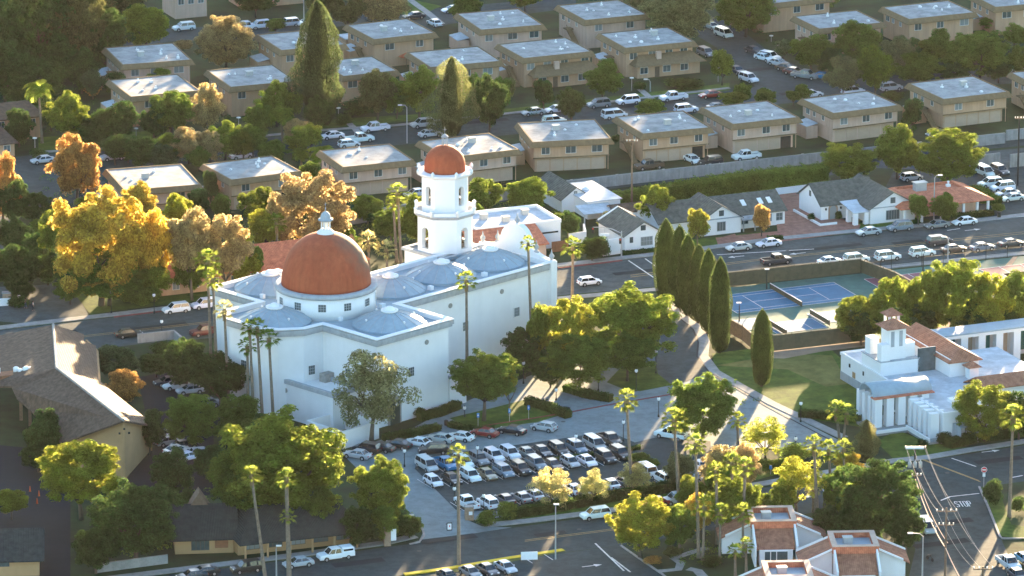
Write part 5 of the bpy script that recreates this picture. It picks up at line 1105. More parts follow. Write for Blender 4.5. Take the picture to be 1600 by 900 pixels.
for a in [
 (600,-20,35,75,'T','tan lit tree cut by the top edge above the centre block',42), (545,-25,40,60,'TG','olive treetop at the top edge right of the conifer tip',46),
 (505,-25,30,60,'TG','dull treetop at the top edge left of the tan one',40), (430,27,50,36,'G','round green bush between two white cars at top',54), (400,-25,18,70,'DG','dark treetop at the top edge above the white cars',28),
 (728,-12,36,54,'G','green tree at the top edge right of the walkway',44), (820,-25,12,60,'GY','sunlit treetop at the top edge above the pinkish block',18),
 (1062,-28,62,112,'OL','large hazy olive tree left of the cross street',72), (1165,-28,50,92,'G','hazy green tree above the curved kerb of the cross street',58), (1000,-30,30,60,'OL','olive treetop behind the block at the top edge',45),
 (1128,75,124,38,'GY','small green tree at the corner of the porch roofed block',134), (942,93,150,62,'G','round green tree in front of the porch roofed blocks',158),
 (893,133,184,46,'DG','compact dark tree on the lawn by the silver sedan',190), (1017,155,178,50,'GY','low yellow green bush tree behind the garage block',182), (1145,141,165,44,'GY','low green bushes behind the pale garage block',168),
 (1196,137,165,40,'G','green bush tree by the crossing',170), (1255,130,158,30,'G','small green tree at the crossing of the streets',162),
 (1267,52,105,64,'G','hazy round tree at the curb of the cross street',113), (1340,28,100,78,'G','tall round green tree in the middle of the upper right grove',110),
 (1318,88,142,58,'OL','grey olive tree at the front left of the upper right grove',150), (1367,72,142,54,'GY','yellow tipped tree right of the grey olive tree',150), (1402,52,108,56,'OL','pale round tree between the tall trees of the grove',116),
 (1436,82,130,78,'G','wide green tree at the front of the upper right grove',138), (1463,46,98,58,'G','green tree behind the wide one in the grove',106), (1530,48,116,104,'G','biggest round tree of the upper right grove',126),
 (1592,72,116,44,'G','round tree at the right edge of the grove',122), (1585,35,70,40,'G','green tree below the top right block'), (1545,25,45,35,'G','small tree between the two top right blocks'), (1290,-20,12,50,'G','treetop at the top edge over the grove'),
 (1375,95,125,40,'G','green tree filling the middle of the grove'), (1490,95,128,50,'DG','dark tree at the foot of the biggest round tree'), (1225,60,90,30,'BG','pale bush left of the grove beside the white cars'), (1395,140,158,36,'DG','dark tree beside the gap between garage blocks',166), (1425,150,205,34,'DG','dark hedge tree left of the lone garage block',212),
 (1325,222,280,92,'GY','leftmost of three gold rimmed trees by the alley wall',286), (1402,197,272,78,'GY','middle of three gold rimmed trees by the alley wall',280), (1481,203,283,108,'GY','widest of three gold rimmed trees by the alley wall',290),
 (158,293,468,158,'GOLD','biggest golden yellow tree at left',478), (95,320,400,70,'GY','green tree against the left flank of the golden tree',440), (242,320,440,64,'GOLD','narrow golden tree right of the biggest golden tree',470), (218,285,345,60,'GOLD','orange gold crown behind the biggest golden tree',365), (170,390,470,120,'G','green tree in the shade below the golden crown',478),
 (300,318,425,80,'T','left half of the pinkish tan pair of trees',470), (355,335,430,84,'T','right half of the pinkish tan pair of trees',468), (402,290,350,58,'GY','yellow green tree above the pinkish tan pair',360), (415,324,384,58,'Y','small bright yellow green tree left of the big tan tree',400),
 (492,265,392,128,'T','big tan tree rising behind the terracotta dome',404), (440,300,380,60,'T','smaller tan crown joined to the big tan tree',392),
 (30,375,450,80,'DG','dark tree beside the left driveway',456), (75,395,440,60,'DG','dark tree between driveway and golden tree',446), (15,395,450,50,'DG','dark tree at the left edge above the sign',456),
 (215,440,470,80,'G','low green foliage at the lawn under the golden tree',474), (60,300,345,50,'DG','dark shrub tree below the orange tree at left'), (75,330,380,50,'G','green tree left of the golden tree at the road'),
 (612,322,372,60,'G','round green tree left of the tower palms',382), (652,305,378,62,'GY','yellow edged tree between tower palms and bell tower',388), (757,276,330,64,'GY','gold topped tree right of the bell tower',338), (825,272,328,72,'GY','wide gold topped tree by the end of the alley wall',336),
 (1027,291,350,60,'GY','round tree with a bright yellow halo behind the white houses',358), (1090,322,374,36,'Y','small yellow topped street tree by the second white house',384), (1190,317,362,32,'O','small orange tipped tree before the skylight roof',370),
 (958,330,358,50,'Y','spiky yellow bush above the traffic signal',362), (888,328,366,38,'DG','dark green round bush tree by the cottage',378), (870,330,355,30,'G','green bush at the corner of the flat white building',362), (925,370,404,42,'DG','dark shrub tree beside the clipped round bush',408), (745,320,360,50,'G','green tree behind the flat white roofed building',366),
 (1435,300,345,34,'G','left street tree in front of the restaurant',352), (1475,302,342,46,'G','right street tree in front of the restaurant',348),
 (985,446,560,142,'GY','wide gold topped tree left of the cypress row',575), (885,466,560,96,'Y','yellow leaved tree at the right end of the nave',585), (905,520,600,110,'G','green tree with yellow flecks over the hedges',612), (980,520,580,90,'G','shaded green tree right of the flecked one',596), (820,506,585,70,'DG','dark tree against the nave wall right end',592), (860,560,600,60,'DG','dark low tree behind the hedges',606),
 (756,548,628,106,'G','round green tree on the lawn right of the side door',658), (795,565,618,30,'Y','yellow lit foliage beside the round green lawn tree',650),
 (1098,583,682,106,'G','dense round tree on the traffic island',684), (1196,650,712,72,'Y','airy yellow green tree by the curved driveway',722),
 (1345,455,528,84,'GY','leftmost gold topped tree of the row behind the library',534), (1395,432,528,84,'GY','second gold topped tree of the row behind the library',534), (1440,420,520,76,'GY','third gold topped tree, beside the tallest one',526), (1497,404,520,106,'GY','tallest gold topped tree of the row behind the library',526), (1548,428,520,72,'Y','yellow speckled tree right of the tallest one',528), (1595,425,515,76,'G','gold topped tree at the right edge of the row',522),
 (1537,598,682,98,'GY','gold topped tree in front of the library',690), (1592,612,680,60,'DG','dark tree at the right edge by the library',688),
 (440,642,800,206,'GY','biggest gold topped tree over the dark roofs at bottom',830), (380,700,800,110,'G','shaded tree at the left of the biggest bottom tree',835), (595,712,812,94,'GY','gold flecked round tree beside the entrance drive',826),
 (863,729,792,66,'LG','leftmost of three pale silvery trees by the car park hedge',798), (930,729,780,56,'LG','middle of three pale silvery trees by the car park hedge',788), (992,717,766,60,'LG','rightmost of three pale silvery trees, with a palm trunk in front',774), (1062,705,758,50,'OL','grey olive tree behind the curved palm trunk',768),
 (1000,773,856,96,'Y','gold topped dark tree at the street corner',872), (1128,695,765,76,'T','pinkish tan tree among the street palms',778), (1150,745,830,90,'GY','yellow speckled tree before the tiled offices',838), (1095,765,830,50,'GOLD','small gold tree between the palm trunks',842),
 (1245,703,782,84,'Y','slender airy yellow tree near the tiled offices',812), (1372,716,838,128,'DG','big dark tree with an orange lit edge beside the utility pole',850), (1315,720,800,70,'G','green tree behind the pair of palms at bottom right',812), (1325,705,745,50,'GOLD','gold orange bush behind the big dark tree',760), (1415,790,860,60,'DG','dark foliage right of the big dark tree by the parked van',866), (1340,790,850,80,'DG','dark shrub mass above the rightmost tiled office',858),
 (127,683,790,132,'Y','golden tree over the dark forecourt at left',812), (212,752,868,140,'DG','large dark green tree in the bottom left',882), (18,762,802,58,'Y','gold topped treetop above the tan cottage',812), (195,577,628,62,'O','orange leaved tree beside the shingled hall',642), (182,535,590,76,'BG','grey green tree behind the hall roof corner',600),
 (245,548,585,60,'DG','dark bush tree behind the low white wall',590), (292,528,600,84,'DG','dark tree with pale tips left of the church palms',608), (345,552,625,84,'DG','round dark tree at the church corner',648), (300,615,692,92,'G','green tree over the parked cars behind the hall',700), (375,615,682,84,'G','green tree below the group of church palms',690), (420,645,700,70,'DG','dark leafy bush by the white annex wall',706), (330,690,745,60,'DG','shaded tree between the parked cars and the biggest bottom tree',750),
 (255,760,820,60,'DG','dark tree between the bottom left tree and the dark roofs',830), (150,820,890,70,'DG','dark foliage by the pale kerb at bottom left',896), (640,800,838,46,'DG','dark shrub by the stone sign pillar',842), (560,790,850,60,'DG','dark shrub tree at the end of the courtyard building',856),
 (1145,620,640,8,'G','x'),
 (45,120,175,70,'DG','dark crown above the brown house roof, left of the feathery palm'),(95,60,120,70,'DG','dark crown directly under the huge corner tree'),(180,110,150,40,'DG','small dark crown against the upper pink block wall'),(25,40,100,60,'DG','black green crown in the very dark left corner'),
 (130,235,290,40,'DG','dark crown behind the tall orange tree'),(255,225,262,50,'BG','grey green foliage over the lower kerb right of the dome shaped tree'),(310,228,262,40,'G','green foliage between the two alley blocks',268),(330,262,318,26,'DG','narrow dark tree between pinkish and next block'),(485,250,300,36,'G','green foliage under the bushy feathery palm',306),
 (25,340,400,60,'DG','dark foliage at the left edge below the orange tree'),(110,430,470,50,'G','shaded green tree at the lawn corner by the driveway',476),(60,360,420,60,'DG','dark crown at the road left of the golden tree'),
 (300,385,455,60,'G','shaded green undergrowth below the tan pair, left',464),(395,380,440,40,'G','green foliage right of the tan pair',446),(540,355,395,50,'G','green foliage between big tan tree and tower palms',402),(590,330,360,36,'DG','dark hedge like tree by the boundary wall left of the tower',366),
 (500,400,440,40,'G','low green foliage behind the dome',446),(780,118,165,40,'G','green tree joined to the dense dark green tree',172),(620,120,180,50,'G','shaded green tree between the dull tan and yellow green ones',186),
 (1240,140,160,26,'G','small bush tree behind the two pale garage blocks'),(1420,60,100,50,'DG','dark crown in the depth of the grove'),(1500,70,110,60,'G','crown between the wide tree and the biggest tree of the grove'),(1560,90,125,50,'DG','dark crown at the right of the biggest grove tree'),(1300,75,115,50,'DG','dark crown at the left of the grove'),
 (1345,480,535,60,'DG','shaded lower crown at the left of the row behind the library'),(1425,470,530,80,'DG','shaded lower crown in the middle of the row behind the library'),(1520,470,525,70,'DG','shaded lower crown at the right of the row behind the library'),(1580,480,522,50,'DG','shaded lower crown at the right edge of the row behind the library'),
 (1130,725,790,60,'G','shaded green crown between the street palms'),(1165,690,760,50,'T','tan crown above the lower pavement behind the street palms',770),(1060,790,855,60,'G','green crown right of the gold topped corner tree',866),(1225,745,806,44,'GY','yellow green crown behind the first tiled office',815),(1290,790,840,50,'DG','dark crown between the tiled offices and the big dark tree',848),(1080,740,800,50,'GY','green gold crown left of the tan street tree'),(1185,760,822,44,'GY','yellow green crown above the first tiled office left'),(840,470,560,40,'GY','yellow green crown against the nave end corner',590),
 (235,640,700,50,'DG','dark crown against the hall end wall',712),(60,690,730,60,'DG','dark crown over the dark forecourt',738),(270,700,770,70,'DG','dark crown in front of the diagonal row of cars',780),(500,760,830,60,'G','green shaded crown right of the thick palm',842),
 (15,440,500,40,'DG','dark crown over the sign at the left edge',506) if False else (80,150,200,44,'DG','dark crown hugging the trunk of the feathery palm',206),
 (250,105,135,40,'GY','small sunlit crown at the right corner of the lower pink block',150),(500,150,200,44,'DG','dark crown at the foot of the giant conifer, right',206),(455,140,190,40,'G','green crown at the foot of the giant conifer, left',196),
 (140,200,240,50,'DG','dark crown right above the tall orange tree',246),(180,210,250,44,'DG','dark crown over the silver SUV at left',258),(270,205,250,50,'G','green crown left of the spiky tan tree',256),(330,205,250,44,'T','tan crown right of the spiky tan tree',256),
 (380,200,245,44,'GY','yellow green crown over the hidden white sedan',252),(425,215,255,50,'G','green crown at the foot of the feathery palms',262),(485,190,232,40,'GY','yellow green crown left of the leftmost white sedan',238),(520,236,262,36,'GY','sunny foliage over the alley block corner',268),
 (310,290,340,40,'DG','dark crown right of the pinkish garage block',348),(345,300,345,34,'G','green crown in the gap below the alley block',350),(470,280,340,60,'T','tan crown behind the big tan tree',350),(575,300,345,50,'GY','yellow green crown right of the big tan tree',352),
 (375,360,440,60,'Y','bright lower crown beside the pinkish tan pair',448),(280,300,350,50,'Y','yellow crown between golden tree and tan pair',420),(120,360,430,70,'GY','yellow green lower crown at the left of the golden tree',452),
 (30,420,470,44,'DG','dark crown above the stone pillar',474),(240,400,460,60,'GY','yellow green lower crown at the right of the golden tree',472),(700,345,385,30,'G','x'),
 (850,120,170,34,'DG','dark crown left of the compact dark tree on the lawn',176),(1060,108,142,30,'DG','x'),(1160,128,160,30,'G','green crown at the crossing kerb',166),(1560,150,215,40,'DG','x'),
 (70,640,720,70,'DG','dark crown against the hall veranda',728),(300,760,830,50,'DG','dark crown behind the ochre dormer',836),(600,790,845,50,'G','green crown behind the entrance monument',848),
 ]:
    if a[5] == 'x': continue
    sz = 'A' if ('airy' in a[5] or 'pale silvery' in a[5]) else None
    tree(*a[:6], base=(a[6] if len(a) > 6 else None), size=sz)
tree(580,546,676,128,'OL','sparse grey green sycamore standing before the church corner',694,'A')
# cypresses
for a in [(1040,342,470,38,'left end cypress of the driveway row, tallest'),(1061,351,482,37,'second cypress from the left of the driveway row'),(1074,366,494,35,'third cypress from the left of the driveway row'),(1091,381,504,34,'fourth cypress from the left of the driveway row'),(1106,388,520,34,'fifth cypress from the left of the driveway row'),(1124,401,552,37,'right end cypress of the driveway row, nearest'),(1190,482,604,35,'lone cypress on the lawn by the tennis court')]:
    conic(a[0],a[1],a[2],a[3],'CY',a[4],CYP)
conic(1353,655,722,34,'TG','small gold edged conical tree by the library steps',CONI,'conical_tree','tree','small conical trees')
# palms
for a in [
 (327,408,600,42,'leftmost tall palm of the pair touching the church corner',331), (335,436,606,34,'shorter palm of the pair touching the church corner',340), (353,484,650,34,'palm with pale sunlit crown left of the apse wall',358),
 (388,540,664,30,'shortest of four palms before the apse wall',388), (392,512,668,30,'second of four palms before the apse wall, trunk behind',397), (404,511,670,32,'third of four palms before the apse wall',411), (422,528,674,34,'rightmost of four palms before the apse wall',428),
 (433,348,420,34,'palm behind the church left of the dome',434), (484,345,400,26,'low palm crown behind the dome top',484), (622,302,412,36,'taller palm of the double trunk pair left of the tower',627), (615,318,410,26,'shorter palm of the double trunk pair left of the tower',620),
 (576,376,425,34,'sunlit palm just right of the dome',577), (604,390,425,32,'low sunlit palm between dome and tower',605), (729,438,594,34,'palm in front of the nave wall',730), (825,380,568,26,'slender palm crossing the nave end',832), (895,386,470,36,'palm at the main street behind the nave end',894),
 (978,624,776,38,'tall palm rising in front of the car park rows',988), (1052,655,800,42,'palm with yellow crown at the white pickup',1062), (1152,657,695,30,'short palm left of the yellow green driveway tree',1153),
 (1085,692,872,34,'palm with long trunk left of the tiled offices',1092), (1142,722,835,36,'palm among the pinkish tan foliage',1146), (1270,694,822,34,'leftmost palm of the four behind the tiled offices',1278), (1293,702,790,34,'second palm of the four behind the tiled offices',1301), (1317,700,770,34,'third palm of the four behind the tiled offices',1320), (1328,770,840,34,'dark low palm in the big dark tree',1327),
 (1118,735,850,34,'palm between the long trunk and the pinkish tan tree',1121), (1163,728,845,34,'palm right of the pinkish tan tree',1160), (1125,800,880,34,'low palm crown left of the first tiled office',1124), (1205,800,846,26,'x',1205), (1060,800,866,30,'small palm behind the street corner garden',1062),
 (1306,640,692,34,'left palm of the twin palms by the library',1312), (1322,645,694,36,'right palm of the twin palms by the library',1317), (1579,650,808,44,'palm at the right edge beside the stop line',1577),
 (716,709,884,36,'palm standing on the verge of the lower street',717), (395,740,905,34,'leaning palm at the bottom left',415), (449,745,905,36,'thick trunked palm at the bottom left',452), (451,806,905,26,'small palm crown in front of the thick trunk',453),
 (1160,800,870,34,'low dark palm at the corner garden',1161), (1100,790,875,40,'bushy dark palm at the corner garden',1098), (1270,765,800,26,'tiny sunlit palm behind the first tiled office',1271), (1165,850,898,26,'young palm left of the first tiled office',1166), (1148,860,905,26,'young palm at the bottom edge by the garden path',1149)]:
    if a[4] == 'x': continue
    palm(a[0],a[1],a[2],a[3],a[4],a[5], thick=1.35 if 'thick trunked' in a[4] else 1.0, kind=('LG' if 'sunlit' in a[4] else 'G' if 'four palms before' in a[4] else 'GY'))  # palms called sunlit get paler leaves: sunlight put into the colour
for a in [(62,140,224,50,'feathery palm at the upper left edge',66),(505,240,275,50,'bushy feathery palm beside the alley blocks',507),(440,178,228,44,'feathery palm left of the white parked cars',442),(470,240,262,34,'small feathery palm near the street lamp',471),(622,12,32,40,'yellow feathery palm at the top centre',622),(1497,38,62,34,'feathery palm before the top right block',1498)]:
    palm(a[0],a[1],a[2],a[3],a[4],a[5],style='feather',kind='LG' if 'yellow' in a[4] else 'GY')
# hedges and shrubs
hedge([(893,316),(960,322),(1060,315),(1180,303),(1290,292)], 3.0, [.8,2.4,3.6,4.4,4.2], 'tall ivy covered hedge below the long pale wall', 'G', 'ivy_hedge', 26)
hedge([(824,632),(858,642),(888,654)], 1.6, 1.3, 'clipped hedge right of the handicapped signs')
hedge([(884,611),(915,621),(955,628)], 1.6, 1.2, 'clipped hedge below the flecked tree')
hedge([(702,667),(740,676),(772,674)], 1.2, .9, 'low hedge curving round the lawn corner')
hedge([(655,658),(690,649),(716,638)], 1.5, 1.3, 'clipped hedge along the transept wall')
hedge([(600,690),(640,683),(685,672)], 1.6, 1.1, 'dark hedge behind the row of angled cars')
hedge([(790,812),(880,796),(1072,762)], 1.7, 1.5, 'long hedge along the front of the car park')
hedge([(700,745),(1000,702)], .9, .6, 'low hedge between the two facing rows of cars')
hedge([(1248,652),(1290,655),(1345,662)], 1.2, 1.3, 'dark hedge at the foot of the library lawn')
hedge([(1475,345),(1551,336)], 1.4, 1.0, 'trimmed hedge in front of the restaurant car park')
hedge([(1522,300),(1545,318),(1562,320)], 3.0, 1.3, 'hedge left of the parked silver cars','G')
hedge([(975,399),(1040,392)], 1.0, .7, 'low hedge at the foot of the first white house')
hedge([(1480,700),(1520,690),(1600,680)], 2.0, 1.4, 'dark hedge along the library pavement')
hedge([(1200,376),(1222,374)], 1.2, .7, 'small hedge beside the brick forecourt')
for a in [(938,404,36,'clipped round bush by the plain white wall panel','DG',1.1),(763,822,36,'left rounded shrub at the entrance sign pillar','G',.9),(793,812,38,'right rounded shrub at the entrance sign pillar','G',.9),(1000,720,40,'flat shrub bed left on the island end of the car park','G',.35),(1015,728,36,'flat shrub bed right on the island end of the car park','G',.35),
 (225,240,30,'dark shrub under the dome shaped tree','DG',.8),(145,680,30,'dark shrub under the hall','DG',.9),(255,555,40,'shrub behind the low white street wall','DG',.7),(1190,738,36,'rounded shrub at the lower pavement','G',.7),(1170,725,40,'shrub below the yellow green tree','G',.7),(1240,720,60,'wide shrub between driveway and street','G',.5),(1215,735,36,'shrub by the blue sign at the lower pavement','G',.6),
 (1200,205,20,'shrub between two garage blocks','DG',.8),(963,222,18,'small shrub at the garage corner','DG',.8),(1485,192,40,'shrubs left of the lone garage block','G',.8),(1470,170,26,'shrub at the back of the lone garage block','G',.8),(30,480,40,'shrub around the driveway sign','DG',.6),(60,250,30,'shrub at the side road corner','DG',.8),
 (630,835,30,'shrub beside the entrance monument','DG',.8),(610,815,40,'shrub behind the entrance monument','DG',.8),(655,652,24,'shrub left of the arched door','DG',.8),(1050,868,30,'brown green shrub at the street corner garden','TG',.6),(1020,880,34,'rust coloured ground shrub at the corner','O',.35),(1110,885,36,'shrub in the corner garden','DG',.6),(1200,870,26,'shrub against the first tiled office','G',.7),
 (1553,790,34,'tall dark shrub on the green corner by the stop line','DG',1.6),(1592,800,30,'shrub at the right edge by the palm','DG',1.0),(1440,700,20,'clipped shrub at the pillars of the library','DG',.9),(1475,695,30,'clipped shrub right of the library pillars','DG',.8),(1268,345,14,'left potted shrub at the arched door','DG',1.1),(1310,343,14,'right potted shrub at the arched door','DG',1.1),(140,330,40,'shrub below the orange tree','G',.8),(1283,340,10,'tiny shrub on the brick forecourt','G',1.0),
 (830,180,22,'shrub at the hipped porch corner','DG',.7),(1000,140,24,'shrub before the hipped porch','DG',.6),(1070,138,60,'low hedge like shrub before the porch windows','DG',.3),(560,180,60,'shrubs under the dull tan tree','DG',.5),(535,195,30,'shrub at the foot of the giant conifer','DG',.7),(1560,330,24,'shrub by the restaurant car park exit','G',.6),(150,118,36,'shrub behind the top left block','DG',.8),(145,150,26,'red flowering bush below the dark trees','O',.9)]:
    shrub(*a[:4], a[4], a[5])
bpy.data.objects  # noqa
# ================================================================ VEHICLES
WHEEL = None
def body_mesh(L, W2, zb, stations):
    """stations: (x, ztop, halfwidth factor)"""
    rings = []
    for x, zt, f in stations:
        w = W2*f; zm_ = zb+(zt-zb)*.55
        rings.append([(x,-w*.86,zb),(x,-w*.98,zb+.08),(x,-w,zm_),(x,-w*.965,zt-.07),(x,-w*.88,zt),(x,w*.88,zt),(x,w*.965,zt-.07),(x,w,zm_),(x,w*.98,zb+.08),(x,w*.86,zb)])
    return MB().loft(rings).mesh('body', PAINT, False)
def cabin(base, top, wb, wt, z0, z1):
    """base=(xrear,xfront) top=(xrear,xfront)"""
    a0,a1 = base; b0,b1 = top
    v = [(a0,-wb,z0),(a1,-wb,z0),(a1,wb,z0),(a0,wb,z0),(b0,-wt,z1),(b1,-wt,z1),(b1,wt,z1),(b0,wt,z1)]
    glass = MB().add(v, [(3,2,1,0),(4,5,6,7),(0,1,5,4),(1,2,6,5),(2,3,7,6),(3,0,4,7)]).mesh('windows', M_['carglass'])
    e = .035; rf = MB().loft([[(b0-.05,-wt-.03,z1-.03),(b1+.05,-wt-.03,z1-.03),(b1+.05,wt+.03,z1-.03),(b0-.05,wt+.03,z1-.03)],[(b0,-wt,z1+.05),(b1,-wt,z1+.05),(b1,wt,z1+.05),(b0,wt,z1+.05)]])
    for i in range(4): rf.tube([Vector(v[i])+Vector((0,(-e if i in (0,1) else e)*.5,0)), Vector(v[4+i])], .045, 5)
    for s_, (p_, q_) in ((-1,(0,1)),(1,(3,2))):
        for f in (.5,): a = Vector(v[p_])*(1-f)+Vector(v[q_])*f; b = Vector(v[p_+4])*(1-f)+Vector(v[q_+4])*f; rf.tube([a+Vector((0,s_*.012,0)), b+Vector((0,s_*.012,0))], .035, 4)
    return glass, rf.mesh('roof', PAINT)
WH = MB().loft([[(.33*math.cos(t), y, .33*math.sin(t)) for t in [2*math.pi*k/18 for k in range(18)]] for y in (-.11,.11)]).mesh('tyre', M_['tyre'])
RIM = MB().loft([[(.2*math.cos(t), y, .2*math.sin(t)) for t in [2*math.pi*k/12 for k in range(12)]] for y in (-.125,.125)]).mesh('rim', M_['rim'])
HL = MB().box(-.06,.06,-.17,.17,-.08,.08).mesh('headlight', M_['headl']); TL = MB().box(-.05,.05,-.14,.14,-.1,.1).mesh('tail_light', M_['taill'])
MIR = MB().box(-.08,.08,-.1,.1,-.07,.08).mesh('wing_mirror', PAINT)
ARCH = MB().loft([[(.40*math.cos(t), y, .40*math.sin(t)) for t in [2*math.pi*k/18 for k in range(18)]] for y in (-.012,.012)]).mesh('wheel_arch', M_['black'])
def veh(kind):
    t = bpy.data.objects.new('parked_car', None); COL.objects.link(t)
    bed = None
    if kind == 'sedan':
        L,W2 = 4.7,.91; st = [(-2.35,.72,.82),(-2.25,.93,.92),(-1.6,.98,.99),(0,.95,1),(1.0,.93,1),(1.9,.82,.97),(2.25,.68,.88),(2.37,.55,.78)]; c = ((-1.75,1.15),(-1.05,.35),.80,.60,.93,1.42); wx = (-1.38,1.42); zl_ = .66
    elif kind == 'hatch':
        L,W2 = 4.3,.89; st = [(-2.13,.7,.85),(-2.05,.98,.94),(-1.4,1.0,.99),(0,.98,1),(.95,.96,1),(1.75,.84,.96),(2.05,.68,.86),(2.15,.55,.78)]; c = ((-2.0,1.2),(-1.55,.35),.79,.62,.96,1.5); wx = (-1.28,1.32); zl_ = .68
    elif kind == 'suv':
        L,W2 = 4.75,.95; st = [(-2.38,.8,.88),(-2.3,1.08,.95),(-1.5,1.1,1),(0,1.08,1),(1.0,1.07,1),(1.9,.98,.97),(2.28,.82,.9),(2.38,.6,.82)]; c = ((-2.27,1.2),(-1.95,.5),.84,.70,1.06,1.72); wx = (-1.42,1.42); zl_ = .8
    elif kind == 'van':
        L,W2 = 5.1,.98; st = [(-2.55,.8,.9),(-2.5,1.12,.96),(-1.5,1.13,1),(0,1.12,1),(1.3,1.08,1),(2.1,.93,.96),(2.45,.75,.9),(2.55,.6,.82)]; c = ((-2.45,1.85),(-2.25,.95),.88,.74,1.1,1.82); wx = (-1.5,1.55); zl_ = .8
    elif kind == 'pickup' or kind == 'camper':
        L,W2 = 5.6,.98; st = [(-.75,1.1,1),(.6,1.1,1),(1.3,1.1,1),(2.3,1.05,.98),(2.72,.95,.92),(2.8,.6,.85)]; c = ((-.72,1.45),(-.6,.8),.86,.72,1.08,1.78); wx = (-1.75,1.75); zl_ = .85
        bed = MB().box(-2.8,-.75,-.98,.98,.45,.7).box(-2.8,-.75,-.98,-.88,.7,1.12).box(-2.8,-.75,.88,.98,.7,1.12).box(-2.8,-2.7,-.88,.88,.7,1.1)
        if kind == 'camper':
            inst('bed', bed.mesh('bed', PAINT), t); gl = MB().box(-2.55,-1.0,-.895,.895,1.3,1.6).mesh('windows', M_['carglass'])
            inst('camper_shell', MB().loft([[(-2.78,-.9,1.12),(-.8,-.9,1.12),(-.8,.9,1.12),(-2.78,.9,1.12)],[(-2.7,-.88,1.75),(-.8,-.88,1.75),(-.8,.88,1.75),(-2.7,.88,1.75)],[(-2.6,-.7,1.86),(-.8,-.7,1.86),(-.8,.7,1.86),(-2.6,.7,1.86)]]).mesh('camper_shell', PAINT), t); inst('windows', gl, t)
        else: inst('bed', bed.mesh('bed', PAINT), t); inst('bed_floor', MB().box(-2.68,-.77,-.86,.86,.7,.72).mesh('bed_floor', M_['black']), t)
    b = inst('body', body_mesh(L, W2, .28, st), t)
    g_, rf = cabin(*c); inst('windows', g_, t); inst('roof', rf, t)
    fx = st[-1][0]; rx = -2.8 if bed else st[0][0]
    for s_ in (-1,1):
        inst('headlight', HL, t, (fx-.12, s_*W2*.62, zl_)); inst('tail_light', TL, t, (rx+.03, s_*W2*.68, zl_+.06)); inst('wing_mirror', MIR, t, (c[0][1]-.35, s_*(W2+.06), c[4]+.06))
        for x in wx: inst('wheel_arch', ARCH, t, (x, s_*(W2-.02), .36)); w = inst('wheel', WH, t, (x, s_*(W2-.09), .33)); inst('rim', RIM, w)
    inst('bumper', MB().box(fx-.1,fx+.03,-W2*.8,W2*.8,.3,.45).box(rx-.03,rx+.1,-W2*.8,W2*.8,.3,.45).mesh('bumper', M_['black']), t)
    return t
PROTO = {k: veh(k) for k in ('sedan','hatch','suv','van','pickup','camper')}; USED = set()
CC = dict(white=(.78,.79,.80), silver=(.42,.45,.47), grey=(.20,.22,.24), dark=(.045,.05,.06), black=(.015,.016,.018), red=(.25,.02,.015), blue=(.02,.18,.36), brown=(.12,.075,.05), gold=(.26,.22,.15), pale=(.55,.58,.60), maroon=(.12,.03,.03), bluegrey=(.16,.22,.28))
HD = dict(E=23, W=203, S=-63, N=117, A=152, B=-28, R=20)
def car(u, v, kind, col, hd, label, group):
    p = P(u, v, .75); ang = R(HD[hd] if isinstance(hd, str) else hd)
    t = PROTO[kind] if kind not in USED else copy_tree(PROTO[kind]); USED.add(kind)
    t.location = (p.x, p.y, .03 if not (600 < u < 1110 and 640 < v < 800) else .03); t.rotation_euler = (0,0,ang); r = random.Random(int(u*7+v)); c = tuple(x*(1+r.uniform(-.06,.06)) for x in CC[col])+(1,)
    for k in t.children: 
        if k.name.split('.')[0] in ('body','roof','wing_mirror','bed','camper_shell'): k.color = c
    t.name = 'pickup_truck' if kind in ('pickup','camper') else 'parked_car' if kind != 'van' else 'parked_van'
    words = {'sedan':'sedan','hatch':'hatchback','suv':'SUV','van':'van','pickup':'pickup','camper':'pickup with camper shell'}
    cn = {'bluegrey':'blue grey','gold':'gold grey','pale':'pale silver'}.get(col, col)
    tag(t, f"{cn} {words[kind]} {label}", 'pickup' if kind in ('pickup','camper') else 'van' if kind == 'van' else 'car', group); return t
g1 = 'cars parked in the church car park'; g2 = 'cars along the main street'; g3 = 'cars around the condominium blocks'; g4 = 'cars near the shingled hall'; g5 = 'cars along the lower street'
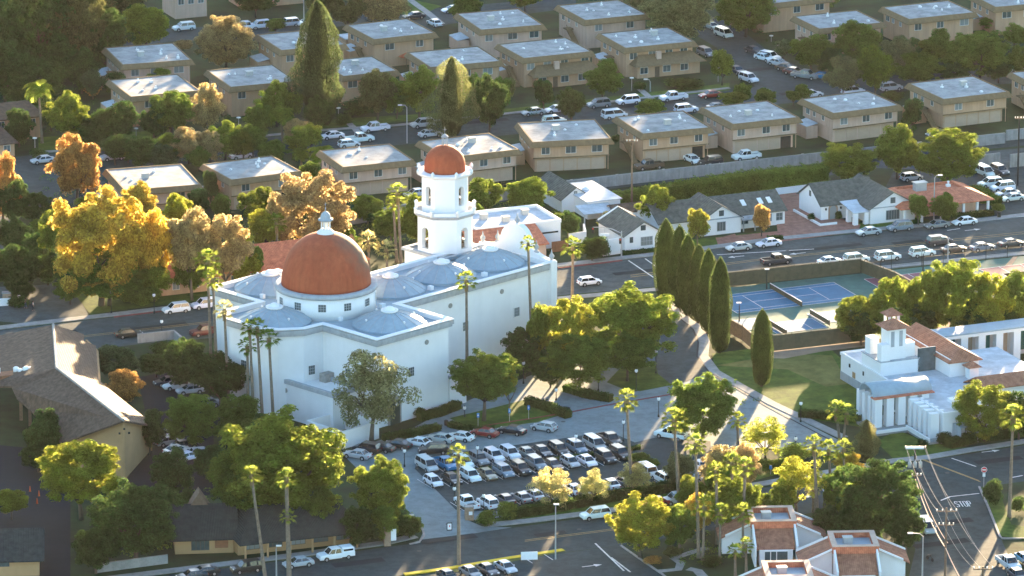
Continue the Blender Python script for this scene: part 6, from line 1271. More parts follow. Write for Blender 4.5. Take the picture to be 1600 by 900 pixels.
CARS = [
 (287,42,'suv','white','W','parked left of the tan orange tree at top',g3),(385,41,'pickup','white','W','partly behind the round tan orange tree',g3),(406,39,'suv','white','W','next to the green bush at top left',g3),(450,36,'suv','silver','W','just right of the round green bush at top',g3),
 (480,34,'sedan','white','W','behind the tip of the giant conifer',g3),(590,27,'suv','silver','W','left of the yellow feathery palm at top',g3),(679,35,'sedan','white','N','at the roof corner below the top walkway',g3),(647,24,'sedan','dark','W','right of the yellow feathery palm at top',g3),(707,14,'sedan','white','W','under the green tree at the top edge',g3),
 (519,211,'sedan','white','W','leftmost at the far kerb below the conifer',g3),(562,216,'pickup','white','E','facing right beside the white sedan',g3),(545,224,'hatch','white','E','half hidden by the roof left of the tower',g3),(586,199,'pickup','white','W','with black wheels at the far kerb',g3),(660,193,'suv','silver','W','right of the tall street lamp',g3),(672,208,'sedan','pale','E','partly hidden behind the pointed tan tree',g3),(430,256,'sedan','dark','E','under trees beyond the alley block',g3),
 (833,174,'sedan','silver','W','left of the compact dark tree',g3),(869,170,'sedan','white','W','showing only its nose left of the compact dark tree',g3),(866,188,'suv','white','E','behind the roof with white vents',g3),(935,162,'suv','grey','W','right of the compact dark tree',g3),(981,157,'suv','white','W','beside the low yellow green bush',g3),(1052,151,'pickup','white','W','on the street before the porch roofed block',g3),(1110,147,'sedan','red','W','at the far kerb by the corner',g3),(1072,170,'suv','white','E','behind the garage roof under the pickup',g3),(960,179,'van','white','E','behind the garage roof beside the bush',g3),(1122,166,'sedan','grey','E','behind the pale garage block',g3),
 (1112,40,'sedan','silver',-60,'in the shade of the hazy olive tree',g3),(1131,52,'van','white',-60,'facing down the cross street',g3),(1103,82,'suv','grey',-60,'half behind the block corner on the cross street',g3),(1178,78,'sedan','dark',-55,'at the kerb above a white sedan on the cross street',g3),(1194,89,'sedan','white',-50,'at the curved kerb of the cross street',g3),(1170,122,'suv','pale',-55,'facing us at the corner of the cross street',g3),(1151,109,'sedan','dark',-60,'behind the small green corner tree',g3),
 (1203,88,'suv','white',-40,'first in the curved row by the grove',g3),(1216,97,'sedan','silver',-38,'second in the curved row by the grove',g3),(1229,105,'sedan','brown',-36,'third in the curved row by the grove',g3),(1241,111,'sedan','maroon',-33,'fourth in the curved row by the grove',g3),(1258,117,'pickup','grey',-25,'fifth in the curved row by the grove',g3),(1287,118,'sedan','blue',-20,'at the right end of the curved row by the grove',g3),(1268,146,'sedan','white','E','behind the roof corner at the crossing',g3),(1333,142,'suv','white','E','behind the pale garage roof on the right',g3),(1392,136,'suv','silver','E','under the dark tree beside the lone garage block',g3),(1500,118,'sedan','pale','W','glimpsed under the big round tree of the grove',g3),(1590,108,'sedan','white','W','behind the lone garage block at the right edge',g3),
 (1465,208,'sedan','black','W','at the doors of the lone garage block',g3),(67,249,'sedan','silver','W','left of the tall orange tree',g3),(176,244,'suv','silver','W','between the orange tree and the dome shaped tree',g3),(377,242,'sedan','white','E','behind the block under tan trees',g3),(650,301,'sedan','pale','W','at the open garage left of the bell tower',g3),(1014,258,'pickup','brown','W','before the garage doors right of the wooden pole',g3),(1082,248,'sedan','white','S','backed into the open garage',g3),(1110,252,'suv','black','W','beside the open garage in the alley',g3),(1166,243,'pickup','white','W','in the alley before the pale garage block',g3),
 (1424,276,'hatch','silver','E','under the gold rimmed trees behind the restaurant',g2),(1538,268,'van','white','S','facing us behind the widest gold rimmed tree',g2),(1562,266,'suv','dark','S','beside the white van by the pale wall',g2),(1547,286,'suv','white','W','topmost in the restaurant car park row',g2),(1566,292,'suv','white','W','second in the restaurant car park row',g2),(1574,301,'sedan','silver','W','third in the restaurant car park row',g2),(1582,308,'sedan','pale','W','lowest in the restaurant car park row',g2),(1513,306,'sedan','pale','E','half hidden behind the restaurant posts',g2),
 (1154,385,'sedan','silver','W','alone at the north kerb left of the brick path',g2),(1201,379,'sedan','white','W','at the north kerb before the brick forecourt',g2),(1357,361,'sedan','silver','W','first of four right of the brick forecourt',g2),(1406,354,'suv','bluegrey','W','second of four right of the brick forecourt',g2),(1464,350,'sedan','grey','W','third of four, behind the lamp foot',g2),(1507,345,'sedan','white','W','last of four before the restaurant hedge',g2),
 (1213,406,'pickup','dark','E','leftmost at the south kerb by the court screen',g2),(1297,407,'sedan','white','E','with only its roof above the court screen',g2),(1338,404,'suv','white','E','partly behind the court screen',g2),(1387,400,'suv','white','E','right of the court screen corner',g2),(1441,394,'suv','white','E','below the dark driving one',g2),(1468,376,'suv','dark','E','driving in the near lane',g2),(1490,388,'sedan','brown','E','with a sun glint at the south kerb',g2),(1535,385,'sedan','grey','E','right of the brown one at the south kerb',g2),(1580,379,'sedan','dark','E','at the right edge on the south kerb',g2),
 (921,439,'hatch','white','E','driving past the end of the nave',g2),(275,482,'suv','white','W','driving left of the church on the main street',g2),(320,475,'suv','white','W','half hidden by the church corner palm',g2),(201,520,'sedan','black','E','driving past the shingled hall',g2),(322,517,'pickup','maroon','W','behind the church corner palm trunks',g2),
 (297,608,'sedan','silver',200,'beside the round dark tree at the church',g4),(276,601,'sedan','white',200,'left of the silver one behind the hall',g4),(262,595,'sedan','dark',200,'leftmost under the pale tipped tree',g4),(322,629,'sedan','bluegrey',200,'between the two green trees',g4),(262,688,'sedan','silver',35,'nearest the hall end wall',g4),(257,678,'hatch','white',35,'topmost behind the hall end wall',g4),(277,702,'sedan','white',35,'second in the small diagonal row behind the hall',g4),(294,712,'sedan','white',40,'lowest in the small diagonal row behind the hall',g4),(287,694,'sedan','black',35,'in the middle of the small diagonal row behind the hall',g4),(316,707,'hatch','silver',15,'at the trunk of the shaded tree',g4),
 (558,709,'sedan','silver','A','at the left end of the angled row near the church',g1),(573,700,'suv','black','A','second from left of the angled row near the church',g1),(595,698,'sedan','black','A','third from left of the angled row near the church',g1),(621,693,'sedan','black','A','fourth from left of the angled row near the church',g1),(653,690,'sedan','white','A','fifth from left of the angled row near the church',g1),(688,684,'sedan','silver','A','sixth from left of the angled row near the church',g1),(719,681,'sedan','white','A','seventh from left of the angled row near the church',g1),(757,675,'sedan','red','A','between white and black ones of the angled row',g1),(800,671,'sedan','black','A','right of the red one in the angled row',g1),(850,666,'hatch','silver','A','at the right end of the angled row by the red kerb',g1),(677,702,'suv','black',190,'driving in the lane behind the angled row',g1),
]
rowA = [('van','pale'),('pickup','blue'),('suv','white'),('suv','grey'),('suv','white'),('suv','white'),('sedan','grey'),('sedan','dark'),('suv','black'),('suv','bluegrey'),('van','silver'),('pickup','black')]
ordn = ['first','second','third','fourth','fifth','sixth','seventh','eighth','ninth','tenth','eleventh','twelfth']
for i, ((k, c_), (u, v)) in enumerate(zip(rowA, [(667,726),(696,724),(724,722),(748,717),(772,712),(797,708),(824,707),(847,704),(873,702),(901,699),(929,693),(953,686)])):
    CARS.append((u,v,k,c_,'S',f'{ordn[i]} from left in the upper row of the car park',g1))
rowB = [('hatch','white'),('sedan','black'),('suv','white'),('sedan','gold'),('suv','bluegrey'),('suv','black'),('suv','grey'),('sedan','dark'),('hatch','silver'),('sedan','white'),('suv','black'),('suv','black')]
for i, ((k, c_), (u, v)) in enumerate(zip(rowB, [(677,751),(706,747),(735,743),(761,740),(787,736),(813,732),(838,724),(864,725),(891,721),(917,719),(946,714),(969,708)])):
    CARS.append((u,v,k,c_,'S' if i != 0 else 'S',f'{ordn[i]} from left in the lower row of the car park',g1))
rowC = [(729,785,'pickup','white','left end'),(762,785,'suv','white','second place'),(789,779,'sedan','dark','third place'),(815,776,'sedan','grey','fourth place'),(834,772,'sedan','silver','fifth place'),(896,763,'sedan','white','place between the first two pale trees'),(908,767,'sedan','dark','place left of the middle pale tree'),(953,755,'sedan','white','place right of the middle pale tree'),(975,752,'sedan','dark','place left of the third pale tree'),(1008,734,'van','white','place behind the third pale tree'),(1035,746,'suv','white','place right of the third pale tree'),(1062,743,'sedan','pale','right end place')]
for u, v, k, c_, s_ in rowC: CARS.append((u,v,k,c_,'N' if k != 'suv' else 'N',f'in the hedge side row, {s_}',g1))
CARS += [(1049,678,'pickup','white',150,'at the traffic island behind a palm',g1),(1096,727,'sedan','white','S','under the pinkish tan tree',g1),(1094,743,'sedan','silver','S','just below the white sedan under the tan tree',g1),
 (930,803,'suv','white','W','driving on the lower street',g5),(524,866,'camper','white','W','at the lower street kerb by the courtyard building',g5),(466,878,'sedan','silver','W','behind the thick palm trunk',g5),(1023,784,'sedan','red','W','behind the gold topped corner tree',g5),(1057,779,'suv','silver','W','right of the gold topped corner tree',g5),(1078,775,'sedan','white','W','behind the curved palm trunk at the kerb',g5),
 (318,892,'sedan','black','W','left of two dark ones at the bottom left kerb',g5),(385,886,'suv','black','W','right of two dark ones at the bottom left kerb',g5),(300,898,'sedan','dark','W','cut by the bottom edge at left',g5),
 (1448,823,'van','silver',-78,'parked facing us beside the big dark tree',g5),(1576,879,'pickup','pale',-70,'second lowest in the bottom right corner',g5),(1590,897,'sedan','dark',-70,'lowest in the bottom right corner',g5),(1602,872,'sedan','blue',-70,'cut by the right edge at the bottom',g5)]
for k, (u, v, c_) in enumerate([(700,899,'dark'),(735,893,'grey'),(762,889,'dark'),(790,885,'silver')]): CARS.append((u,v,'sedan',c_,-60,f'{ordn[k]} from left in the bay below the yellow kerb',g5))
for c_ in CARS: car(*c_)
# ---- thin evening haze over the whole place
hz = MB().box(-700,700,-1015,700,-1.0,290).build('haze', None); hz['kind'] = 'stuff'
hm_ = bpy.data.materials.new('haze_air'); hm_.use_nodes = True; hm_.node_tree.nodes.clear()
pv_ = hm_.node_tree.nodes.new('ShaderNodeVolumePrincipled'); pv_.inputs['Density'].default_value = 0.0000040; pv_.inputs['Color'].default_value = (.92,.95,.9,1); pv_.inputs['Anisotropy'].default_value = 0.5
mo_ = hm_.node_tree.nodes.new('ShaderNodeOutputMaterial'); hm_.node_tree.links.new(pv_.outputs[0], mo_.inputs['Volume'])
hz.data.materials.clear(); hz.data.materials.append(hm_)
# ================================================================ STREET FURNITURE, SIGNS, FENCES, PEOPLE
def globe_lamp(u, base, vt, label):
    p = P(u, base); h_ = (base-vt)/S(base)/math.cos(TH); t = thing('lamp_post', label, 'lamp post', (p.x,p.y,0), 0, 'black posts with white lantern heads')
    MB().lathe([(.18,0),(.16,.35),(.07,.5),(.06,h_-.5),(.1,h_-.42)],8).build('post', M_['iron'], t)
    MB().lathe([(.12,h_-.42),(.24,h_-.3),(.27,h_-.05),(.2,h_+.1),(.05,h_+.18)],12).build('globe', M_['lampglass'], t, True); MB().lathe([(.15,h_+.12),(.02,h_+.3)],8).build('finial', M_['iron'], t)
for a in [(947,608+30,612+24,'x'),(1029,652,622,'tall black post with white lantern at the island mouth'),(974,690,658,'black post with white lantern behind the double row of cars'),(900,704,680,'black post with white lantern amid the upper row of cars'),
 (632,730,703,'black post with white lantern left of the upper row'),(710,785,762,'black post with white lantern above the entrance pillar'),(756,815,773,'black post with bright lantern beside the entrance pillar'),(745,706,700,'x'),(746,728,698,'dark post amid the first cars of the upper row'),
 (869,626,608,'black post with white lantern beside the hedge gap'),(935,612,590,'black post with white lantern beyond the low hedge'),(994,612,578,'white headed lamp on the oval lawn'),(1025,584,548,'tall dark post at the driveway edge'),(726,652,636,'lamp left of the round green lawn tree'),
 (253,531,501,'white globe lamp on the main street south side'),(241,490,460,'thin lamp on the lawn left of the white car'),(174,490,455,'thin lamp on the lawn by the driveway'),(30,480,462,'white globe by the driveway sign'),(1243,712,684,'dark post at the end of the curved driveway'),(1251,660,629,'white globe lamp behind the library hedge'),
 (1508,686,664,'white lamp before the library'),(1163,740,712,'white globe lamp right of the tan palm tree'),(1376,700,688,'x'),(426,858,830,'white lantern before the courtyard building'),(818,512,498,'x'),(818,600,566,'dark lamp under the nave end trees')]:
    if a[3] != 'x': globe_lamp(a[0],a[1],a[2],a[3])
def path_lamp(u, base, vt, label):
    p = P(u, base); h_ = (base-vt)/S(base)/math.cos(TH); t = thing('path_lamp', label, 'lamp post', (p.x,p.y,0), 0, 'slim lamps with flat white tops')
    MB().lathe([(.07,0),(.05,h_-.1)],6).build('post', M_['steel'], t); MB().lathe([(.1,h_-.12),(.42,h_-.05),(.42,h_+.08),(.1,h_+.15)],12).build('lamp_head', M_['lampglass'], t, True)
for a in [(840,158,136,'flat topped lamp before the left porch roofed block'),(987,142,122,'flat topped lamp between the two porch roofed blocks'),(1122,128,106,'flat topped lamp by the corner tree'),(529,192,169,'flat topped lamp right of the giant conifer'),(55,244,216,'flat topped lamp by the side road at left'),(213,222,201,'flat topped lamp above the dome shaped tree'),(373,205,184,'flat topped lamp by the yellow green tree'),(1205,65,56,'white lamp beside the top block'),(1217,78,70,'white bollard lamp by the pale bush'),(355,220,200,'flat topped lamp in the tan trees')]: path_lamp(*a)
def cobra(u, base, vt, label, arm=(-1.6,0), mat_='steel', hd=1):
    p = P(u, base); h_ = (base-vt)/S(base)/math.cos(TH); t = thing('street_lamp', label, 'street lamp', (p.x,p.y,0), 0, 'tall roadside lamps')
    MB().tube([(0,0,0),(0,0,h_*.5),(0,0,h_-.5)],[.13,.1,.08],8).tube([(0,0,h_-.6),(arm[0]*.25,arm[1]*.25,h_-.1),(arm[0],arm[1],h_)],.06,6).build('pole', M_[mat_], t)
    MB().box(-.4,.4,-.16,.16,-.1,.08).build('lamp_head', M_['signw'], t, False, (arm[0],arm[1],h_))
for a in [(636,224,164,'tall street lamp left of the silver SUV behind the condominium row',(-1.3,-.3)),(475,45,-2,'street lamp at the top edge left of the conifer tip',(-1.3,0)),(868,874,786,'street lamp beside the white banner at the bottom',(.1,-.3)),(1459,345,274,'tall lamp before the restaurant with a double head',(1.0,0)),(1016,143,124,'street lamp on the lawn before the porch roofed block',(-.9,0)),(1441,905,832,'street lamp at the bottom by the rightmost tiled office',(-1.9,0)),(432,905,852,'street lamp at the bottom left between palm trunks',(.4,0)),(1077,400,370,'signal mast lamp with long arm beside the cypress row',(-2.1,.8)),
   (1440,470,355,'x',(0,0)),(1481,405,370,'white headed lamp at the south kerb',(-.8,.0)),(1442,430,393,'court lamp near the tallest gold topped tree',(.8,0)),(1155,503,473,'low court lamp at the left corner of the tennis court',(-.1,0)),(1198,452,420,'court lamp at the far side of the big blue court',(0,-.2)),(1376,432,402,'court lamp at the far right court',(.7,0))]:
    if a[3] != 'x': cobra(*a[:4], arm=a[4], mat_='iron' if 'court lamp' in a[3] else 'steel')
# utility poles and lines
def pole(u, base, vt, label, arms, mat_='wood', w=1.6, z=None):
    p = P(u, base); h_ = (base-vt)/S(base)/math.cos(TH); t = thing('utility_pole', label, 'utility pole', (p.x,p.y,0), 0, 'wooden utility poles')
    MB().tube([(0,0,0),(0,0,h_)],[.2,.14],9).build('pole', M_[mat_], t)
    for dz, ww in arms:
        c_ = MB().box(-ww,ww,-.08,.08,-.08,.08).build('crossarm', M_['wood'], t, False, (0,-.2,h_-dz))
        for k in (-.95,-.4,.4,.95): MB().lathe([(.09,.08),(.07,.3),(.1,.34)],8,k*ww,0).build('insulator', M_['signw'], c_, True)
    return t, p, h_
tA, pA, hA = pole(1428,800,697,'dark utility pole with transformers beside the big dark tree',[(.2,1.6),(4.6,1.0)],'black')
for k in (-.75,.0,.75): MB().lathe([(.01,-.55),(.27,-.5),(.27,.35),(.1,.5),(.05,.75)],12).build('transformer', M_['ac'], tA, True, (k*1.1,-.45,hA-2.7))
MB().box(-1.4,1.4,-.5,-.1,-.15,.2).build('equipment_box', M_['signw'], tA, False, (-.1,0,hA-.1))
tB, pB, hB = pole(1476,928,792,'utility pole at the bottom right cut by the lower edge',[(.5,1.5),(2.6,1.1)])
tC, pC, hC = pole(1533,1010,884,'utility pole top at the bottom edge near the street',[(.3,1.4)])
tD, pD, hD = pole(987,326,219,'tall plain wooden pole at the ivy hedge',[(.3,1.0)]); tE, pE, hE = pole(1590,290,184,'dark utility pole at the right edge of the restaurant car park',[(.2,.8)],'black')
def wire(a, b, sag, label, rad=.03, m='kerb'):
    n = 12; pts = [a+(b-a)*(k/n)+Vector((0,0,-4*sag*(k/n)*(1-k/n))) for k in range(n+1)]; c_ = pts[0].copy(); o = MB().tube([q-c_ for q in pts], rad, 5).build('power_line', M_[m]); o.location = c_; tag(o, label, 'power line', 'overhead lines at the bottom right')
V3 = Vector
for k, nm in ((-1.5,'left'),(-.4,'middle'),(1.5,'right')):
    wire(pA+V3((k,-.2,hA+.1)), pB+V3((k,-.2,hB-.2)), 1.0, f'{nm} thin wire between the dark pole and the cut pole', .022); wire(pB+V3((k,-.2,hB-.2)), pC+V3((k,-.2,hC)), 1.0, f'{nm} thin wire below the cut pole', .022)
wire(pA+V3((1.3,-.2,hA+.1)), pC+V3((1.4,-.2,hC)), 2.0, 'long lone wire crossing above the stop lettering', .022)
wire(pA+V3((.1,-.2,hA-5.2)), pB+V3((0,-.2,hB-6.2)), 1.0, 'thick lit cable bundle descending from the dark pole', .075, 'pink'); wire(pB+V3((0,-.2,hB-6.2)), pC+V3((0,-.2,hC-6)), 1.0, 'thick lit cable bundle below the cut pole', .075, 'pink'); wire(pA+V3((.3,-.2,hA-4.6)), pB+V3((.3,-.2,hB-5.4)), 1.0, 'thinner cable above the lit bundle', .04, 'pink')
# traffic signal
p = P(971,401); t = thing('traffic_signal', 'traffic signal mast with curved arm and red lights at the first white house', 'traffic signal', (p.x,p.y,0), 0)
MB().tube([(0,0,0),(0,0,4.7)],[.14,.1],8).tube([(0,0,4.3),(-1.6,-.1,5.1),(-3.4,-.2,5.5),(-5.1,-.3,5.5)],.08,7).build('mast', M_['steel'], t)
for x, z in ((-5.1,5.0),(-.25,3.0)):
    s_ = MB().box(x-.2,x+.2,-.5,-.2,z-.5,z+.5).build('signal_head', M_['black'], t); MB().lathe([(.13,0),(.13,.05)],10).build('red_lamp', M_['red'], s_, False, (x,-.5,z+.28)).rotation_euler = (R(90),0,0)
MB().box(-3.9,-2.2,-.35,-.3,3.9,4.4).build('street_name_sign', M_['signw'], t); MB().tube([(-3.0,-.3,4.4),(-3.0,-.2,5.4)],.03,5).build('sign_hanger', M_['steel'], t)
# signs
def sign(u, base, vt, w, h_, m, label, name='sign', extra=None, post='steel', shape='rect'):
    p = P(u, base); H_ = (base-vt)/S(base)/math.cos(TH); t = thing(name, label, 'sign', (p.x,p.y,0), 0)
    MB().lathe([(.04,0),(.04,H_)],6).build('post', M_[post], t)
    if shape == 'disc':
        MB().loft([[(w/2*math.cos(a), y, H_-w/2+w/2*math.sin(a)) for a in [2*math.pi*k/20 for k in range(20)]] for y in (-.09,-.05)]).build('sign_face', M_[m], t)
    else: MB().box(-w/2,w/2,-.09,-.05,H_-h_,H_).build('sign_face', M_[m], t)
    return t, H_
t, H_ = sign(1537,762,729,.95,.95,'signw','round white and red no entry sign above the green corner',shape='disc')
MB().loft([[(.42*math.cos(a), y, H_-.475+.42*math.sin(a)) for a in [2*math.pi*k/20 for k in range(20)]] for y in (-.11,-.092)]).build('red_disc', M_['red'], t); MB().box(-.3,.3,-.125,-.115,H_-.56,H_-.39).build('white_bar', M_['signw'], t); MB().box(-.22,.22,-.09,-.05,H_-1.6,H_-1.05).build('small_plate', M_['signw'], t)
for u, b, v, l in ((747,668,645,'left blue handicapped parking sign on the lawn edge'),(796,660,638,'middle blue handicapped parking sign on the lawn edge'),(826,656,633,'right blue handicapped parking sign on the lawn edge')):
    t, H_ = sign(u,b,v,.4,.75,'blue',l,'parking_sign'); MB().loft([[(.1*math.cos(a),y,H_-.42+.1*math.sin(a)) for a in [k*math.pi/6 for k in range(12)]] for y in (-.1,-.092)]).box(-.03,.03,-.1,-.092,H_-.3,H_-.12).build('wheelchair_symbol', M_['signw'], t)
sign(1144,283+20,280,.5,.8,'blue','small blue sign on a post at the ivy hedge')
t, H_ = sign(1204,742,727,.4,.6,'blue','small teal sign at the lower pavement by the shrubs')
p = P(702,829); t = thing('sandwich_board', 'black framed sandwich board with white poster on the entrance drive', 'sign', (p.x,p.y,0), R(8))
MB().box(-.42,.42,-.25,-.18,0,1.35).build('frame', M_['black'], t); MB().box(-.3,.3,-.27,-.25,.25,1.2).build('poster', M_['signw'], t); MB().box(-.05,.1,-.285,-.275,.65,.95).build('mark', M_['red'], t)
p = P(827,877); t = thing('banner', 'white rectangular banner on two stakes by the lower street', 'banner', (p.x,p.y,0), R(6)); MB().box(-1.25,1.25,-.04,.04,.25,1.5).build('sheet', M_['signw'], t)
for x in (-1.2,1.2): MB().lathe([(.04,0),(.04,1.6)],6,x,.06).build('stake', M_['wood'], t)
p = P(605,852); t = thing('entrance_monument', 'stone pillar with tall white plaque left of the entrance drive', 'sign pillar', (p.x,p.y,0), R(10)); MB().box(-.5,.5,-.5,.6,0,2.9).build('pillar', M_['brick'], t); MB().box(.5,1.3,-.6,-.5,.9,2.7).build('plaque', M_['signw'], t); MB().box(-.6,.6,-.6,.7,2.9,3.05).build('cap', M_['kerb'], t)
p = P(632,834); t = thing('notice_board', 'slim white notice board among the shrubs left of the entrance drive', 'sign', (p.x,p.y,0), 0); MB().box(-.28,.28,-.05,.05,.5,1.9).box(-.05,.05,-.04,.04,0,.5).build('board', M_['signw'], t)
p = P(733,812); t = thing('entrance_pillar', 'buff brick entrance pillar with small white plaque right of the drive', 'sign pillar', (p.x,p.y,0), R(8)); MB().box(-.65,.65,-.5,.5,0,2.1).build('pillar', M_['brick'], t); MB().box(-.7,.7,-.55,.55,2.1,2.25).build('cap', M_['kerb'], t); MB().box(-.1,.45,-.54,-.5,.9,1.45).build('plaque', M_['signw'], t)
p = P(643,814); t = thing('welcome_sign', 'small white sign with red marks on the drive edge shrubs', 'sign', (p.x,p.y,0), 0); MB().box(-.4,.4,-.05,.05,.4,1.1).box(-.3,-.2,-.04,.04,0,.4).box(.2,.3,-.04,.04,0,.4).build('board', M_['signw'], t); MB().box(-.25,.2,-.07,-.05,.65,.85).build('mark', M_['red'], t)
p = P(11,475); t = thing('stone_pillar', 'tan stone pillar beside the white sign wall at left', 'pillar', (p.x,p.y,0), R(5)); MB().box(-.75,.75,-.6,.6,0,2.0).build('pillar', M_['brick'], t); MB().box(-.85,.85,-.7,.7,2.0,2.15).build('cap', M_['kerb'], t)
for u, v, l in ((47,769,'upper left orange cone on the dark forecourt'),(61,776,'upper right orange cone on the dark forecourt'),(58,788,'lowest orange cone on the dark forecourt')):
    p = P(u,v); t = thing('traffic_cone', l, 'cone', (p.x,p.y,.06), 0, 'orange cones'); MB().box(-.2,.2,-.2,.2,0,.05).build('base', M_['black'], t); MB().lathe([(.16,.05),(.04,.95)],10).build('cone', M_['orange'], t)
p = P(1561,340); t = thing('litter_bin', 'dark round litter bin at the north kerb', 'bin', (p.x,p.y,.14), 0); MB().lathe([(.35,0),(.38,.9),(.4,.95),(.1,1.05)],12).build('drum', M_['iron'], t)
for u, v, l in ((697,665,'litter bin at the left end of the low curved hedge'),(888,645,'litter bin at the right end of the clipped hedge')):
    p = P(u,v); t = thing('litter_bin', 'dark '+l, 'bin', (p.x,p.y,.0), 0); MB().lathe([(.3,0),(.33,.85),(.36,.9),(.1,1.0)],12).build('drum', M_['iron'], t)
# patio umbrellas
for u, v, c_, l in ((635,104,'red','pinkish red umbrella on the patio between tan blocks'),(143,155,'x','')):
    if c_ == 'x': continue
    p = P(u,v); t = thing('patio_umbrella', l, 'umbrella', (p.x,p.y,0), 0); MB().lathe([(.04,0),(.04,2.4)],6).build('pole', M_['wood'], t); MB().lathe([(1.6,2.1),(1.5,2.2),(.05,2.9)],8).build('canopy', M_['terracotta_d'], t)
# tennis fences with wind screens
def fence(px, h_, label, scr='wscreen', gap=3.0, z0=.15):
    o_ = P(*px[0]); t = thing('court_fence', label, 'fence', (o_.x,o_.y,0), 0, 'tennis court fences'); m = ribbon(MB(), px, .05, h_-.15, 0, z0); m.v = [(x-o_.x,y-o_.y,z) for x,y,z in m.v]
    m.build('windscreen', M_[scr], t); m = ribbon(MB(), px, .07, h_, 0, h_-.07); m.v = [(x-o_.x,y-o_.y,z) for x,y,z in m.v]; m.build('top_rail', M_['iron'], t)
    for a, b in zip(px[:-1], px[1:]):
        A, B = P(*a), P(*b); n = max(1, int((B-A).length/gap))
        for k in range(n+1): q = A+(B-A)*k/n-o_; MB().lathe([(.06,0),(.06,h_+.1)],6).build('post', M_['iron'], t, False, (q.x,q.y+.06,0))
fence([(1137,449),(1345,427)], 2.8, 'far windscreen fence of the big blue court'); fence([(1345,427),(1398,447),(1440,470)], 2.6, 'fence between the blue court and the right hand courts'); fence([(1207,550),(1356,533)], 3.0, 'near windscreen fence of the blue courts'); fence([(1140,522),(1160,533),(1175,546),(1206,550)], 2.8, 'left brown windscreen fence beside the cypress row','wood')
for px, l in (([(1345,428),(1440,418),(1640,397)],'thin wire fence along the south kerb of the right hand courts'),):
    o_ = P(*px[0]); t = thing('wire_fence', l, 'fence', (o_.x,o_.y,0), 0)
    for z in (.9,1.9,3.0): m = ribbon(MB(), px, .04, z+.02, 0, z-.02); m.v = [(x-o_.x,y-o_.y,z_) for x,y,z_ in m.v]; m.build('rail', M_['iron'], t)
    for a, b in zip(px[:-1], px[1:]):
        A, B = P(*a), P(*b); n = int((B-A).length/4)
        for k in range(n+1): q = A+(B-A)*k/n-o_; MB().lathe([(.05,0),(.05,3.1)],6).build('post', M_['iron'], t, False, (q.x,q.y,0))
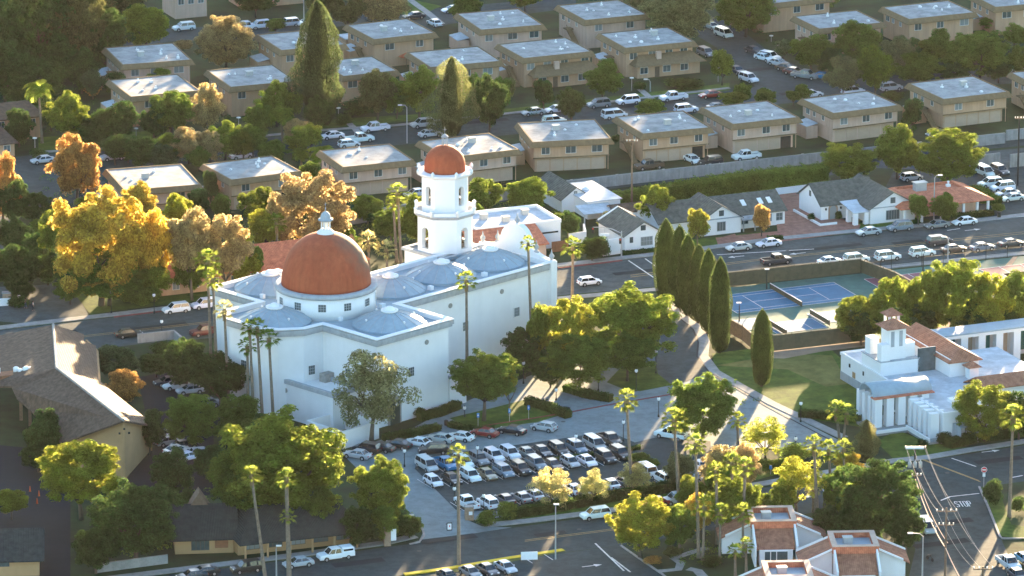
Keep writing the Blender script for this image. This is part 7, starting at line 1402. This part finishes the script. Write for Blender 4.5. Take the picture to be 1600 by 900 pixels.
# two walkers on the left driveway
def person(u, v, top, legs, label, ang, H_=1.75, ph=1):
    p = P(u, v); t = thing('person', label, 'person', (p.x,p.y,.06), ang, 'two people walking'); k = H_/1.75
    V_ = [((0,0,.95),.15),((0,0,1.15),.135),((0,0,1.38),.17),((0,0,1.5),.07),((0,.02,1.62),.105),((0,.02,1.72),.08),
          ((.11,0,.9),.095),((.12,.14*ph,.5),.07),((.12,.1*ph,.08),.05),((.12,.24*ph,.03),.04),((-.11,0,.9),.095),((-.12,-.06*ph,.5),.07),((-.12,-.22*ph,.1),.05),((-.12,-.08*ph,.03),.04),
          ((.21,0,1.4),.06),((.25,-.08*ph,1.13),.045),((.25,.06,.9),.035),((.25,.1,.82),.03),((-.21,0,1.4),.06),((-.25,.06*ph,1.13),.045),((-.25,.18,.92),.035),((-.25,.22,.85),.03)]
    E_ = [(0,1),(1,2),(2,3),(3,4),(4,5),(0,6),(6,7),(7,8),(8,9),(0,10),(10,11),(11,12),(12,13),(2,14),(14,15),(15,16),(16,17),(2,18),(18,19),(19,20),(20,21)]
    def skin(name, idx, grow, m, sub=1):
        mp = {j:i for i, j in enumerate(idx)}; me = bpy.data.meshes.new(name); me.from_pydata([tuple(x*k for x in V_[j][0]) for j in idx], [(mp[a],mp[b]) for a, b in E_ if a in mp and b in mp], []); me.materials.append(M_[m])
        o = bpy.data.objects.new(name, me); COL.objects.link(o); o.parent = t; me.skin_vertices.new() if hasattr(me.skin_vertices,'new') and not me.skin_vertices else None
        md = o.modifiers.new('skin','SKIN'); md.use_smooth_shade = True
        if not me.skin_vertices: return o
        for i, j in enumerate(idx): rr_ = V_[j][1]*k*grow; me.skin_vertices[0].data[i].radius = (rr_,rr_)
        me.skin_vertices[0].data[0].use_root = True; sb_ = o.modifiers.new('sub','SUBSURF'); sb_.levels = sub; sb_.render_levels = sub; return o
    skin('body', list(range(22)), 1.0, 'skin'); skin('shirt', [1,2,14,15,18,19], 1.12, top); skin('trousers', [0,6,7,8,10,11,12], 1.14, legs)
    MB().ball((0,-.02,1.67),.115,10,8).build('hair', M_['hair'], t, True)
person(40,482,'shirtd','jeans','person in a dark top and pale blue trousers, left of two walkers', R(100)); person(52,486,'shirtw','trousd','person in a pale top and dark trousers, right of two walkers', R(-80), ph=-1)
# motorcycle at the bottom right
p = P(1453,876); t = thing('motorcycle', 'small dark motorcycle parked near the bottom right pole', 'motorcycle', (p.x,p.y,0), R(-60))
for x in (-.65,.65): MB().loft([[(x+.3*math.cos(a), y, .3+.3*math.sin(a)) for a in [k*math.pi/8 for k in range(16)]] for y in (-.06,.06)]).build('wheel', M_['tyre'], t)
MB().tube([(-.65,0,.3),(-.2,0,.6),(.35,0,.75),(.65,0,.3)],.06,6).tube([(.35,0,.75),(.25,0,1.05)],.035,6).tube([(.25,-.3,1.05),(.25,.3,1.05)],.03,6).build('frame', M_['iron'], t); MB().ball((.1,0,.8),.18,10,6,.8).build('tank', M_['black'], t, True); MB().box(-.6,-.1,-.13,.13,.72,.82).build('seat', M_['black'], t)
struct('garden_path', ribbon(MB(), [(1028,893),(1060,890),(1064,880),(1052,873),(1085,862),(1105,856)], 1.4, 0.05), M_['concrete']); struct('garden_path', ribbon(MB(), [(1075,889),(1090,892),(1102,905)], 1.6, 0.055), M_['concrete'])
struct('walkway', ribbon(MB(), [(640,0),(668,20),(690,38)], 1.6, 0.09), M_['concrete']); struct('walkway', ribbon(MB(), [(1000,140),(1012,150),(1020,156)], 1.4, 0.09), M_['concrete']); struct('walkway', ribbon(MB(), [(545,193),(556,203),(560,208)], 1.4, 0.09), M_['concrete'])
